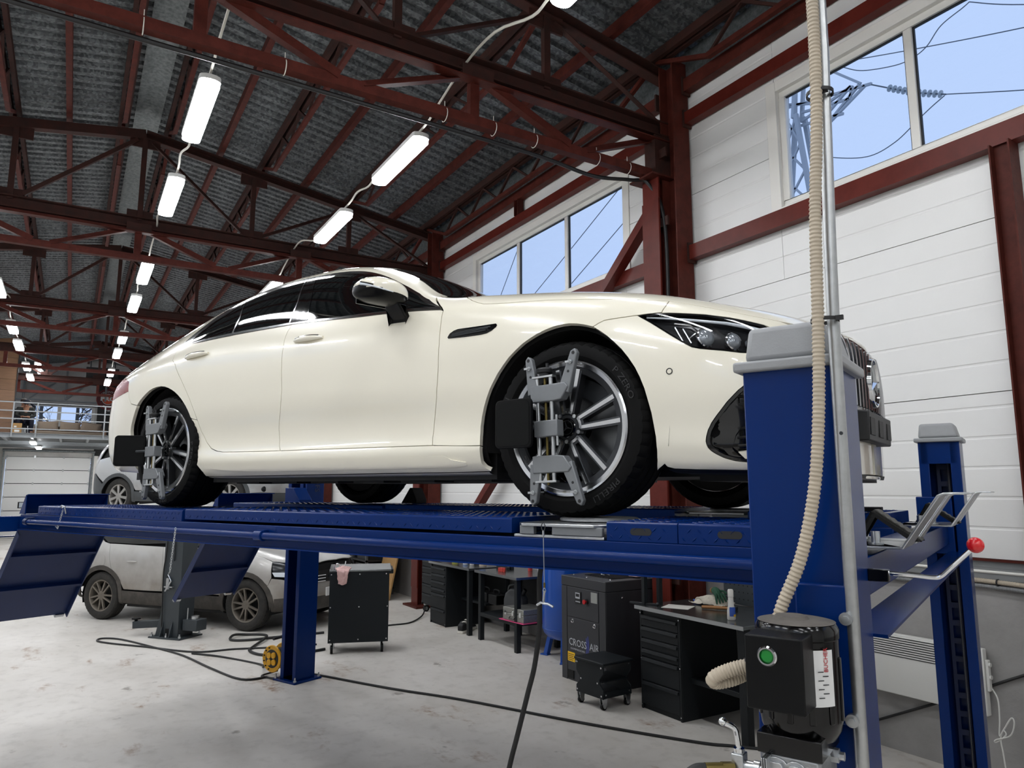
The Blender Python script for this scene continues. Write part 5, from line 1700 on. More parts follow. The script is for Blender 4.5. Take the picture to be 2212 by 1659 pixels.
# mirrors
for sd in (-1, 1):
    C0 = V((-.945, sd * 1.062, 1.022))
    n_, mm_ = 28, 16
    vs, fs = [], []
    Rm = Matrix.Rotation(radians(14 * sd), 3, 'Z')
    def sup(a, e): return math.copysign(abs(a) ** e, a)
    for i in range(mm_ + 1):
        ph = -pi / 2 + pi * i / mm_
        for k in range(n_):
            th = 2 * pi * k / n_
            x_ = .090 * sup(cos(ph), .75) * sup(cos(th), .8)
            y_ = .136 * sup(cos(ph), .75) * sup(sin(th), .8)
            z_ = .066 * sup(sin(ph), .8) if ph > 0 else .058 * sin(ph)
            z_ += .012 * (y_ / .128) * sd * -1 * -1 * (-1 if sd > 0 else 1) * 0 + .010 * (1 - (y_ / .128) ** 2)
            if x_ < -.05: x_ = -.05
            vs.append(C0 + Rm @ V((x_, y_, z_)))
        for k in range(n_):
            if i < mm_:
                fs.append((i * n_ + k, i * n_ + (k + 1) % n_, (i + 1) * n_ + (k + 1) % n_, (i + 1) * n_ + k))
    def up_(f): return sum(vs[q].z + sd * .10 * (vs[q].y - C0.y) * -1 for q in f) / 4 >= C0.z - .002
    top = MB().add(vs, [f for f in fs if up_(f)])
    low = MB().add(vs, [f for f in fs if not up_(f)])
    mr = top.build('mirror_shell', 'car_white', car, ang=60)
    low.build('mirror_base', 'mirror_black', mr, ang=60)
    arcp = []
    for k in range(9):
        th = sd * pi / 2 - sd * (.35 + .16 * k)
        p = V((.0905 * sup(cos(th), .8), .1365 * sup(sin(th), .8), .020 - .003 * k))
        arcp.append(C0 + Rm @ p)
    MB().tube(arcp, [.0065 - .0006 * k for k in range(9)], 8).build('mirror_indicator', 'lamp_strip', mr)
    MB().tube([q + V((0, 0, .0085)) for q in arcp[:5]], .0035, 6).build('indicator_trim', 'car_black_gloss', mr)
    stalk = MB()
    p0, p1 = V((-.925, sd * .985, .985)), V((-.955, sd * .925, .905))
    stalk.add([p0 + V((.05, -.03 * sd, 0)), p0 + V((-.05, -.03 * sd, 0)), p0 + V((-.05, .035 * sd, 0)), p0 + V((.05, .035 * sd, 0)), p1 + V((.05, -.0, -.01)), p1 + V((-.06, 0, 0)), p1 + V((-.06, -.03 * sd, 0)), p1 + V((.05, -.03 * sd, -.01))], [(0, 1, 2, 3), (4, 5, 6, 7), (0, 1, 5, 4), (1, 2, 6, 5), (2, 3, 7, 6), (3, 0, 4, 7)])
    stalk.build('mirror_stalk', 'mirror_black', mr, bev=.012, seg=3)
    MB().obox(C0 + Rm @ V((-.052, 0, 0)), (.006, .20, .10), Rm).build('mirror_glass', 'car_glass', mr)
# underbody, wheel housings
m = MB().prism([(-4.0, .25), (-3.4, .17), (-2.6, .15), (-.4, .15), (.5, .15), (.8, .16), (.8, .30), (-4.0, .45)], 'y', -.86, .86)
under = MB().box(-2.58, -.42, -.84, .84, .152, .28).build('floor_pan', 'car_black', car)
MB().box(.42, .86, -.62, .62, .14, .26).build('front_undertray', 'car_black', car)
MB().box(-.42, .45, -.55, .55, .16, .5).build('engine_tray', 'car_black', car)
MB().box(-4.0, -2.55, -.58, .58, .18, .6).build('rear_undertray', 'car_black', car)
for k in range(6):
    MB().box(-2.4 + k * .34, -2.18 + k * .34, -.80, -.62, .142, .153).build('tray_rib', 'car_black', under)
for x in (0, -2.951):
    for sd in (-1, 1):
        m = MB()
        n_ = 24
        vs = []
        for i in range(n_ + 1):
            a = pi * 1.12 * i / n_ - pi * .06
            vs += [(x + .425 * cos(a), sd * .52, .345 + .425 * sin(a)), (x + .425 * cos(a), sd * .915, .345 + .425 * sin(a))]
        m.add(vs, [(2 * i, 2 * i + 1, 2 * i + 3, 2 * i + 2) for i in range(n_)])
        m.add([(x, sd * .52, .345)] + vs[0::2], [(0, i + 1, i + 2) for i in range(n_)])
        m.build('wheel_housing', 'car_shadow', car)
amg_wheel(car, (0, -.955 + .1325, .352), -1, .352, .265, radians(-16))
amg_wheel(car, (0, .955 - .1325, .352), 1, .352, .265, radians(25))
amg_wheel(car, (-2.951, -.960 + .1475, .352), -1, .352, .295, radians(20))
amg_wheel(car, (-2.951, .960 - .1475, .352), 1, .352, .295, radians(5))
# ------------------------------------------------------------------ wheel clamps with alignment targets
def wheel_clamp(label, x, plate_dx, plate_dz, plate_rot, tilt):
    """clamp hung on a near wheel; local frame: x forward, z up, origin at the hub, front towards -y"""
    t = in_lift('wheel_clamp', label, 'wheel clamp', (x, -.99, CZ + .352), 0, 'alignment wheel clamps')
    R = Matrix.Rotation(tilt, 4, 'Y')
    def part(name, m, mt, bev=0., par=t):
        return m.xf(R).build(name, mt, par, bev)
    xo = -.055
    for dx in (-.032, .032):
        part('guide_rod', MB().cyl((xo + dx, -.02, -.212), (xo + dx, -.02, .205), .0085, 16), 'zinc')
    part('lead_screw', MB().cyl((xo, -.012, -.225), (xo, -.012, .24), .0062, 14), 'brass')
    for z in (-.212, .202):
        part('end_plate', MB().box(xo - .048, xo + .048, -.034, -.006, z - .004, z + .004), 'zinc', .001)
    part('hand_knob', MB().lathe([(.012, .0), (.022, .0), (.022, .012), (.032, .014), (.034, .026), (.030, .032), (.0, .034)], (xo, -.012, .206), (0, 0, 1), 28), 'plastic_black')
    part('knob_pin', MB().cyl((xo + .012, -.012, .238), (xo + .012, -.012, .258), .006, 12), 'plastic_black')
    for zc, s in ((.135, 1), (-.145, -1)):
        jp = [(-.058, -.034), (.050, -.034), (.085, -.030), (.118, .016), (.104, .034), (-.058, .034)]
        body = part('jaw_block', MB().prism([(xo + u, zc + s * w) for u, w in jp], 'y', -.036, .012), 'clamp_grey', .004)
        for sx, x0 in ((-1, xo - .048), (1, xo + .092)):
            tip = (x0 + sx * .018, zc + s * .145) if sx < 0 else (x0 + .055, zc + s * .150)
            d = V((tip[0] - x0, tip[1] - zc))
            nrm = V((-d.y, d.x)).normalized()
            w0, w1 = .026, .015
            poly = [(x0 + nrm.x * w0, zc + nrm.y * w0), (tip[0] + nrm.x * w1, tip[1] + nrm.y * w1), (tip[0] + d.normalized().x * .014, tip[1] + d.normalized().y * .014), (tip[0] - nrm.x * w1, tip[1] - nrm.y * w1), (x0 - nrm.x * w0, zc - nrm.y * w0)]
            arm = part('jaw_arm', MB().prism(poly, 'y', -.030, -.004), 'clamp_grey', .004)
            for u, r in ((.97, .007), (.50, .0055)):
                px, pz = x0 + d.x * u, zc + d.y * u
                part('arm_hole', MB().cyl((px, -.0305, pz), (px, -.024, pz), r, 14), 'plastic_black', 0, arm)
            px, pz = x0 + d.x * .74, zc + d.y * .74
            part('grip_pin', MB().cyl((px, -.042, pz), (px, .055, pz), .0045, 10), 'zinc', 0, arm)
            part('wing_nut', MB().cyl((px, -.036, pz), (px, -.029, pz), .0085, 8).obox((px - .008, -.040, pz), (.022, .004, .008)), 'zinc', 0, arm)
    part('centre_block', MB().box(xo - .040, xo + .068, -.044, .006, -.038, .026), 'clamp_grey', .004)
    part('lock_pin', MB().cyl((xo + .058, -.03, -.075), (xo + .058, -.03, .045), .0055, 10), 'zinc')
    part('target_arm', MB().cyl((xo - .04, -.03, 0), (xo + plate_dx + .05, -.06, plate_dz), .009, 12), 'steel_dark')
    # square target with rounded corners
    c = V((xo + plate_dx, -.075, plate_dz))
    Rp = Matrix.Rotation(plate_rot, 4, 'Z')
    a, r = .098, .022
    out = []
    for q, (sx, sz) in enumerate(((1, 1), (-1, 1), (-1, -1), (1, -1))):
        for k in range(5):
            an = q * pi / 2 + k * pi / 8
            out.append((sx * (a - r) + r * cos(an), sz * (a - r) + r * sin(an)))
    M = Matrix.Translation(c) @ Rp
    tg = MB().prism(out, 'y', -.007, .007).xf(M).build('target_plate', 'target_black', t, .003)
    MB().prism([(u * .9, w * .9) for u, w in out], 'y', -.0082, -.0065).xf(M).build('target_face', 'target_film', tg)
    return t
wheel_clamp('grey wheel clamp with black target on the front wheel', 0.0, -.115, .015, radians(-8), radians(-2))
wheel_clamp('grey wheel clamp with black target on the rear wheel', -2.951, -.16, .0, radians(38), radians(-2))
# sidewall lettering on the near tyres (raised, tone on tone)
for xw, yy, w_, rr in ((0., -.9555, .265, .312), (-2.951, -.9605, .295, .312)):
    t = [o for o in car.children if o.name.startswith('wheel') and abs(o.location.x - xw) < .01 and o.location.y < 0][0]
    for tx, an, fl in (('PIRELLI', radians(150), False), ('P ZERO', radians(15), False), ('PIRELLI', radians(-70), False)):
        arc_lettering('tyre_lettering', tx, .034, (0, -w_ / 2 - .0005, 0), (1, 0, 0), (0, 0, 1), rr - .012, an, 'rubber_hose', t, .0012, fl, 1.25)
    arc_lettering('rim_lettering', 'AMG', .020, (0, -w_ / 2 + .015, 0), (1, 0, 0), (0, 0, 1), .225, radians(200), 'ink_dark', t, .0008, False, 1.5)
# turntables under the front wheels
for s, nm in ((-1, 'near'), (1, 'far')):
    t = in_lift('turntable', 'silver turning plate under the %s front wheel' % nm, 'turning plate', (.05, s * .83, 1.722), 0, 'turning plates')
    MB().box(-.195, .195, -.27, .27, 0, .012).build('base_plate', 'zinc', t, bev=.003)
    for xa, xb in ((-.165, -.10), (-.02, .19)):
        MB().box(xa, xb, -.275, -.255, .012, .044).build('base_rib', 'clamp_grey', t, bev=.003)
    MB().prism([(-.19, -.24), (-.15, -.285), (.16, -.285), (.20, -.24), (.20, .285), (-.19, .285)], 'z', .042, .054).build('upper_plate', 'zinc', t, bev=.003)
    MB().lathe([(0, .058), (0, .0705), (.150, .0705), (.156, .066), (.156, .058)], (.03, 0, 0), (0, 0, 1), 64).build('turning_disc', 'cast_alu', t)
# ------------------------------------------------------------------ the two silver crossovers
def suv_stations(hw=1., hh=1.):
    S = {
     -3.86: [(0, .36), (0, .40), (0, .50), (0, .58), (0, .74), (0, .90), (0, 1.04), (0, 1.20), (0, 1.35), (0, 1.42)],
     -3.60: [(.50, .34), (.58, .36), (.62, .48), (.63, .56), (.63, .74), (.62, .90), (.60, 1.02), (.50, 1.26), (.34, 1.40), (0, 1.46)],
     -3.30: [(.70, .30), (.80, .32), (.86, .46), (.86, .54), (.86, .74), (.85, .92), (.82, 1.04), (.60, 1.38), (.42, 1.47), (0, 1.50)],
     -2.646: [(.74, .22), (.85, .25), (.905, .44), (.895, .52), (.905, .72), (.895, .93), (.86, 1.05), (.62, 1.47), (.45, 1.54), (0, 1.56)],
     -1.90: [(.74, .20), (.85, .23), (.895, .42), (.885, .50), (.895, .70), (.885, .91), (.86, 1.03), (.63, 1.52), (.45, 1.57), (0, 1.59)],
     -1.30: [(.74, .20), (.85, .23), (.893, .42), (.883, .50), (.893, .69), (.885, .89), (.86, 1.01), (.65, 1.47), (.48, 1.53), (0, 1.56)],
     -0.90: [(.74, .20), (.85, .23), (.893, .42), (.883, .50), (.893, .68), (.885, .88), (.86, .99), (.73, 1.26), (.60, 1.33), (0, 1.37)],
     -0.55: [(.74, .20), (.85, .23), (.895, .42), (.887, .50), (.897, .67), (.885, .87), (.85, .97), (.78, 1.04), (.62, 1.09), (0, 1.12)],
     0.00: [(.74, .22), (.85, .25), (.905, .42), (.897, .50), (.905, .66), (.88, .84), (.83, .93), (.74, .985), (.56, 1.01), (0, 1.03)],
     0.38: [(.70, .24), (.82, .26), (.87, .40), (.87, .48), (.875, .62), (.85, .78), (.79, .87), (.70, .92), (.52, .95), (0, .97)],
     0.62: [(.60, .24), (.70, .26), (.75, .38), (.75, .46), (.75, .60), (.73, .74), (.69, .81), (.60, .865), (.44, .89), (0, .91)],
     0.90: [(.36, .24), (.42, .26), (.44, .36), (.44, .45), (.44, .58), (.43, .69), (.40, .755), (.35, .80), (.25, .83), (0, .845)],
     1.06: [(0, .24), (0, .26), (0, .36), (0, .44), (0, .56), (0, .66), (0, .72), (0, .765), (0, .79), (0, .80)],
    }
    return {s: [(a * hw, b * hh) for a, b in v] for s, v in S.items()}
def st_xz(c, x, z, lo=0., hi=7.):
    s = c.s_of(x)
    for _ in range(30):
        m = (lo + hi) / 2
        if c.P(s, m)[2] < z: lo = m
        else: hi = m
    return (s, (lo + hi) / 2)
def build_suv(root, c, wb, paint, clad, rim, rs=1., plate=None, hb=.965):
    AZ, AR = .345 * rs, .375 * rs
    X = lambda pts: [st_xz(c, x, z) for x, z in pts]
    def arc(cx, r, a0, a1, n=14): return [(cx + r * cos(radians(a0 + (a1 - a0) * i / n)), AZ + r * sin(radians(a0 + (a1 - a0) * i / n))) for i in range(n + 1)]
    K = dict(hs=.1, ht=.3, thick=.015)
    def pan(name, poly, m, **k):
        q = dict(K); q.update(k)
        g = panel_geo(c, poly, **q)
        a = geo_obj(name, g, m, root, -1)
        geo_obj(name, g, m, root, 1)
        return a
    def cen(name, poly, m, **k):
        q = dict(K); q.update(k)
        return geo_obj(name, panel_geo(c, poly, **q), m, root, both=True)
    R2 = AR + .065
    zb = lambda x: hb - .024 * x      # belt line
    dz = .46                            # door bottom
    # wheel-arch cladding rings and sill cladding
    pan('arch_cladding', X(arc(0, AR, -12, 196, 20)) + X(arc(0, R2, 196, -12, 20)), clad, off=.006, gap=0)
    pan('arch_cladding', X(arc(-wb, AR, -14, 192, 20)) + X(arc(-wb, R2, 192, -14, 20)), clad, off=.006, gap=0)
    pan('sill_cladding', X([(-R2 + .01, .26), (-R2 + .03, dz - .02), (-wb + R2 - .03, dz - .02), (-wb + R2 - .01, .26)]), clad, off=.004, gap=0)
    # doors
    xd0, xd1, xd2 = -.60, -1.52, -wb + .20
    pan('front_door', X([(xd0, dz), (xd0 - .02, zb(xd0)), (xd1, zb(xd1)), (xd1 + .04, .75), (xd1 + .02, dz)]), paint)
    ra = arc(-wb, R2, 25, 62, 5)
    pan('rear_door', X([(xd1 + .02, dz), (xd1 + .04, .75), (xd1, zb(xd1)), (xd2 - .10, zb(xd2)), (xd2 - .05, .88)] + ra[::-1] + [(-wb + R2 + .02, dz)]), paint)
    pan('rear_quarter', X([(xd2 - .05, .88), (xd2 - .10, zb(xd2)), (xd2 - .35, zb(xd2) + .10), (-wb - .55, 1.05), (-wb - .62, .80), (-wb - R2 * .75, .60)] + arc(-wb, R2, 150, 62, 8)), paint)
    pan('front_fender', X([(xd0, dz), (xd0 - .02, zb(xd0)), (-.55, hb + .035), (-.2, hb - .01), (.2, hb - .065), (.36, hb - .12), (.40, .72), (.36, .62)] + arc(0, R2, 40, 178, 12) + [(-R2, dz)]), paint)
    # upper body: roof rail, pillars, tailgate side
    pan('roof_rail', [st_xz(c, xd2 - .35, zb(xd2) + .12), (c.s_of(-wb - .50), 6.6), (c.s_of(-wb - .2), 7.2), (-1.9, 7.2), (-1.3, 7.15), (-.9, 7.05), (-.62, 6.7), (-.62, 6.55), (-.95, 6.82), (-1.3, 6.88), (-1.9, 6.9), (-wb + .1, 6.75)], paint, gap=0)
    pan('side_glass', X([(-.66, zb(-.66) + .01), (xd2 - .1, zb(xd2) + .01), (xd2 - .33, zb(xd2) + .11)]) + [(-wb + .1, 6.74), (-1.9, 6.88), (-1.3, 6.86), (-.95, 6.8)], 'car_glass', off=-.003)
    cen('bonnet', X([(-.55, hb + .035), (-.2, hb - .01), (.2, hb - .065), (.36, hb - .115)]) + [(c.s_of(.70), 6.5), (c.s_of(.80), 7.5), (c.s_of(.83), 9.), (-.46, 9.), (-.50, 7.6), (-.56, 6.9)], paint)
    cen('windscreen', [(-.60, 6.9), (-.55, 7.6), (-.50, 9.), (-1.2, 9.), (-1.2, 7.6), (-1.15, 7.12), (-.9, 7.07)], 'car_glass')
    cen('roof', [(-1.22, 7.15), (-1.22, 9.), (-wb - .5, 9.), (-wb - .45, 7.4), (-wb - .2, 7.2), (-1.9, 7.2)], paint)
    cen('tailgate', [(c.s_of(-wb - .52), 6.7), (c.s_of(-wb - .50), 9.), (c.a[5] + .02, 9.), (c.a[5] + .02, 4.2), (c.s_of(-wb - .62), 4.2), (c.s_of(-wb - .56), 6.2)], paint)
    pan('rear_bumper', X([(-wb - R2 * .99, .36), (-wb - R2 * .85, .58), (-wb - .62, .78)]) + [(c.a[5] + .02, 4.15), (c.a[5] + .02, 1.), (c.s_of(-wb - .5), 1.)], clad)
    # nose
    pan('front_bumper', X(arc(0, R2, -12, 40, 5) + [(.36, .62), (.40, .71), (.52, .70), (.70, .66)]) + [(c.a[2] - .02, 4.2), (c.a[2] - .02, 2.6), (c.s_of(.6), 2.5), (c.s_of(.45), 2.2)], paint)
    pan('bumper_skirt', X(arc(0, R2, -14, -10, 1)) + [(c.s_of(.45), 2.2), (c.s_of(.6), 2.5), (c.a[2] - .02, 2.6), (c.a[2] - .02, .6), (c.s_of(.5), .6)], clad)
    pan('headlamp', X([(.22, hb - .08), (.36, hb - .13), (.42, .74), (.55, .725), (.72, .715), (.74, .775), (.55, hb - .145)]), 'lamp_dark', off=-.004)
    pan('lamp_glint', X([(.40, .79), (.44, .735), (.62, .725), (.66, .755), (.55, .79)]), 'lamp_strip', off=.0, gap=0)
    pan('grille', X([(.74, .68), (.745, .76)]) + [(c.a[2] - .02, 6.2), (c.a[2] - .02, 4.1)], 'car_black', off=.002)
    for zz in (.64, .68, .72):
        P3 = []
        for q in [.73 + i * .02 for i in range(8)]:
            if q > c.a[1] - .004: break
            P3.append(c.P(*st_xz(c, q, zz)))
        for sd in (-1, 1):
            MB().tube([(p[0] + .01, sd * p[1], p[2]) for p in P3], .006, 5).build('grille_bar', 'chrome_trim', root)
    xg = c.a[1]
    for sd in (-1, 1):
        MB().bar((xg - .03, sd * .30, .76), (xg + .01, sd * .10, .62), .02, .03).build('grille_wing', 'chrome_trim', root)
        MB().lathe([(.0, .004), (.035, .004), (.05, .0), (.055, -.02)], c.P(*st_xz(c, .66, .48)) * np.array([1, sd, 1]), (.8, sd * .6, 0), 20).build('fog_lamp', 'lamp_dark', root)
    MB().box(xg - .01, xg + .012, -.26, .26, .43, .545).build('number_plate', 'label_white', root, bev=.003)
    if plate:
        lettering('plate_text', plate, .09, basis((xg + .0135, 0, .455), (0, 1, 0), (0, 0, 1)), 'ink_dark', root, .0006)
    # handles, fuel flap
    for hx in (xd0 - .72, xd1 - .55):
        for sd in (-1, 1):
            L_ = [c.P(*st_xz(c, hx + .10 - .02 * i, .86)) + c.N(*st_xz(c, hx + .10 - .02 * i, .86)) * (.012 + .012 * sin(pi * i / 9)) for i in range(10)]
            MB().tube([(p[0], sd * p[1], p[2]) for p in L_], [.006 + .007 * sin(pi * i / 9) for i in range(10)], 8).build('door_handle', paint, root)
    fl_ = [(-wb - .02 + .085 * sup_(cos(a)), .86 + .075 * sup_(sin(a))) for a in [2 * pi * i / 16 for i in range(16)]]
    pan('fuel_flap', X(fl_), paint, off=.003, thick=.004, gap=0)
    sh = X(arc(0, R2 - .01, -14, 196, 16)) + [(-AR, .3), (-wb + AR, .3)] + X(arc(-wb, R2 - .01, -14, 194, 16)) + [(c.a[5] + .03, .3), (c.a[5] + .03, 9.), (c.a[2] - .03, 9.), (c.a[2] - .03, .3)]
    pan('inner_shell', sh, 'car_shadow', off=-.05, thick=0, gap=-.002, hs=.2, ht=.5)
    MB().box(-wb + .42, -.42, -.78, .78, .20, .34).build('underbody', 'car_black', root)
    MB().box(-wb - .5, -wb + .45, -.45, .45, .24, .5).build('underbody_rear', 'car_black', root)
    MB().box(-.45, .5, -.45, .45, .24, .5).build('underbody_front', 'car_black', root)
    for x in (0, -wb):
        for sd in (-1, 1):
            m = MB()
            n_ = 18
            vs = []
            for i in range(n_ + 1):
                a = pi * 1.2 * i / n_ - pi * .1
                vs += [(x + (AR + .02) * cos(a), sd * .50, AZ + (AR + .02) * sin(a)), (x + (AR + .02) * cos(a), sd * .86, AZ + (AR + .02) * sin(a))]
            m.add(vs, [(2 * i, 2 * i + 1, 2 * i + 3, 2 * i + 2) for i in range(n_)])
            m.add([(x, sd * .50, AZ)] + vs[0::2], [(0, i + 1, i + 2) for i in range(n_)])
            m.build('wheel_housing', 'car_shadow', root)
def sup_(a): return math.copysign(abs(a) ** .6, a)
def plain_wheel(parent, loc, side, R, w, rr, ns, tw, rot, mr, mt, key):
    t = bpy.data.objects.new('wheel', None)
    COL.objects.link(t)
    t.parent = parent
    t.location = loc
    t.rotation_euler = (0, rot, 0 if side < 0 else pi)
    h = w / 2
    if (key, 't') not in WC:
        WC[key, 't'] = ring_tyre(R, rr, w, 120, 3).mesh('tyre', 28)
        WC[key, 'b'] = MB().lathe([(rr - .01, h - .03), (rr - .03, -h + .06), (rr - .012, -h + .02), (rr + .003, -h + .014), (rr + .004, -h + .022)], (0, 0, 0), (0, 1, 0), 64).mesh('rim', 40)
        m = MB()
        for i in range(ns):
            for s in ((-1, 1) if tw else (0,)):
                a = 2 * pi * i / ns
                m.prism(strip(pol(.045, a + s * .35), pol(rr - .012, a + s * tw), .013 if tw else .02, .011 if tw else .027), 'y', -h + .022, -h + .05)
        m.lathe([(0, -h + .02), (.055, -h + .02), (.065, -h + .03), (.065, -h + .06)], (0, 0, 0), (0, 1, 0), 32)
        WC[key, 's'] = m.mesh('spokes', 40)
        WC[key, 'd'] = MB().lathe([(0, -h + .10), (.14, -h + .10), (.14, -h + .13), (rr - .02, -h + .14)], (0, 0, 0), (0, 1, 0), 40).mesh('brake_disc', 30)
    for k_, mm in (('t', mt), ('b', mr), ('s', mr), ('d', 'car_shadow')):
        link(WC[key, k_].name.split('.')[0], WC[key, k_], mm, t)
    return t
# dirty crossover parked behind the lift
q_surf = CarSurf(suv_stations(1., 1.07), .38, .86, 1.06, -3.30, -3.52, -3.86)
nang = radians(38.6)
qp = V((-10.62, 2.22, 0)) + V((-sin(nang), cos(nang), 0)) * .80
q_car = thing('car', 'dirty silver crossover parked on the floor behind the lift', 'car', qp, nang)
build_suv(q_car, q_surf, 2.646, 'silver_dirty', 'cladding_dirty', None, hb=1.045)
for x in (0, -2.646):
    for sd in (-1, 1):
        plain_wheel(q_car, (x, sd * .79, .345), sd, .345, .215, .225, 5, .23, radians(12 if x else 30), 'rim_dirty', 'tyre_dusty', 'q')
# second crossover lifted on a hoist farther back
s_surf = CarSurf(suv_stations(1.03, 1.0), .38, .86, 1.06, -3.30, -3.52, -3.86)
sp_ = V((-13.86, 2.52, 1.43)) + V((-sin(nang), cos(nang), 0)) * .80
s_car = thing('car', 'clean silver crossover with pale wheels raised on the farther hoist', 'car', sp_, nang)
build_suv(s_car, s_surf, 2.646, 'silver_clean', 'dark_grey_steel', None, plate='MM08')
for x in (0, -2.646):
    for sd in (-1, 1):
        plain_wheel(s_car, (x, sd * .80, .345), sd, .345, .225, .222, 7, 0, radians(8), 'rim_pale', 'tyre_dusty', 's')
# ------------------------------------------------------------------ loose hardware on the lift
def chain(m, p, q, link_len=.016, r=.0016):
    p, q = V(p), V(q)
    n = max(2, int((q - p).length / (link_len * .8)))
    for i in range(n):
        c = p.lerp(q, (i + .5) / n)
        d, s, u = frame(q - p, (0, 1, 0) if abs((q - p).normalized().z) > .9 else (0, 0, 1))
        w = s if i % 2 else u
        pts = [c + d * cos(a) * link_len * .55 + w * sin(a) * link_len * .28 for a in [2 * pi * k / 8 for k in range(9)]]
        m.tube(pts, r, 5, cap=False)
    return m
hk = in_lift('chain_hook', 'thin chain with a bent hook hanging under the near runway', 'chain', (-2.42, -1.155, 0))
chain(MB(), (0, 0, 1.69), (-.012, -.01, 1.45)).build('chain', 'zinc', hk)
MB().tube([(-.012, -.01, 1.45), (-.022, -.012, 1.435), (.012, -.012, 1.405), (-.045, -.012, 1.345)], .004, 8).build('hook', 'zinc', hk)
hk = in_lift('locking_pin', 'locking pin with a short chain on the rear tread cover', 'pin', (-3.87, -1.13, 0))
chain(MB(), (0, 0, 1.765), (-.03, -.01, 1.64)).build('chain', 'zinc', hk)
chain(MB(), (-.03, -.01, 1.64), (-.065, -.01, 1.655)).build('chain_loop', 'zinc', hk)
MB().tube([(-.03, .01, 1.775), (-.03, -.004, 1.785), (.0, -.01, 1.793), (.03, -.004, 1.787), (.03, .008, 1.74)], .005, 8).build('pin', 'zinc', hk)
hk = in_lift('pull_cable', 'steel pull cable with a T hook hanging from the turning plate', 'cable', (.045, -1.185, 0))
MB().tube([(.008 * sin(a), 0, 1.768 + .014 * cos(a)) for a in [2 * pi * k / 14 for k in range(15)]], .0018, 6).build('split_ring', 'steel_dark', hk)
MB().cyl((0, 0, 1.754), (0, 0, 1.735), .004, 8).build('ferrule', 'zinc', hk)
MB().tube([(0, 0, 1.74), (0, .005, 1.56)], .0018, 6).build('wire', 'wire_rope', hk)
MB().cyl((0, .005, 1.572), (0, .005, 1.555), .004, 8).build('lower_ferrule', 'brass', hk)
MB().tube([(0, .005, 1.556), (.006, .005, 1.545), (0, .005, 1.53), (-.006, .005, 1.545), (0, .005, 1.556)], .0016, 6).tube([(0, .005, 1.545), (-.004, .005, 1.51), (-.002, .005, 1.498)], .0042, 8).tube([(-.032, .005, 1.492), (-.015, .005, 1.502), (-.002, .005, 1.500), (.015, .005, 1.500), (.036, .005, 1.492)], .0046, 8).build('t_hook', 'zinc', hk)
hz = [(-.54, -.28, 1.60), (-.556, -.30, 1.45), (-.556, -.30, 1.25), (-.585, -.30, 1.05), (-.629, -.30, .90), (-.69, -.30, .70), (-.745, -.30, .52), (-.82, -.28, .25), (-.95, -.2, .03), (-1.15, 0, .016)]
MB().tube(spline([tuple(LM4 @ V(p)) for p in hz], 8), .013, 10).build('air_hose', 'rubber_hose', label='black hose hanging from the lift down to the floor', cat='hose')
MB().tube(spline([tuple(LM4 @ V(p)) for p in [(.90, -1.112, 1.70), (.90, -1.14, 1.70), (.905, -1.155, 1.68), (.905, -1.16, 1.62), (.915, -1.165, 1.5), (.92, -1.2, 1.35), (.94, -1.4, 1.25), (.97, -1.68, 1.22)]], 8), .010, 10).build('hydraulic_hose', 'rubber_hose', label='black hydraulic hose bending down beside the near post', cat='hose')
def chock(label, p, rz):
    t = in_lift('wheel_chock', label, 'wheel chock', p, rz, 'wheel chocks')
    m = MB()
    for y in (-.04, .034):
        m.prism([(-.065, 0), (-.012, .095), (.0, .098), (.13, .004), (.13, 0), (.10, 0), (.0, .075), (-.045, 0)], 'y', y, y + .006)
    m.build('side_web', 'rubber', t)
    tp = [(-.012, .095), (0, .098)]
    pts = []
    for i in range(15):
        f = i / 14
        pts.append((.0 + .13 * f, .100 - .095 * f + (.004 if i % 2 else 0)))
    MB().prism([(-.012, .092)] + pts + [(.125, .0), (.0, .088)], 'y', -.04, .04).build('toothed_face', mat('chock_grey', '#4b4a46', .85) if 'chock_grey' not in MATS else 'chock_grey', t)
    MB().prism([(-.065, 0), (-.012, .095), (-.006, .090), (-.055, 0)], 'y', -.04, .04).build('back_web', 'rubber', t)
    return t
chock('black ribbed wheel chock on the near front stop', (1.06, -.70, 1.7355), 0.)
chock('black ribbed wheel chock on the far front stop', (1.06, .82, 1.7355), 0.)
b = in_lift('rear_wheel_wedge', 'black wedge behind the far rear wheel', 'wheel chock', (-2.55, .82, RZ + .005))
MB().prism([(0, 0), (.16, 0), (.16, .03), (.11, .12), (.09, .12)], 'y', -.06, .06).build('wedge', 'rubber', b, bev=.004)
for nm, p, s in (('flat black rubber pad on the far runway', (.45, .72, RZ + .001), (.26, .12, .012)), ('second rubber pad beside the far front wheel', (.75, .78, RZ + .001), (.2, .16, .02))):
    t = in_lift('rubber_pad', nm, 'rubber pad', p, .1)
    MB().box(-s[0] / 2, s[0] / 2, -s[1] / 2, s[1] / 2, 0, s[2]).build('pad', 'rubber', t, bev=.003)
    MB().box(-s[0] / 2 - .05, -s[0] / 2, -.02, .02, 0, s[2] * .7).build('pad_tab', 'rubber', t, bev=.002)

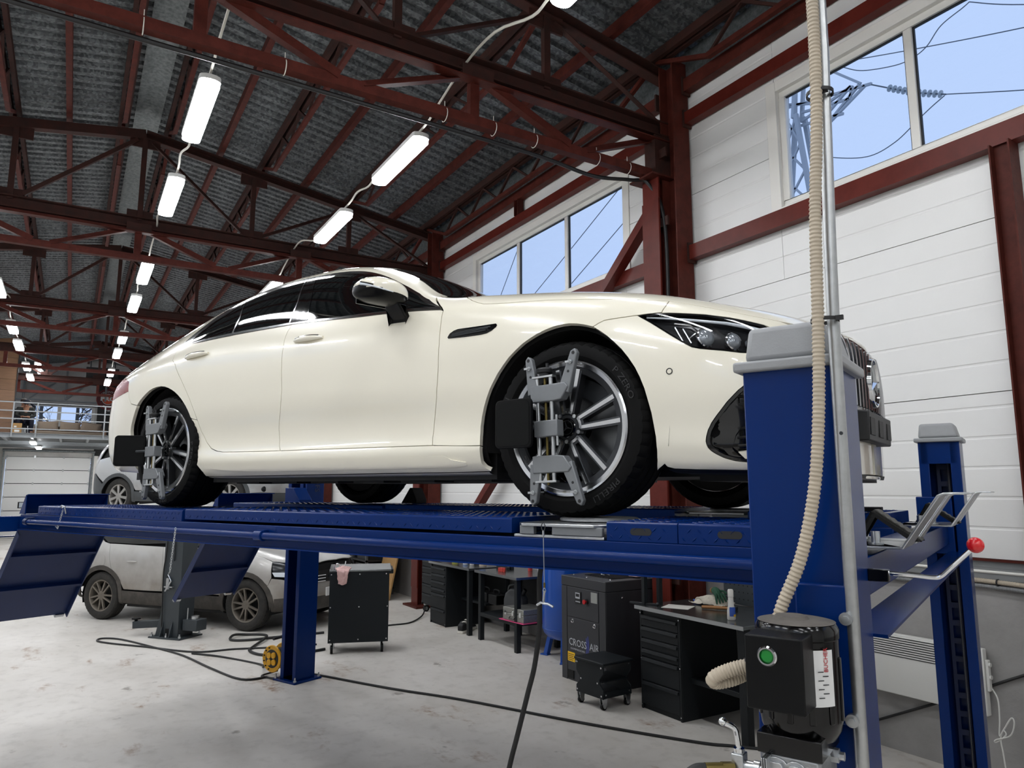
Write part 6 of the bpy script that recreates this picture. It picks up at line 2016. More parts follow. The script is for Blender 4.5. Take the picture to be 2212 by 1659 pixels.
# ------------------------------------------------------------------ grey two-post hoist column
t = thing('hoist_column', 'dark grey hoist column standing in front of the dirty crossover', 'hoist', (-10.68, 1.33, 0), radians(38.6))
MB().box(-.27, .25, -.2, .2, 0, .02).build('base_plate', 'hoist_grey', t, bev=.003)
MB().prism(c_section(-.15, .15, -.13, .13, .012, .06, 1), 'z', .02, 2.8).build('column', 'hoist_grey', t, bev=.004)
MB().prism([(-.23, .02), (-.15, .02), (-.15, .32)], 'y', -.125, -.113).prism([(-.23, .02), (-.15, .02), (-.15, .32)], 'y', .05, .062).build('gusset', 'hoist_grey', t)
MB().prism([(-.19, .02), (-.13, .02), (-.13, .22)], 'x', .05, .062).build('front_gusset', 'hoist_grey', t)
MB().prism([(-.19, .02), (-.13, .02), (-.13, .22)], 'x', -.10, -.088).build('side_gusset', 'hoist_grey', t)
for x, y in ((-.24, -.17), (.22, -.17), (.0, -.17), (-.24, .17), (.22, .17)):
    MB().cyl((x, y, .02), (x, y, .045), .018, 6).cyl((x, y, .045), (x, y, .07), .009, 8).build('anchor_bolt', 'zinc', t)
MB().box(-.055, -.0, -.133, -.129, .02, .12).build('cable_notch', 'car_shadow', t)
MB().cyl((-.03, -.16, .62), (-.03, -.16, .76), .028, 14).box(-.09, .05, -.17, -.13, .64, .655).build('latch_solenoid', 'zinc', t)
MB().tube(spline([(-.09, -.15, 1.6), (-.10, -.15, 1.1), (-.13, -.15, .85), (-.12, -.15, .5), (-.10, -.15, .1), (-.08, -.15, .05)], 6), .008, 8).build('latch_cable', 'cable_black', t)
MB().tube([(.03, -.145, 1.7), (.03, -.145, .98)], .008, 8).build('gas_strut', 'steel_dark', t)
am = MB().bar((-.14, .05, .16), (-.62, -.10, .13), .1, .09).build('swing_arm', 'hoist_grey', t, bev=.004)
MB().cyl((-.60, -.095, .10), (-.60, -.095, .20), .02, 14).cyl((-.60, -.095, .20), (-.60, -.095, .215), .055, 20).build('lift_pad', 'rubber', am)
am = MB().box(.17, .40, -.08, .1, .10, .24).build('swing_arm_hub', 'hoist_grey', t, bev=.006)
MB().cyl((.30, .0, .24), (.30, .0, .28), .05, 18).cyl((.22, -.05, .24), (.22, -.05, .38), .008, 8).build('hub_pin', 'zinc', am)
MB().box(.15, .20, .0, .04, .62, .68).build('rubber_stop', 'rubber', t)

# ------------------------------------------------------------------ floor cables and the yellow reel
def floor_cable(label, pts, r=.011, n=6):
    MB().tube(spline([(x, y, r + (z[0] if z else 0)) for x, y, *z in pts], n), r, 8).build('floor_cable', 'rubber_hose', label=label, cat='cable', group='cables on the floor')
floor_cable('black cable looping from the yellow reel towards the crossover', [(-7.90, 1.86), (-7.94, 1.62), (-8.55, 1.44), (-9.38, 1.26), (-9.96, 1.05), (-10.77, .71), (-10.98, .5), (-10.83, .44), (-10.55, .60), (-10.12, .94), (-9.52, 1.4), (-9.44, 1.84), (-9.25, 2.38), (-9.20, 2.75)])
floor_cable('short cable that ends in a socket of the reel', [(-9.45, 1.36), (-9.12, 1.61), (-8.5, 1.92), (-8.12, 1.87, .05), (-8.02, 1.86, .10)])
floor_cable('thicker looped hose behind the blue lift post', [(-9.86, 3.04), (-9.88, 2.56), (-9.88, 2.09), (-10.0, 1.89), (-10.2, 1.96, .02), (-10.25, 2.14), (-10.12, 2.32), (-9.82, 2.28, .02), (-9.45, 2.05), (-9.22, 1.96), (-8.92, 2.05), (-8.78, 2.35), (-8.86, 2.75)], .016)
floor_cable('cable running from the tool cart to the rolling drawer cabinet', [(-9.9, 3.2), (-9.94, 3.6), (-9.93, 4.04), (-9.97, 4.33), (-10.30, 4.66, .02), (-10.50, 4.80, .10)])
floor_cable('long cable crossing the floor in front of the stool', [(-7.85, 2.2), (-7.77, 2.3), (-6.84, 2.78), (-6.14, 3.2), (-5.08, 3.72), (-4.25, 4.19), (-4.0, 4.40), (-3.4, 4.9)])
MB().tube([(-3.62, 5.352, .12), (-3.0, 5.352, .43), (-2.4, 5.352, .75), (-1.8, 5.352, 1.0)], .009, 8).build('wall_cable', 'rubber_hose', label='black cable rising along the concrete plinth behind the lift', cat='cable')
t = thing('cable_reel', 'yellow cable reel with black carry handle beside the lift post', 'cable reel', (-7.93, 1.97, 0), 0)
ax = V((.50, -.87, 0)).normalized()
C0 = V((0, 0, .185))
for s, nm in ((.075, 'front_flange'), (-.075, 'rear_flange')):
    MB().lathe([(.0 if s > 0 else .03, -.006), (.120, -.006), (.128, -.010), (.135, .0), (.128, .010), (.120, .006), (.0 if s > 0 else .03, .006)], C0 + ax * s, ax, 36).build(nm, 'reel_yellow', t)
MB().lathe([(.085, -.07), (.092, -.05), (.098, 0), (.092, .05), (.085, .07)], C0, ax, 32).build('wound_cable', 'cable_black', t)
MB().lathe([(0, .084), (.088, .084), (.092, .080)], C0, ax, 32).build('socket_plate', 'plastic_black', t)
sd_ = ax.cross(V((0, 0, 1))).normalized()
for k in range(4):
    a = radians(40 + 90 * k)
    c = C0 + sd_ * .047 * cos(a) + V((0, 0, 1)) * .047 * sin(a)
    MB().lathe([(0, .098), (.026, .098), (.031, .094), (.031, .084)], c, ax, 18).build('socket_cover', 'reel_yellow', t)
for k in range(6):
    a = radians(-70 + 28 * k)
    c = C0 + sd_ * .110 * cos(a) + V((0, 0, 1)) * .110 * sin(a) + ax * .0822
    MB().obox(c, (.012, .02, .012)).build('flange_mark', 'plastic_black', t)
MB().tube(spline([V((0, 0, .02)) + ax * -.10 + sd_ * -.10, V((0, 0, .012)) + ax * .10 + sd_ * -.11, V((0, 0, .012)) + ax * .12, V((0, 0, .012)) + ax * .10 + sd_ * .11, V((0, 0, .02)) + ax * -.10 + sd_ * .10], 6), .010, 8).build('stand', 'plastic_black', t)
MB().tube(spline([V((0, 0, .02)) + ax * -.10 - sd_ * .10, C0 + ax * -.10, V((0, 0, .36)) + ax * -.10, V((0, 0, .385)) + ax * -.08, V((0, 0, .385)) + ax * .0], 5), .009, 8).build('frame_tube', 'plastic_black', t)
MB().tube([V((0, 0, .385)) + ax * -.07, V((0, 0, .38)) + ax * .07], .016, 12).build('carry_grip', 'plastic_black', t)

# ------------------------------------------------------------------ tool cart with the pink rag
t = thing('tool_cart', 'black tool cart on casters with a pink rag over its edge', 'tool cart', (-8.50, 3.03, 0), radians(70))
# local x runs along the visible panel, +y points away from the camera
cb = MB().box(-.345, .345, -.0, .42, .125, .935).build('body', 'cart_black', t, bev=.004)
MB().box(-.347, .347, -.004, .0, .125, .935).build('back_panel', 'cart_black', t, bev=.002)
MB().prism([(-.012, .935), (.43, .935), (.43, .985), (.39, .985), (-.012, .955)], 'x', -.355, .37).build('tray_top', 'bench_top', t, bev=.004)
MB().box(.345, .395, -.008, .43, .905, .955).build('push_handle', 'cart_black', t, bev=.004)
for x, z in [(-.325, .16), (0, .16), (.325, .16), (-.33, .53), (0, .53), (.33, .53), (-.33, .905), (0, .905), (.31, .905)]:
    MB().cyl((x, -.004, z), (x, -.008, z), .0075, 10).build('screw', 'screw_bright', t)
for x in (-.30, .28):
    for y in (.04, .38):
        m = MB().cyl((x - .014, y, .048), (x + .014, y, .048), .048, 22)
        wv = m.build('caster_wheel', 'rubber', t)
        MB().cyl((x - .0155, y, .048), (x + .0155, y, .048), .026, 16).build('caster_hub', 'zinc', wv)
        MB().prism([(y - .03, .05), (y + .03, .05), (y + .04, .125), (y - .04, .125)], 'x', x - .022, x - .017).prism([(y - .03, .05), (y + .03, .05), (y + .04, .125), (y - .04, .125)], 'x', x + .017, x + .022).build('caster_fork', 'zinc', t)
def rag(name, label, cat, mt, loc, s, seed, grid=26, fn=None):
    rnd = random.Random(seed)
    ph = [(rnd.uniform(4, 22), rnd.uniform(4, 22), rnd.uniform(0, 6), rnd.uniform(.2, 1)) for _ in range(9)]
    vs, fs = [], []
    for i in range(grid + 1):
        for j in range(grid + 1):
            u, v = i / grid * 2 - 1, j / grid * 2 - 1
            w = sum(a * sin(kx * u + ky * v + p) for kx, ky, p, a in ph) / 9
            vs.append(fn(u, v, w))
    for i in range(grid):
        for j in range(grid):
            fs.append((i * (grid + 1) + j, (i + 1) * (grid + 1) + j, (i + 1) * (grid + 1) + j + 1, i * (grid + 1) + j + 1))
    o = MB().add(vs, fs).build(name, mt, label=label, cat=cat, ang=80)
    o.location = loc[0]
    o.rotation_euler = (0, 0, loc[1])
    sm = o.modifiers.new('sub', 'SUBSURF')
    sm.levels = sm.render_levels = 1
    so = o.modifiers.new('thick', 'SOLIDIFY')
    so.thickness = .004
    return o
def drape(u, v, w):
    # lies on the tray towards +y, folds over the edge and hangs in front
    L = v * .16
    x = -.20 + u * .06 * (1.25 - .45 * v * -1) + .012 * w
    if L > -.02:
        return (x + .03 * (L + .02), -.02 + (L + .02) * 1.0, .962 + .02 * abs(w) + .03 * max(0, 1 - abs(u)) * (L > 0))
    d = -.02 - L
    return (x * 1.0 + .02 * d, -.024 - .035 * abs(w) - .012, .965 - d * 1.15 + .008 * w - .02 * (1 - abs(u)))
rag('rag', 'crumpled pink rag hanging over the tool cart edge', 'rag', 'rag_pink', (LV := V((-8.50, 3.03, 0)), radians(70)), 1, 3, 26, drape)
for k, (x, y, h) in enumerate(((-.30, .06, .06), (-.20, .10, .09))):
    M4 = Matrix.Translation((-8.50, 3.03, 0)) @ Matrix.Rotation(radians(70), 4, 'Z')
    MB().tube([tuple(M4 @ V(p)) for p in spline([(x, y, .955), (x + .01, y, .955 + h), (x + .05, y, .955 + h * 1.1), (x + .08, y + .02, .96)] if k == 0 else [(x, y, .955), (x + .02, y, 1.0), (x + .03, y, 1.05)], 5)], .007, 8).build('hand_tool', 'chrome', label=['bent chrome tool on the tool cart tray', 'upright chrome tool beside the pink rag'][k], cat='tool')

# ------------------------------------------------------------------ benches along the window wall
def drawer_unit(parent, x0, x1, y0, y1, z0, z1, zs, mt='bench_black'):
    """cabinet carcass with drawers facing -y; zs = drawer boundaries from the top"""
    c = MB().box(x0, x1, y0 + .012, y1, z0, z1).build('drawer_cabinet', mt, parent, bev=.003)
    for a, b in zip(zs, zs[1:]):
        MB().box(x0 + .022, x1 - .022, y0 - .004, y0 + .016, b + .006, a - .004).build('drawer_front', mt, c, bev=.003)
        MB().prism([(y0 - .022, a - .03), (y0 - .004, a - .036), (y0 - .004, a - .006), (y0 - .016, a - .006)], 'x', x0 + .03, x1 - .03).build('drawer_pull', mt, c, bev=.002)
    for xa in (x0, x1 - .02):
        MB().box(xa, xa + .02, y0 - .002, y0 + .012, z0, z1).build('cabinet_stile', mt, c, bev=.002)
    for z in (z0 + .035, (z0 + z1) / 2, z1 - .035):
        for xx in (x0 + .01, x1 - .01):
            MB().cyl((xx, y0 - .002, z), (xx, y0 - .006, z), .006, 8).build('rivet', 'screw_bright', c)
    return c
bA = thing('workbench', 'black workbench with a drawer column, left of the two by the blue tank', 'workbench', (-9.32, 4.62, 0))
MB().box(-.62, .64, -.03, .66, .838, .868).build('worktop', 'bench_top', bA, bev=.003)
MB().box(-.62, .64, -.034, -.03, .838, .868).build('front_edge', 'edge_steel', bA)
drawer_unit(bA, -.60, -.10, 0, .62, 0, .838, [.80, .70, .60, .50, .43, .22, .03])
for x in (.56,):
    for y in (.03, .60):
        MB().box(x - .03, x + .03, y - .03, y + .03, 0, .838).build('leg', 'bench_black', bA, bev=.003)
MB().box(-.10, .59, .25, .60, .36, .39).build('shelf', 'bench_black', bA, bev=.003)
MB().box(-.10, .59, .615, .63, .40, .838).build('rear_panel', 'bench_recess', bA)
bB = thing('workbench', 'black open workbench with steel legs beside the blue tank', 'workbench', (-8.0, 4.62, 0))
MB().box(-.52, .52, -.03, .66, .838, .868).build('worktop', 'bench_top', bB, bev=.003)
MB().box(-.52, .52, -.034, -.03, .838, .868).build('front_edge', 'edge_steel', bB)
for x in (-.44, .45):
    for y in (.03, .60):
        MB().box(x - .03, x + .03, y - .03, y + .03, 0, .838).build('leg', 'bench_black', bB, bev=.003)
MB().box(-.42, .42, .0, .03, .30, .345).build('shelf_rail', 'bench_black', bB, bev=.002)
MB().box(-.42, .42, .03, .62, .325, .345).build('shelf', 'bench_black', bB, bev=.002)
for x in (-.44, .45):
    MB().box(x - .02, x + .02, .05, .60, .30, .345).build('side_rail', 'bench_black', bB, bev=.002)
MB().box(-.42, .42, .62, .63, .345, .838).build('rear_panel', 'bench_recess', bB)
rc = thing('rolling_drawer_cabinet', 'black rolling drawer cabinet on casters beside the column base', 'cabinet', (-10.55, 4.90, 0))
drawer_unit(rc, -.30, .30, 0, .40, .12, .93, [.90, .80, .70, .60, .44, .29, .14])
for x in (-.24, .24):
    for y in (.05, .34):
        MB().cyl((x - .015, y, .05), (x + .015, y, .05), .05, 18).build('caster', 'rubber', rc)
        MB().cyl((x - .017, y, .05), (x + .017, y, .05), .028, 14).box(x - .03, x + .03, y - .03, y + .03, .10, .12).build('caster_hub', 'zinc', rc)
# on and under the two benches
def item(name, label, cat, loc, m, mt, rz=0., bev=.002, par=None):
    o = m.build(name, mt, label=label, cat=cat, bev=bev)
    o.location = loc
    o.rotation_euler = (0, 0, rz)
    return o
item('tape_roll', 'lime yellow tape roll on the left workbench', 'tape', (-9.60, 4.85, .868), MB().lathe([(.02, 0), (.045, 0), (.045, .04), (.02, .04)], n=20, closed=True), 'tape_yellow')
jar = thing('jar', 'small jar with a blue label on the left workbench', 'jar', (-9.24, 4.83, .868))
MB().lathe([(0, 0), (.035, 0), (.035, .07), (.028, .085), (0, .085)], n=20).build('jar_body', 'bottle_white', jar)
MB().lathe([(.0355, .01), (.0355, .045)], n=20).build('jar_label', 'cup_blue', jar)
item('glass_cup', 'pale cup standing next to the blue-labelled jar', 'cup', (-9.12, 4.87, .868), MB().lathe([(0, 0), (.03, 0), (.038, .08), (.033, .08), (.027, .006), (0, .006)], n=18), 'bottle_white', 0, 0)
pot = thing('paint_pot', 'blue pot with a cream base on the left workbench', 'pot', (-8.86, 4.90, .868))
MB().lathe([(0, 0), (.05, 0), (.05, .03), (.045, .035)], n=20).build('pot_base', 'conduit_beige', pot)
MB().lathe([(.045, .035), (.045, .075), (.03, .085), (0, .085)], n=20).build('pot_cover', 'cup_blue', pot)
item('parts_tray', 'dark parts box at the back of the left workbench', 'box', (-9.42, 5.05, .868), MB().box(-.1, .1, -.06, .06, 0, .10).box(-.06, .06, -.065, -.06, .03, .08), 'plastic_black')
item('parts_box', 'red and white carton lying on the open workbench', 'box', (-8.14, 4.78, .868), MB().box(-.04, .04, -.03, .03, 0, .05).box(.045, .075, -.03, -.025, 0, .055), 'box_red', .3)
item('spray_can', 'red capped spray can on the open workbench', 'can', (-8.05, 5.15, .868), MB().lathe([(0, 0), (.03, 0), (.03, .14), (.02, .155), (.012, .16), (.012, .18), (0, .18)], n=18), 'box_red', 0, 0)
item('glue_tube', 'thin white tube standing on the open workbench', 'tube', (-7.80, 5.12, .868), MB().lathe([(0, 0), (.016, 0), (.016, .13), (.008, .15), (0, .17)], n=14), 'bottle_white', 0, 0)
item('power_tool', 'black hand tool lying flat on the open workbench', 'tool', (-8.35, 4.95, .868), MB().bar((-.15, 0, .025), (.10, .05, .025), .05, .05).bar((.05, .03, .025), (.12, -.06, .02), .035, .035), 'plastic_black', .2)
jug = thing('oil_jug', 'grey plastic oil jug under the open workbench', 'jug', (-7.93, 4.86, .345), radians(20))
MB().prism([(-.15, 0), (.13, 0), (.15, .04), (.15, .22), (.08, .30), (.02, .34), (-.04, .34), (-.12, .28), (-.15, .2)], 'y', -.07, .07).build('jug_body', 'jug_grey', jug, bev=.025, seg=3)
MB().cyl((.10, 0, .26), (.15, 0, .33), .025, 16).build('spout_cap', 'plastic_black', jug)
MB().tube(spline([(-.12, 0, .27), (-.10, 0, .36), (.0, 0, .38), (.05, 0, .33)], 5), .014, 8).build('jug_handle', 'jug_grey', jug)
cs_ = thing('metal_case', 'worn aluminium case lying on the workbench shelf', 'case', (-7.62, 4.78, .353), radians(4))
MB().box(-.21, .21, -.16, .22, 0, .085).build('case_base', 'case_alu', cs_, bev=.006)
MB().box(-.21, .21, -.16, .22, .088, .15).build('case_lid', 'case_alu', cs_, bev=.006)
for x in (-.15, .0, .15):
    MB().box(x - .018, x + .018, -.168, -.16, .06, .115).build('case_latch', 'chrome', cs_, bev=.002)
MB().tube([(-.05, -.165, .05), (-.05, -.185, .03), (.05, -.185, .03), (.05, -.165, .05)], .006, 6).build('case_handle', 'plastic_black', cs_)
item('foam_sheet', 'bright pink sheet under the aluminium case', 'sheet', (-7.64, 4.80, .345), MB().box(-.25, .25, -.20, .24, 0, .008), 'sheet_pink', radians(4), .001)
for k, (x, y, rz) in enumerate(((-9.10, 4.80, 1.9), (-8.98, 4.70, 2.1))):
    sh = thing('sneaker', ['black and white sneaker behind its pair by the workbench leg', 'black and white sneaker in front of its pair by the workbench leg'][k], 'shoe', (x, y, 0), rz, 'pair of sneakers')
    MB().prism([(-.13, 0), (.12, 0), (.15, .02), (.15, .035), (-.13, .035)], 'y', -.045, .045).build('sole', 'shoe_white', sh, bev=.01)
    MB().prism([(-.13, .035), (.145, .035), (.13, .06), (.04, .085), (-.02, .12), (-.10, .13), (-.135, .10)], 'y', -.04, .04).build('upper', 'shoe_black', sh, bev=.015, seg=3)
    MB().prism([(-.02, .115), (.05, .082), (.06, .09), (-.01, .145), (-.05, .14)], 'y', -.03, .03).build('tongue', 'shoe_white', sh, bev=.008)
for k, (x, y) in enumerate(((-8.62, 4.98), (-8.92, 5.0))):
    t = thing('drill_case', ['black power drill on the left bench shelf', 'black tool box on the left bench shelf'][k], 'tool', (x, y, .39))
    MB().box(-.11, .11, -.07, .07, 0, .13).build('case_body', 'plastic_black', t, bev=.012)
    MB().tube(spline([(-.07, 0, .13), (-.06, 0, .18), (.06, 0, .18), (.07, 0, .13)], 4), .010, 8).build('handle', 'plastic_black', t)

# ------------------------------------------------------------------ blue air tank
t = thing('air_tank', 'tall blue compressed air tank behind the compressor', 'air tank', (-7.04, 4.98, 0))
MB().lathe([(0, .20), (.10, .205), (.19, .23), (.245, .285), (.265, .34), (.265, 1.62), (.245, 1.68), (.19, 1.73), (.10, 1.76), (0, 1.765)], n=48).build('vessel', 'tank_blue', t)
MB().lathe([(.266, .335), (.268, .34), (.266, .345)], n=48).build('weld_seam', 'tank_blue', t)
for a in (200, 320, 80):
    d = V((cos(radians(a)), sin(radians(a)), 0))
    MB().bar(d * .19 + V((0, 0, .29)), d * .27 + V((0, 0, .01)), .07, .05).obox(d * .285 + V((0, 0, .008)), (.10, .08, .016), Matrix.Rotation(radians(a), 3, 'Z')).build('leg', 'tank_blue', t, bev=.006)

# ------------------------------------------------------------------ screw compressor cabinet
t = thing('air_compressor', 'dark grey compressor cabinet lettered CROSS AIR', 'compressor', (-6.38, 4.47, 0))
W_, D_, H_ = .73, .72, 1.02
MB().box(0, W_, .004, D_, .0, H_ - .10).build('cabinet', 'compressor_grey', t, bev=.004)
MB().box(-.004, W_ + .004, -.002, D_ + .004, H_ - .098, H_).build('top_hood', 'compressor_grey', t, bev=.006)
for x0, x1, z0, z1, nm in ((.10, .62, .625, .915, 'control_panel'), (.10, .62, .10, .615, 'service_door'), (.0, .095, .0, .915, 'corner_post'), (.625, .73, .0, .915, 'corner_post')):
    MB().box(x0 + .002, x1 - .002, -.003, .006, z0, z1).build(nm, 'compressor_grey', t, bev=.002)
MB().box(.10, .20, -.0045, .002, .02, .10).build('fork_slot', 'car_shadow', t)
d_ = MB().box(.245, .345, -.012, .0, .765, .885).build('display', 'plastic_black', t, bev=.003)
MB().box(.258, .332, -.0135, -.012, .815, .872).build('screen_bezel', 'print_silver', d_)
MB().box(.266, .324, -.0145, -.0135, .832, .862).build('screen', 'plastic_black', d_)
for k in range(5):
    MB().box(.262 + k * .016, .272 + k * .016, -.014, -.012, .78, .79).build('key', 'print_silver', d_)
sb = MB().cyl((.435, -.003, .80), (.435, -.016, .80), .028, 20).build('stop_base', 'plastic_black', t)
MB().lathe([(.012, 0), (.012, .012), (.022, .015), (.022, .026), (0, .028)], (.435, -.016, .80), (0, -1, 0), 20).build('stop_button', 'stop_red', sb)
MB().box(.505, .605, -.0055, -.003, .80, .90).build('rating_plate', 'plate_silver', t)
for x in (.20, .56):
    MB().cyl((x, -.003, .585), (x, -.008, .585), .020, 16).cyl((x, -.008, .585), (x, -.022, .577), .012, 12).build('door_lock', 'chrome', t)
bs = basis((.30, -.0042, .355), (1, 0, 0), (0, 0, 1))
lettering('name_left', 'CROSS', .098, basis((.275, -.0042, .345), (1, 0, 0), (0, 0, 1)), 'print_silver', t, .0006)
lettering('name_right', 'AIR', .098, basis((.545, -.0042, .345), (1, 0, 0), (0, 0, 1)), 'print_silver', t, .0006)
lettering('name_small', 'COMPRESSORS', .024, basis((.275, -.0042, .305), (1, 0, 0), (0, 0, 1)), 'print_silver', t, .0005, 0, 1.5)
for k, x in enumerate((.405, .43)):
    MB().prism([(x, .29), (x + .018, .29), (x + .034, .36), (x + .034, .40), (x + .020, .45 + .02 * k), (x + .008, .45 + .02 * k), (x + .018, .36)], 'y', -.0046, -.003).build('logo_blade', 'print_blue', t)
st_ = MB().box(.105, .225, -.0048, -.003, .185, .275).build('warning_sticker', 'sticker_yellow', t)
for k in range(4):
    MB().box(.113, .20 + .012 * (k % 2), -.0054, -.0048, .197 + k * .018, .203 + k * .018).build('sticker_text', 'ink_dark', st_)
sk = MB().box(.23, .29, -.0048, -.003, .18, .27).build('hazard_sticker', 'plastic_black', t)
MB().prism([(.236, .195), (.284, .195), (.26, .245)], 'y', -.0056, -.0048).build('triangle', 'label_white', sk)
MB().prism([(.245, .201), (.275, .201), (.26, .232)], 'y', -.0062, -.0056).build('triangle_inner', 'plastic_black', sk)
MB().prism([(.257, .204), (.263, .204), (.266, .214), (.260, .224), (.257, .216)], 'y', -.0068, -.0062).build('flash', 'label_white', sk)
g = MB().box(.16, .60, .18, .56, H_ + .0, H_ + .004).build('grille_tray', 'plastic_black', t)
for k in range(11):
    MB().box(.165 + k * .042, .172 + k * .042, .18, .56, H_ + .003, H_ + .010).build('grille_bar', 'compressor_grey', g)
for x, y in ((.08, .10), (.36, .06), (.66, .12), (.10, .60), (.66, .62)):
    MB().sphere((x, y, H_ + .003), .008, 10, 6).build('hood_screw', 'screw_bright', t)
MB().sphere((W_ + .003, .20, .86), .012, 10, 6).build('side_knob', 'chrome', t)
item('wrapped_part', 'parts bundle in printed film on the compressor', 'part', (-5.92, 4.95, H_ + .012), MB().cyl((-.16, 0, .035), (.10, .02, .035), .034, 14).box(.08, .20, -.04, .05, 0, .07), 'rag_pink', .1)
item('wire_clip', 'bent wire clip lying on the compressor grille', 'clip', (-6.05, 4.76, H_ + .012), MB().tube([(-.05, .03, .05), (-.03, 0, .004), (.0, .02, .02), (.07, .03, .004)], .005, 6).tube([(-.03, 0, .004), (.05, -.02, .006)], .004, 6), 'zinc', 0, 0)

# ------------------------------------------------------------------ creeper stool
t = thing('rolling_stool', 'low black rolling stool in front of the compressor', 'stool', (-5.40, 4.25, 0), radians(4))
for y, nm in ((-.17, 'front_panel'), (.16, 'rear_panel')):
    c_ = 1 if y < 0 else 1
    MB().prism([(-.20, .095), (.16, .095), (.16, .17), (.115, .21), (.115, .25), (.165, .31), (.165, .375), (-.20, .375), (-.20, .28), (-.155, .235), (-.155, .20), (-.20, .155)], 'y', y, y + .012).build(nm, 'cart_black', t, bev=.003)
MB().box(-.215, .18, -.185, .185, .375, .40).build('seat_pad', 'cart_black', t, bev=.008)
MB().box(-.19, .15, -.16, .16, .10, .112).build('lower_tray', 'cart_black', t)
MB().box(.148, .158, -.17, .17, .10, .15).build('tray_lip', 'cart_black', t)
MB().box(-.15, .13, -.16, .16, .225, .235).build('drawer_tray', 'cart_black', t)
for x, z in ((-.18, .355), (.14, .355), (-.18, .12), (.14, .12), (.09, .22), (-.13, .22)):
    MB().cyl((x, -.17, z), (x, -.175, z), .008, 8).build('screw', 'screw_bright', t)
for z in (.36, .13):
    for y in (-.14, .14):
        MB().cyl((.158, y, z), (.164, y, z), .008, 8).build('end_screw', 'screw_bright', t)
for x in (-.17, .13):
    for y in (-.14, .14):
        MB().cyl((x - .012, y, .03), (x + .012, y, .03), .03, 16).build('caster', 'rubber', t)
        MB().cyl((x - .02, y, .03), (x + .02, y, .03), .016, 12).prism([(y - .02, .03), (y + .02, .03), (y + .03, .095), (y - .03, .095)], 'x', x + .014, x + .019).prism([(y - .02, .03), (y + .02, .03), (y + .03, .095), (y - .03, .095)], 'x', x - .019, x - .014).build('caster_fork', 'zinc', t)

# ------------------------------------------------------------------ near workbench with pegboard
bC = thing('workbench', 'black workbench with six drawers and a pegboard, nearest the lift post', 'workbench', (-4.55, 4.46, 0))
MB().box(-.62, .62, -.04, .74, .848, .876).build('worktop', 'bench_top', bC, bev=.003)
MB().box(-.62, .62, -.046, -.04, .846, .877).build('front_edge', 'edge_steel', bC)
drawer_unit(bC, -.60, -.10, 0, .68, 0, .846, [.80, .70, .60, .51, .44, .24, .04])
for y in (.03, .66):
    MB().box(.52, .59, y - .035, y + .035, 0, .846).build('leg', 'bench_black', bC, bev=.003)
MB().box(-.10, .52, .10, .62, .30, .34).build('shelf', 'bench_black', bC, bev=.003)
pb_ = MB().box(-.30, .62, .755, .77, .88, 1.55).build('pegboard', 'hoist_grey', bC, bev=.002)
m = MB()
for i in range(18):
    for j in range(10):
        x, z = -.27 + i * .05, .93 + j * .06
        m.cyl((x, .7555, z), (x, .7535, z), .006, 6)
pg = m.build('peg_holes', 'car_shadow', pb_)
pg['kind'] = 'stuff'
for x in (-.585, -.52):
    MB().box(x - .02, x + .02, .03 + (.0 if x < -.55 else .12), .07 + (.0 if x < -.55 else .12), .876, 1.5).build('light_post', 'cart_black', bC, bev=.003)
item('scriber_rod', 'thin steel rod sticking out over the near workbench edge', 'rod', (-5.13, 4.50, .885), MB().bar((-.14, -.05, 0), (.12, .05, 0), .018, .016).sphere((.12, .05, .006), .016, 10, 6), 'steel_dark', 0, .001)
item('paper_sheet', 'white sheet of paper lying on the near workbench', 'paper', (-4.88, 4.67, .8765), MB().box(-.12, .12, -.105, .105, 0, .0015), 'paper_white', radians(28), 0)
def heap(u, v, w):
    r = sqrt(u * u + v * v)
    return (u * .16 + .04 * w, v * .11 + .035 * w, max(.004, .075 * (1 - min(1, r)) ** .4 + .075 * abs(w)))
rag('rag', 'heap of crumpled white rags on the near workbench', 'rag', 'rag_white', (V((-4.82, 5.03, .880)), .3), 1, 11, 30, heap)
gl = thing('work_glove', 'green and tan work glove lying on the white rags', 'glove', (-4.76, 5.02, .95), radians(-20))
MB().tube(spline([(-.09, .02, .045), (-.04, .01, .05), (.02, 0, .04), (.06, -.01, .01)], 5), [.02 + .016 * sin(pi * i / 15) for i in range(16)], 10).build('palm', 'glove_green', gl)
for k in range(4):
    MB().tube(spline([(.03, .03 - .02 * k, .035), (.07, .04 - .026 * k, .02), (.10, .045 - .03 * k, -.03 - .006 * k)], 4), [.011, .0115, .012, .012, .0115, .011, .010, .009, .006], 8).build('finger', 'glove_green', gl)
MB().tube(spline([(-.01, .03, .05), (.02, .06, .05), (.05, .075, .03)], 4), [.010] * 8 + [.006], 8).build('thumb', 'glove_green', gl)
MB().cyl((-.09, .02, .045), (-.115, .024, .042), .026, 12).build('cuff', 'wood_handle', gl)
hm = thing('hammer', 'wooden handled hammer lying beside the white bottle', 'hammer', (-4.58, 4.85, .892), radians(33))
MB().tube([(-.14, 0, 0), (-.05, 0, .002), (.05, 0, .003), (.13, 0, .003)], [.014, .016, .0135, .012], 12).build('handle', 'wood_handle', hm)
MB().box(.12, .155, -.06, .06, -.014, .018).build('head', 'steel_dark', hm, bev=.005)
bt = thing('squeeze_bottle', 'white squeeze bottle with a blue label on the near workbench', 'bottle', (-4.19, 4.58, .8765))
MB().lathe([(0, 0), (.030, 0), (.033, .006), (.031, .07), (.024, .11), (.021, .15), (.020, .175), (.0225, .178), (.0225, .225), (.018, .235), (0, .235)], n=24).build('bottle_body', 'bottle_white', bt)
MB().lathe([(.0325, .03), (.0325, .085), (.029, .10)], n=14, a0=2.0, a1=4.4).build('bottle_label', 'bottle_blue', bt)
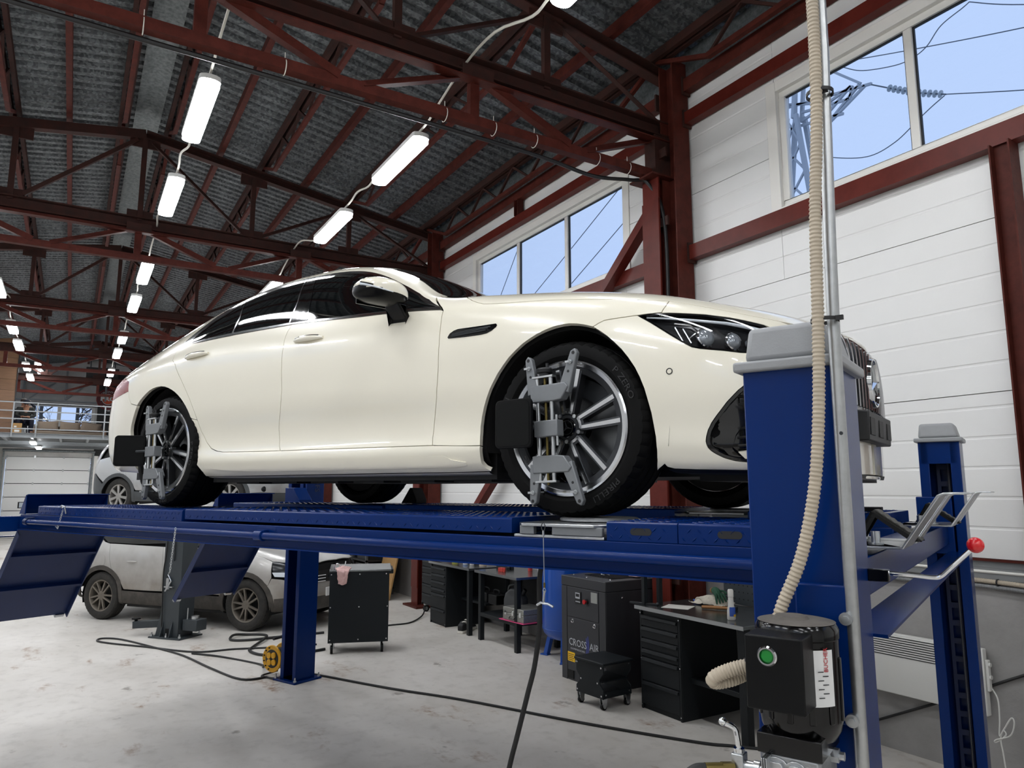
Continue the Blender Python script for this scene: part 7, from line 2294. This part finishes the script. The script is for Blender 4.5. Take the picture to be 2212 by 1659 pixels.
MB().lathe([(.0332, .028), (.0332, .045)], n=8, a0=2.2, a1=3.4).build('label_flash', 'sticker_yellow', bt)
item('marker_pen', 'blue marker at the back of the near workbench', 'pen', (-5.0, 5.05, .886), MB().cyl((-.06, 0, 0), (.06, .01, 0), .009, 10).cyl((.03, .008, 0), (.065, .011, 0), .0105, 10), 'bottle_blue', .2, 0)

# ------------------------------------------------------------------ wall heater, conduits
t = thing('wall_heater', 'white electric convector heater lettered aceline on the plinth', 'heater', (-3.52, 5.30, .415))
MB().box(0, .84, 0, .05, 0, .43).build('casing', 'heater_white', t, bev=.006)
for k in range(9):
    MB().box(.015, .79, -.004, .004, .270 + k * .0165, .2745 + k * .0165).build('louvre_slot', 'heater_slot', t)
    MB().prism([(-.006, .2775 + k * .0165), (.004, .2755 + k * .0165), (.004, .2865 + k * .0165)], 'x', .012, .793).build('louvre', 'heater_white', t)
lettering('name_print', 'aceline', .026, basis((.62, -.0012, .07), (1, 0, 0), (0, 0, 1)), 'ink_dark', t, .0004)
MB().box(.842, .862, .012, .045, .16, .36).build('control_end', 'heater_white', t, bev=.004)
for z in (.25, .33):
    MB().cyl((.862, .028, z), (.872, .028, z), .014, 14).build('dial', 'heater_white', t)
MB().tube(spline([(.865, .03, .18), (.90, .02, .12), (.905, .01, .0), (.90, .0, -.10), (.93, -.01, -.06), (.985, -.01, .03), (1.0, -.01, .0), (.97, -.01, -.08), (.88, -.005, -.13), (.87, 0, -.15), (.91, 0, -.12), (.945, -.01, -.08), (.93, -.01, -.06), (.905, 0, -.12), (.912, .0, -.2), (.92, 0, -.3), (.93, .0, -.335)], 6), .0045, 8).build('power_cord', 'heater_white', t)
MB().cyl((.93, 0, -.33), (.934, 0, -.375), .013, 14, .016).cyl((.927, 0, -.375), (.927, 0, -.395), .003, 6).cyl((.942, 0, -.375), (.942, 0, -.395), .003, 6).build('plug', 'heater_white', t)
for z, r, mt_, nm in ((1.285, .016, 'conduit_beige', 'beige'), (1.25, .014, 'kerb_grey', 'grey')):
    pts = [(-3.9 + i * .2, 5.340 - .004 * sin(i), z + .006 * sin(i * 1.3)) for i in range(17)]
    corrugated(MB(), spline(pts, 6), r, .016, .12, 10).build('wall_conduit', mt_, label=nm + ' corrugated conduit clipped along the plinth top', cat='conduit')
for i, x in enumerate((-3.24, -2.56, -1.6)):
    m = MB().lathe([(.021, -.005), (.024, -.005), (.024, .005), (.021, .005)], (x, 5.338, 1.286), (1, 0, 0), 16, closed=True)
    m.box(x - .005, x + .005, 5.345, 5.366, 1.27, 1.30)
    m.build('conduit_clip', 'cable_black', label=['black conduit clip left of the far post', 'black conduit clip right of the far post', 'black conduit clip outside the frame'][i], cat='clip', group='conduit clips')
MB().cyl((-3.9, 5.345, 1.352), (-.6, 5.345, 1.352), .010, 8).build('wall_pipe', 'frame_white', label='thin white pipe on the plinth ledge', cat='pipe')
# dark shelving and cardboard beyond the tool cart
t = thing('storage_rack', 'dark storage rack against the wall beyond the tool cart', 'rack', (-13.6, 4.7, 0))
for x in (-.75, .0, .75):
    for y in (0, .5):
        MB().box(x - .02, x + .02, y - .02, y + .02, 0, 1.6).build('upright', 'dark_grey_steel', t)
for z in (.1, .6, 1.1, 1.55):
    MB().box(-.77, .77, -.02, .52, z, z + .03).build('shelf', 'bench_recess', t)
MB().box(-.77, .77, .52, .53, .1, 1.6).build('back_sheet', 'bench_recess', t)
for k, (x, z, w_, h_) in enumerate(((-.4, .13, .5, .4), (.35, .13, .6, .42), (-.3, .63, .6, .4), (.4, .63, .5, .38))):
    o = item('storage_bin', ['dark bin low on the left of the storage rack', 'dark bin low on the right of the storage rack', 'dark bin on the left middle shelf', 'dark bin on the right middle shelf'][k], 'bin', (-13.6 + x, 4.93, z), MB().box(-w_ / 2, w_ / 2, -.2, .22, 0, h_).box(-.08, .08, -.215, -.2, h_ * .5, h_ * .7), 'bench_recess')
item('cardboard_sheet', 'tall cardboard sheet leaning by the storage rack', 'cardboard', (-12.45, 4.85, 0), MB().prism([(0, 0), (.03, 0), (.30, 1.3), (.27, 1.3)], 'x', -.35, .30), 'cardboard', 0, .002)
# ------------------------------------------------------------------ mezzanine at the far end
MZ, MX = 3.74, -28.5
t = thing('mezzanine', 'grey steel mezzanine platform across the far end', 'mezzanine', (MX, 0, 0))
MB().channel((0, YL + .03, MZ - .075), (0, 3.4, MZ - .075), .08, .15, .01).build('edge_beam', 'mezz_grey', t)
MB().box(XE - MX + .1, -.04, YL + .02, 3.4, MZ - .03, MZ - .005).build('deck', 'dark_grey_steel', t)
for k in range(9):
    y = -3.6 + k * .8
    MB().ibeam((-.05, y, MZ - .10), (XE - MX + .1, y, MZ - .10), .07, .12, .008).build('joist', 'mezz_grey', t)
for x in (-2.2, -4.4):
    MB().ibeam((x, YL + .05, MZ - .20), (x, 3.4, MZ - .20), .10, .12, .01).build('cross_joist', 'mezz_grey', t)
for y in (YL + .3, 3.2):
    MB().ibeam((-.2, y, 0), (-.2, y, MZ - .15), .14, .14, .01, up=(1, 0, 0)).build('stanchion', 'mezz_grey', t)
rl = thing('railing', 'grey four-bar railing along the mezzanine edge', 'railing', (MX + .02, 0, MZ))
for z in (1.0, .72, .46, .14):
    MB().bar((0, -4.0, z), (0, 3.3, z), .035, .035).build('rail', 'mezz_grey', rl)
for y in (-3.0, -1.77, -1.115, .84, 1.06, 2.3, 3.2):
    MB().bar((0, y, -.15), (0, y, 1.02), .04, .04, up=(0, 1, 0)).build('rail_post', 'mezz_grey', rl)
w_ = thing('wood_partition', 'brown wood-look partition left on the mezzanine', 'partition', (-29.0, -1.80, MZ))
for k in range(9):
    MB().box(0, .05, YL + 1.84, 0, k * .36, k * .36 + .355).build('board', 'wood_brown', w_, bev=.004)
MB().box(-.02, .07, 0, .03, 0, 3.24).build('edge_post', 'black_panel', w_)
# sofa with loose cushions
t = thing('sofa', 'brown sofa below the mezzanine window', 'sofa', (-33.2, -.2, MZ))
MB().box(-.45, .45, -1.15, 1.15, .0, .38).build('seat_base', 'fabric_taupe', t, bev=.04)
MB().box(-.48, -.28, -1.15, 1.15, .30, .62).build('backrest', 'fabric_taupe', t, bev=.04)
MB().box(-.45, .45, -1.28, -1.10, .08, .50).build('armrest', 'wood_brown', t, bev=.03)
MB().box(-.45, .45, 1.10, 1.28, .08, .50).build('armrest', 'wood_brown', t, bev=.03)
for k, y in enumerate((-.72, .02, .72)):
    n_ = 10
    vs, fs = [], []
    for i in range(n_ + 1):
        for j in range(n_ + 1):
            u, v = i / n_ * 2 - 1, j / n_ * 2 - 1
            th = .10 * ((1 - u ** 4) * (1 - v ** 4)) ** .5
            vs.append((th, u * .36 * (1 - .06 * (1 - v * v)), v * .22 * (1 - .10 * (1 - u * u))))
    m_ = len(vs)
    vs += [(-x, y_, z_) for x, y_, z_ in vs]
    for i in range(n_):
        for j in range(n_):
            q = (i * (n_ + 1) + j, (i + 1) * (n_ + 1) + j, (i + 1) * (n_ + 1) + j + 1, i * (n_ + 1) + j + 1)
            fs += [q, tuple(a + m_ for a in q[::-1])]
    o = MB().add(vs, fs).build('cushion', 'fabric_taupe', label=['taupe cushion at the left end of the sofa', 'taupe cushion in the middle of the sofa', 'taupe cushion at the right end of the sofa'][k], cat='cushion', group='sofa cushions', ang=80)
    o.location = (-33.28, -.2 + y, MZ + .60)
    o.rotation_euler = (radians([4, -2, -8][k]), radians(-14), 0)
# people
def person(label, loc, rz, J, head_tilt, cap, jacket, pants, hair):
    """seated figure. J: joint name -> (x, y, z) with x forward"""
    root = thing('person', label, 'person', loc, rz)
    edges = [('pelvis', 'belly'), ('belly', 'chest'), ('chest', 'neck'), ('neck', 'head'), ('head', 'crown')]
    rad = {'pelvis': .15, 'belly': .145, 'chest': .155, 'neck': .06, 'head': .098, 'crown': .075}
    for s in ('l', 'r'):
        edges += [('chest', s + '_shoulder'), (s + '_shoulder', s + '_elbow'), (s + '_elbow', s + '_wrist'), (s + '_wrist', s + '_hand'), ('pelvis', s + '_hip'), (s + '_hip', s + '_knee'), (s + '_knee', s + '_ankle'), (s + '_ankle', s + '_toe')]
        for n_, r in (('_shoulder', .075), ('_elbow', .05), ('_wrist', .034), ('_hand', .036), ('_hip', .10), ('_knee', .066), ('_ankle', .045), ('_toe', .04)):
            rad[s + n_] = r
    def skin(name, names, k, m, add=0.):
        nm = [n for n in J if n in names]
        me = bpy.data.meshes.new(name)
        bm = bmesh.new()
        ly = bm.verts.layers.skin.verify()
        vv = {}
        for n in nm:
            v = bm.verts.new(J[n])
            r = rad[n] * k + add
            v[ly].radius = (r, r * (.78 if n in ('chest', 'belly', 'pelvis') else 1))
            v[ly].use_root = n == nm[0]
            vv[n] = v
        for a, b in edges:
            if a in vv and b in vv: bm.edges.new((vv[a], vv[b]))
        bm.to_mesh(me)
        bm.free()
        o = link(name, me, m, root)
        o.modifiers.new('skin', 'SKIN').use_smooth_shade = True
        sb_ = o.modifiers.new('sub', 'SUBSURF')
        sb_.levels = sb_.render_levels = 2
        return o
    skin('body', list(J), .92, 'skin')
    up = ['pelvis', 'belly', 'chest'] + [s + q for s in 'lr' for q in ('_shoulder', '_elbow', '_wrist')]
    lo = ['pelvis'] + [s + q for s in 'lr' for q in ('_hip', '_knee', '_ankle')]
    skin('jacket', up, 1.08, jacket, .006)
    skin('trousers', lo, 1.06, pants, .004)
    for s in 'lr':
        a, b = V(J[s + '_ankle']), V(J[s + '_toe'])
        MB().tube([a + V((-.05, 0, -.03)), a + V((.02, 0, -.03)), b + V((.0, 0, -.01)), b + V((.05, 0, -.012))], [.04, .05, .045, .025], 10).build('shoe', 'shoe_black', root)
        w, h = V(J[s + '_wrist']), V(J[s + '_hand'])
        d, sd2, u2 = frame(h - w)
        for f in range(4):
            off = sd2 * (-.03 + .02 * f)
            MB().tube(spline([h + off, h + off + d * .035 - u2 * .006, h + off + d * (.06 + .008 * (f in (1, 2))) - u2 * .028], 3), [.010, .010, .0095, .009, .0085, .008, .006], 6).build('finger', 'skin', root)
        MB().tube(spline([h - d * .02 + sd2 * .035, h + d * .01 + sd2 * .055, h + d * .04 + sd2 * .05], 3), [.011, .011, .010, .0095, .009, .008, .006], 6).build('thumb', 'skin', root)
    hd, cr = V(J['head']), V(J['crown'])
    upv = (cr - V(J['neck'])).normalized()
    fwd = (V((1, 0, 0)) - upv * upv.x).normalized()
    lat = upv.cross(fwd)
    c = hd + upv * .02
    for s in (-1, 1):
        MB().sphere(c + fwd * .088 + lat * s * .033 + upv * .012, .011, 8, 6).build('eye', 'hair_dark', root)
        MB().sphere(c + lat * s * .094 - upv * .005, .024, 8, 6, (.5, .4, 1)).build('ear', 'skin', root)
    MB().tube([c + fwd * .088 + upv * .015, c + fwd * .112 - upv * .02, c + fwd * .095 - upv * .03], [.010, .015, .012], 8).build('nose', 'skin', root)
    MB().tube([c + fwd * .090 + lat * -.025 - upv * .055, c + fwd * .097 - upv * .057, c + fwd * .090 + lat * .025 - upv * .055], .006, 6).build('mouth', 'box_red', root)
    m = MB()
    rr = .108 if cap else .106
    m.lathe([(rr * 1.0, .0), (rr * .98, .04), (rr * .80, .085), (rr * .45, .112), (0, .12)], c + upv * .025, upv, 24)
    hat = m.build('knit_cap' if cap else 'hair', 'cap_navy' if cap else hair, root)
    return root
base = {'pelvis': (-.05, 0, .48), 'belly': (.0, 0, .64), 'chest': (.07, 0, .86), 'neck': (.13, 0, .99), 'head': (.22, 0, 1.06), 'crown': (.235, 0, 1.13)}
def limbs(J, arm_in=.10):
    for s, k in (('l', 1), ('r', -1)):
        J.update({s + '_shoulder': (.06, k * .19, .90), s + '_elbow': (.16, k * .27, .66), s + '_wrist': (.36, k * arm_in, .60), s + '_hand': (.42, k * .05, .61), s + '_hip': (.02, k * .11, .47), s + '_knee': (.42, k * .20, .50), s + '_ankle': (.36, k * .20, .09), s + '_toe': (.50, k * .22, .045)})
    return J
J1 = limbs(dict(base))
person('person in a dark jacket and black cap, sitting bent over the hands', (-29.75, -1.50, MZ), radians(3), J1, .4, True, 'jacket_dark', 'trousers_navy', 'hair_dark')
J2 = limbs({'pelvis': (-.05, 0, .50), 'belly': (-.03, 0, .68), 'chest': (.0, 0, .92), 'neck': (.02, 0, 1.07), 'head': (.04, .0, 1.18), 'crown': (.03, 0, 1.25)})
J2.update({'l_elbow': (.16, .34, 1.05), 'l_wrist': (.12, .16, 1.24), 'l_hand': (.10, .10, 1.29)})
person('person behind the seated one, hand raised to dark hair', (-30.55, -1.62, MZ), radians(3), J2, 0., False, 'cap_navy', 'trousers_navy', 'hair_dark')
for k, (x, y) in enumerate(((-29.85, -1.50), (-30.62, -1.62))):
    t = thing('stool', ['black stool under the person in the dark cap', 'black stool under the person with the raised hand'][k], 'stool', (x, y, MZ), .05, 'mezzanine stools')
    MB().lathe([(0, .33), (.17, .33), (.18, .345), (.17, .37), (0, .375)], n=24).build('seat', 'plastic_black', t)
    for a in (45, 135, 225, 315):
        d = V((cos(radians(a)), sin(radians(a)), 0))
        MB().tube([d * .12 + V((0, 0, .34)), d * .17], .012, 8).build('leg', 'zinc', t)
bx = thing('carton', 'brown cardboard carton at the seated person\'s feet', 'carton', (-28.95, -1.66, MZ), .1)
MB().box(-.12, .12, -.13, .13, 0, .34).build('box', 'cardboard', bx, bev=.006)
MB().box(.12, .122, -.09, -.02, .20, .25).build('sticker', 'label_white', bx)
MB().box(.12, .122, -.07, .07, .05, .12).build('shipping_label', 'label_white', bx)
# round service sign and lettering on the black cladding
t = thing('round_sign', 'round red service sign on the black gable cladding', 'sign', (XE + .03, 1.11, 5.72))
MB().lathe([(0, .02), (.42, .02), (.44, .0)], (0, 0, 0), (1, 0, 0), 48).build('disc', 'sign_dark_red', t)
MB().lathe([(.425, .021), (.425, .026), (.44, .026), (.445, .0)], (0, 0, 0), (1, 0, 0), 48).build('rim', 'sign_red', t)
MB().lathe([(0, .025), (.20, .025), (.20, .02)], (0, 0, 0), (1, 0, 0), 40).build('centre_disc', 'sign_orange', t)
MB().lathe([(.215, .025), (.235, .025)], (0, 0, 0), (1, 0, 0), 40).build('white_ring', 'sign_white', t)
MB().box(.0, .024, -.36, .36, -.085, -.03).build('red_band', 'sign_dark_red', t)
lettering('sign_pro', 'PRO', .23, basis((.034, 0, -.06), (0, 1, 0), (0, 0, 1)), 'sign_white', t, .004, .012, 1.3)
arc_lettering('sign_top', 'KINGHTTE', .11, (.03, 0, 0), (0, 1, 0), (0, 0, 1), .29, pi / 2, 'sign_white', t, .003, False, 1.1)
arc_lettering('sign_bottom', 'SERVICE', .11, (.03, 0, 0), (0, 1, 0), (0, 0, 1), .38, -pi / 2, 'sign_white', t, .003, True, 1.1)
t = thing('wall_lettering', 'white lettering on the black gable cladding below the round sign', 'lettering', (XE + .03, 1.15, 5.21))
lettering('words', 'АвтоТех Центр', .16, basis((0, .45, 0), (0, 1, 0), (0, 0, 1)), 'sign_white', t, .003, .002)
# black duct box hung over the mezzanine
t = thing('hanging_screen', 'black rectangular panel hung under the roof near the gable', 'panel', (-29.9, .70, 5.62))
MB().box(-.05, .05, -.52, .52, 0, .66).build('screen_body', 'black_panel', t, bev=.01)
MB().box(-.02, .02, -.4, -.37, .66, 1.5).build('drop_bar', 'steel_dark', t)
MB().box(-.02, .02, .37, .40, .66, 1.45).build('drop_bar', 'steel_dark', t)

# ------------------------------------------------------------------ outside: pylon, wires, ground, trees
MB().box(-140, 90, -120, 140, -.45, -.25).build('ground', 'snow_ground', kind='structure', label='pale snowy yard outside the hall')
PY = 45.
t = thing('power_pylon', 'grey lattice power pylon seen through the near window', 'pylon', (-32.6, PY, 0))
def pm(name, pts, w, off=0.):
    MB().bar((pts[0][0] + 32.6, off, pts[0][1]), (pts[1][0] + 32.6, off, pts[1][1]), w, w, up=(0, 1, 0)).build(name, 'pylon_grey', t)
for o_ in (-.5, .5):
    pm('leg', ((-32.35, 29.8), (-28.6, -.3)), .30, o_)
    pm('leg', ((-33.15, 29.8), (-37.0, -.3)), .30, o_)
    pm('tower', ((-32.6, 29.6), (-32.05, 34)), .24, o_)
    pm('tower', ((-33.2, 29.6), (-32.85, 34)), .24, o_)
zz = [29.6, 27.4, 25.2, 22.5, 19, 15, 10]
for a, b in zip(zz, zz[1:]):
    wa, wb_ = .35 + (29.8 - a) * .125, .35 + (29.8 - b) * .125
    pm('brace', ((-32.75 - wa, a), (-32.75 + wb_, b)), .14, -.5)
    pm('brace', ((-32.75 + wa, a), (-32.75 - wb_, b)), .14, -.5)
for a, b in (((-33.5, 31.0), (-26.63, 29.5)), ((-30.6, 33.0), (-27.4, 29.9)), ((-27.1, 29.6), (-30.3, 28.0)), ((-28.1, 30.05), (-32.3, 29.3)), ((-28.15, 30.1), (-30.6, 28.6)), ((-28.05, 30.05), (-28.3, 29.1)), ((-27.5, 29.9), (-29.6, 28.5)), ((-32.2, 30.0), (-28.3, 29.2)), ((-32.3, 29.0), (-28.85, 28.35)), ((-33.4, 31.2), (-31.3, 30.3))):
    pm('arm_member', (a, b), .17)
ins = [V((-26.63, PY, 29.42)), V((-25.42, PY, 28.55)), V((-23.7, PY, 27.35)), V((-21.91, PY, 26.36))]
si = thing('insulator_string', 'string of glass insulators hanging off the pylon arm', 'insulator', (0, 0, 0))
P_ = even(ins, .36)
MB().tube(P_, .05, 6).build('rod', 'wire_grey', si)
for i in range(4, len(P_) - 1):
    d = (P_[i + 1] - P_[i - 1]).normalized()
    MB().lathe([(.03, -.05), (.24, -.02), (.24, .02), (.05, .06)], P_[i], d, 12).build('insulator_disc', 'insulator', si)
def wire(label, pts, y=PY, r=.035):
    MB().tube(spline([(x, y, z) for x, z in pts], 8), r, 5).build('power_wire', 'wire_grey', label=label, cat='wire', group='overhead wires')
wire('overhead wire running off the insulator string to the right', [(-21.9, 26.36), (-17.1, 24.28), (-8, 20.6)])
wire('straight upper overhead wire across the near window', [(-34, 34.2), (-29.57, 32.53), (-27.5, 31.78), (-23.7, 30.4), (-17.38, 28.24), (-10, 26)])
wire('sagging upper jumper wire left of the window mullion', [(-29.6, 32.6), (-28.6, 31.76), (-27.19, 30.76), (-24.95, 29.94), (-23.74, 29.84), (-22.8, 30.13), (-21.84, 31.0), (-20.48, 31.4), (-20.09, 31.55)])
wire('low sagging jumper wire under the pylon arm', [(-31.5, 26.6), (-30.17, 25.61), (-27.38, 24.48), (-25.37, 24.66), (-23.67, 25.55), (-22.82, 25.98), (-22.0, 26.33)])
wire('top right overhead wire beside the window corner', [(-20.09, 31.55), (-17.26, 29.61), (-10, 25.5)])
for i, (a, b) in enumerate((((-22.5, 15.8), (-36, 9.7)), ((-21, 14.7), (-34, 8.9)), ((-31.6, 15.9), (-36.5, 10.2)))):
    wire(['long diagonal wire in the middle pane of the strip window', 'diagonal wire in the right pane of the strip window', 'diagonal wire in the left pane of the strip window'][i], [a, ((a[0] + b[0]) / 2, (a[1] + b[1]) / 2 - .05), b], 20., .02)
def bare_tree(label, x, y, h, seed):
    rnd = random.Random(seed)
    t_ = thing('bare_tree', label, 'tree', (x, y, -.25), 0, 'bare trees outside the gable')
    tr = MB().tube([(0, 0, 0), (.05, 0, h * .3), (0, .05, h * .6), (.02, 0, h)], [.16, .13, .09, .03], 8).build('trunk', 'bark', t_)
    m = MB()
    def grow(p, d, L, r, k):
        q = p + d * L
        m.tube([p, p.lerp(q, .5) + V((rnd.uniform(-.05, .05), rnd.uniform(-.05, .05), 0)) * L, q], [r, r * .8, r * .55], 4, False)
        if k:
            for _ in range(4):
                e = (d + V((rnd.uniform(-.5, .5), rnd.uniform(-.9, .9), rnd.uniform(-.5, .7)))).normalized()
                grow(p.lerp(q, rnd.uniform(.35, 1)), e, L * rnd.uniform(.5, .8), r * .55, k - 1)
    for i in range(10):
        a = rnd.uniform(0, 2 * pi)
        grow(V((0, 0, h * rnd.uniform(.2, .95))), V((cos(a) * .5, sin(a), rnd.uniform(.3, .9))).normalized(), h * rnd.uniform(.18, .3), .04, 3)
    m.build('branches', 'bark', t_)
bare_tree('bare tree behind the left pane of the gable window', -44, -1.6, 9, 4)
bare_tree('bare tree behind the right pane of the gable window', -42.5, .9, 8.5, 9)
bare_tree('bare tree in the middle of the gable window', -47, .0, 10, 21)
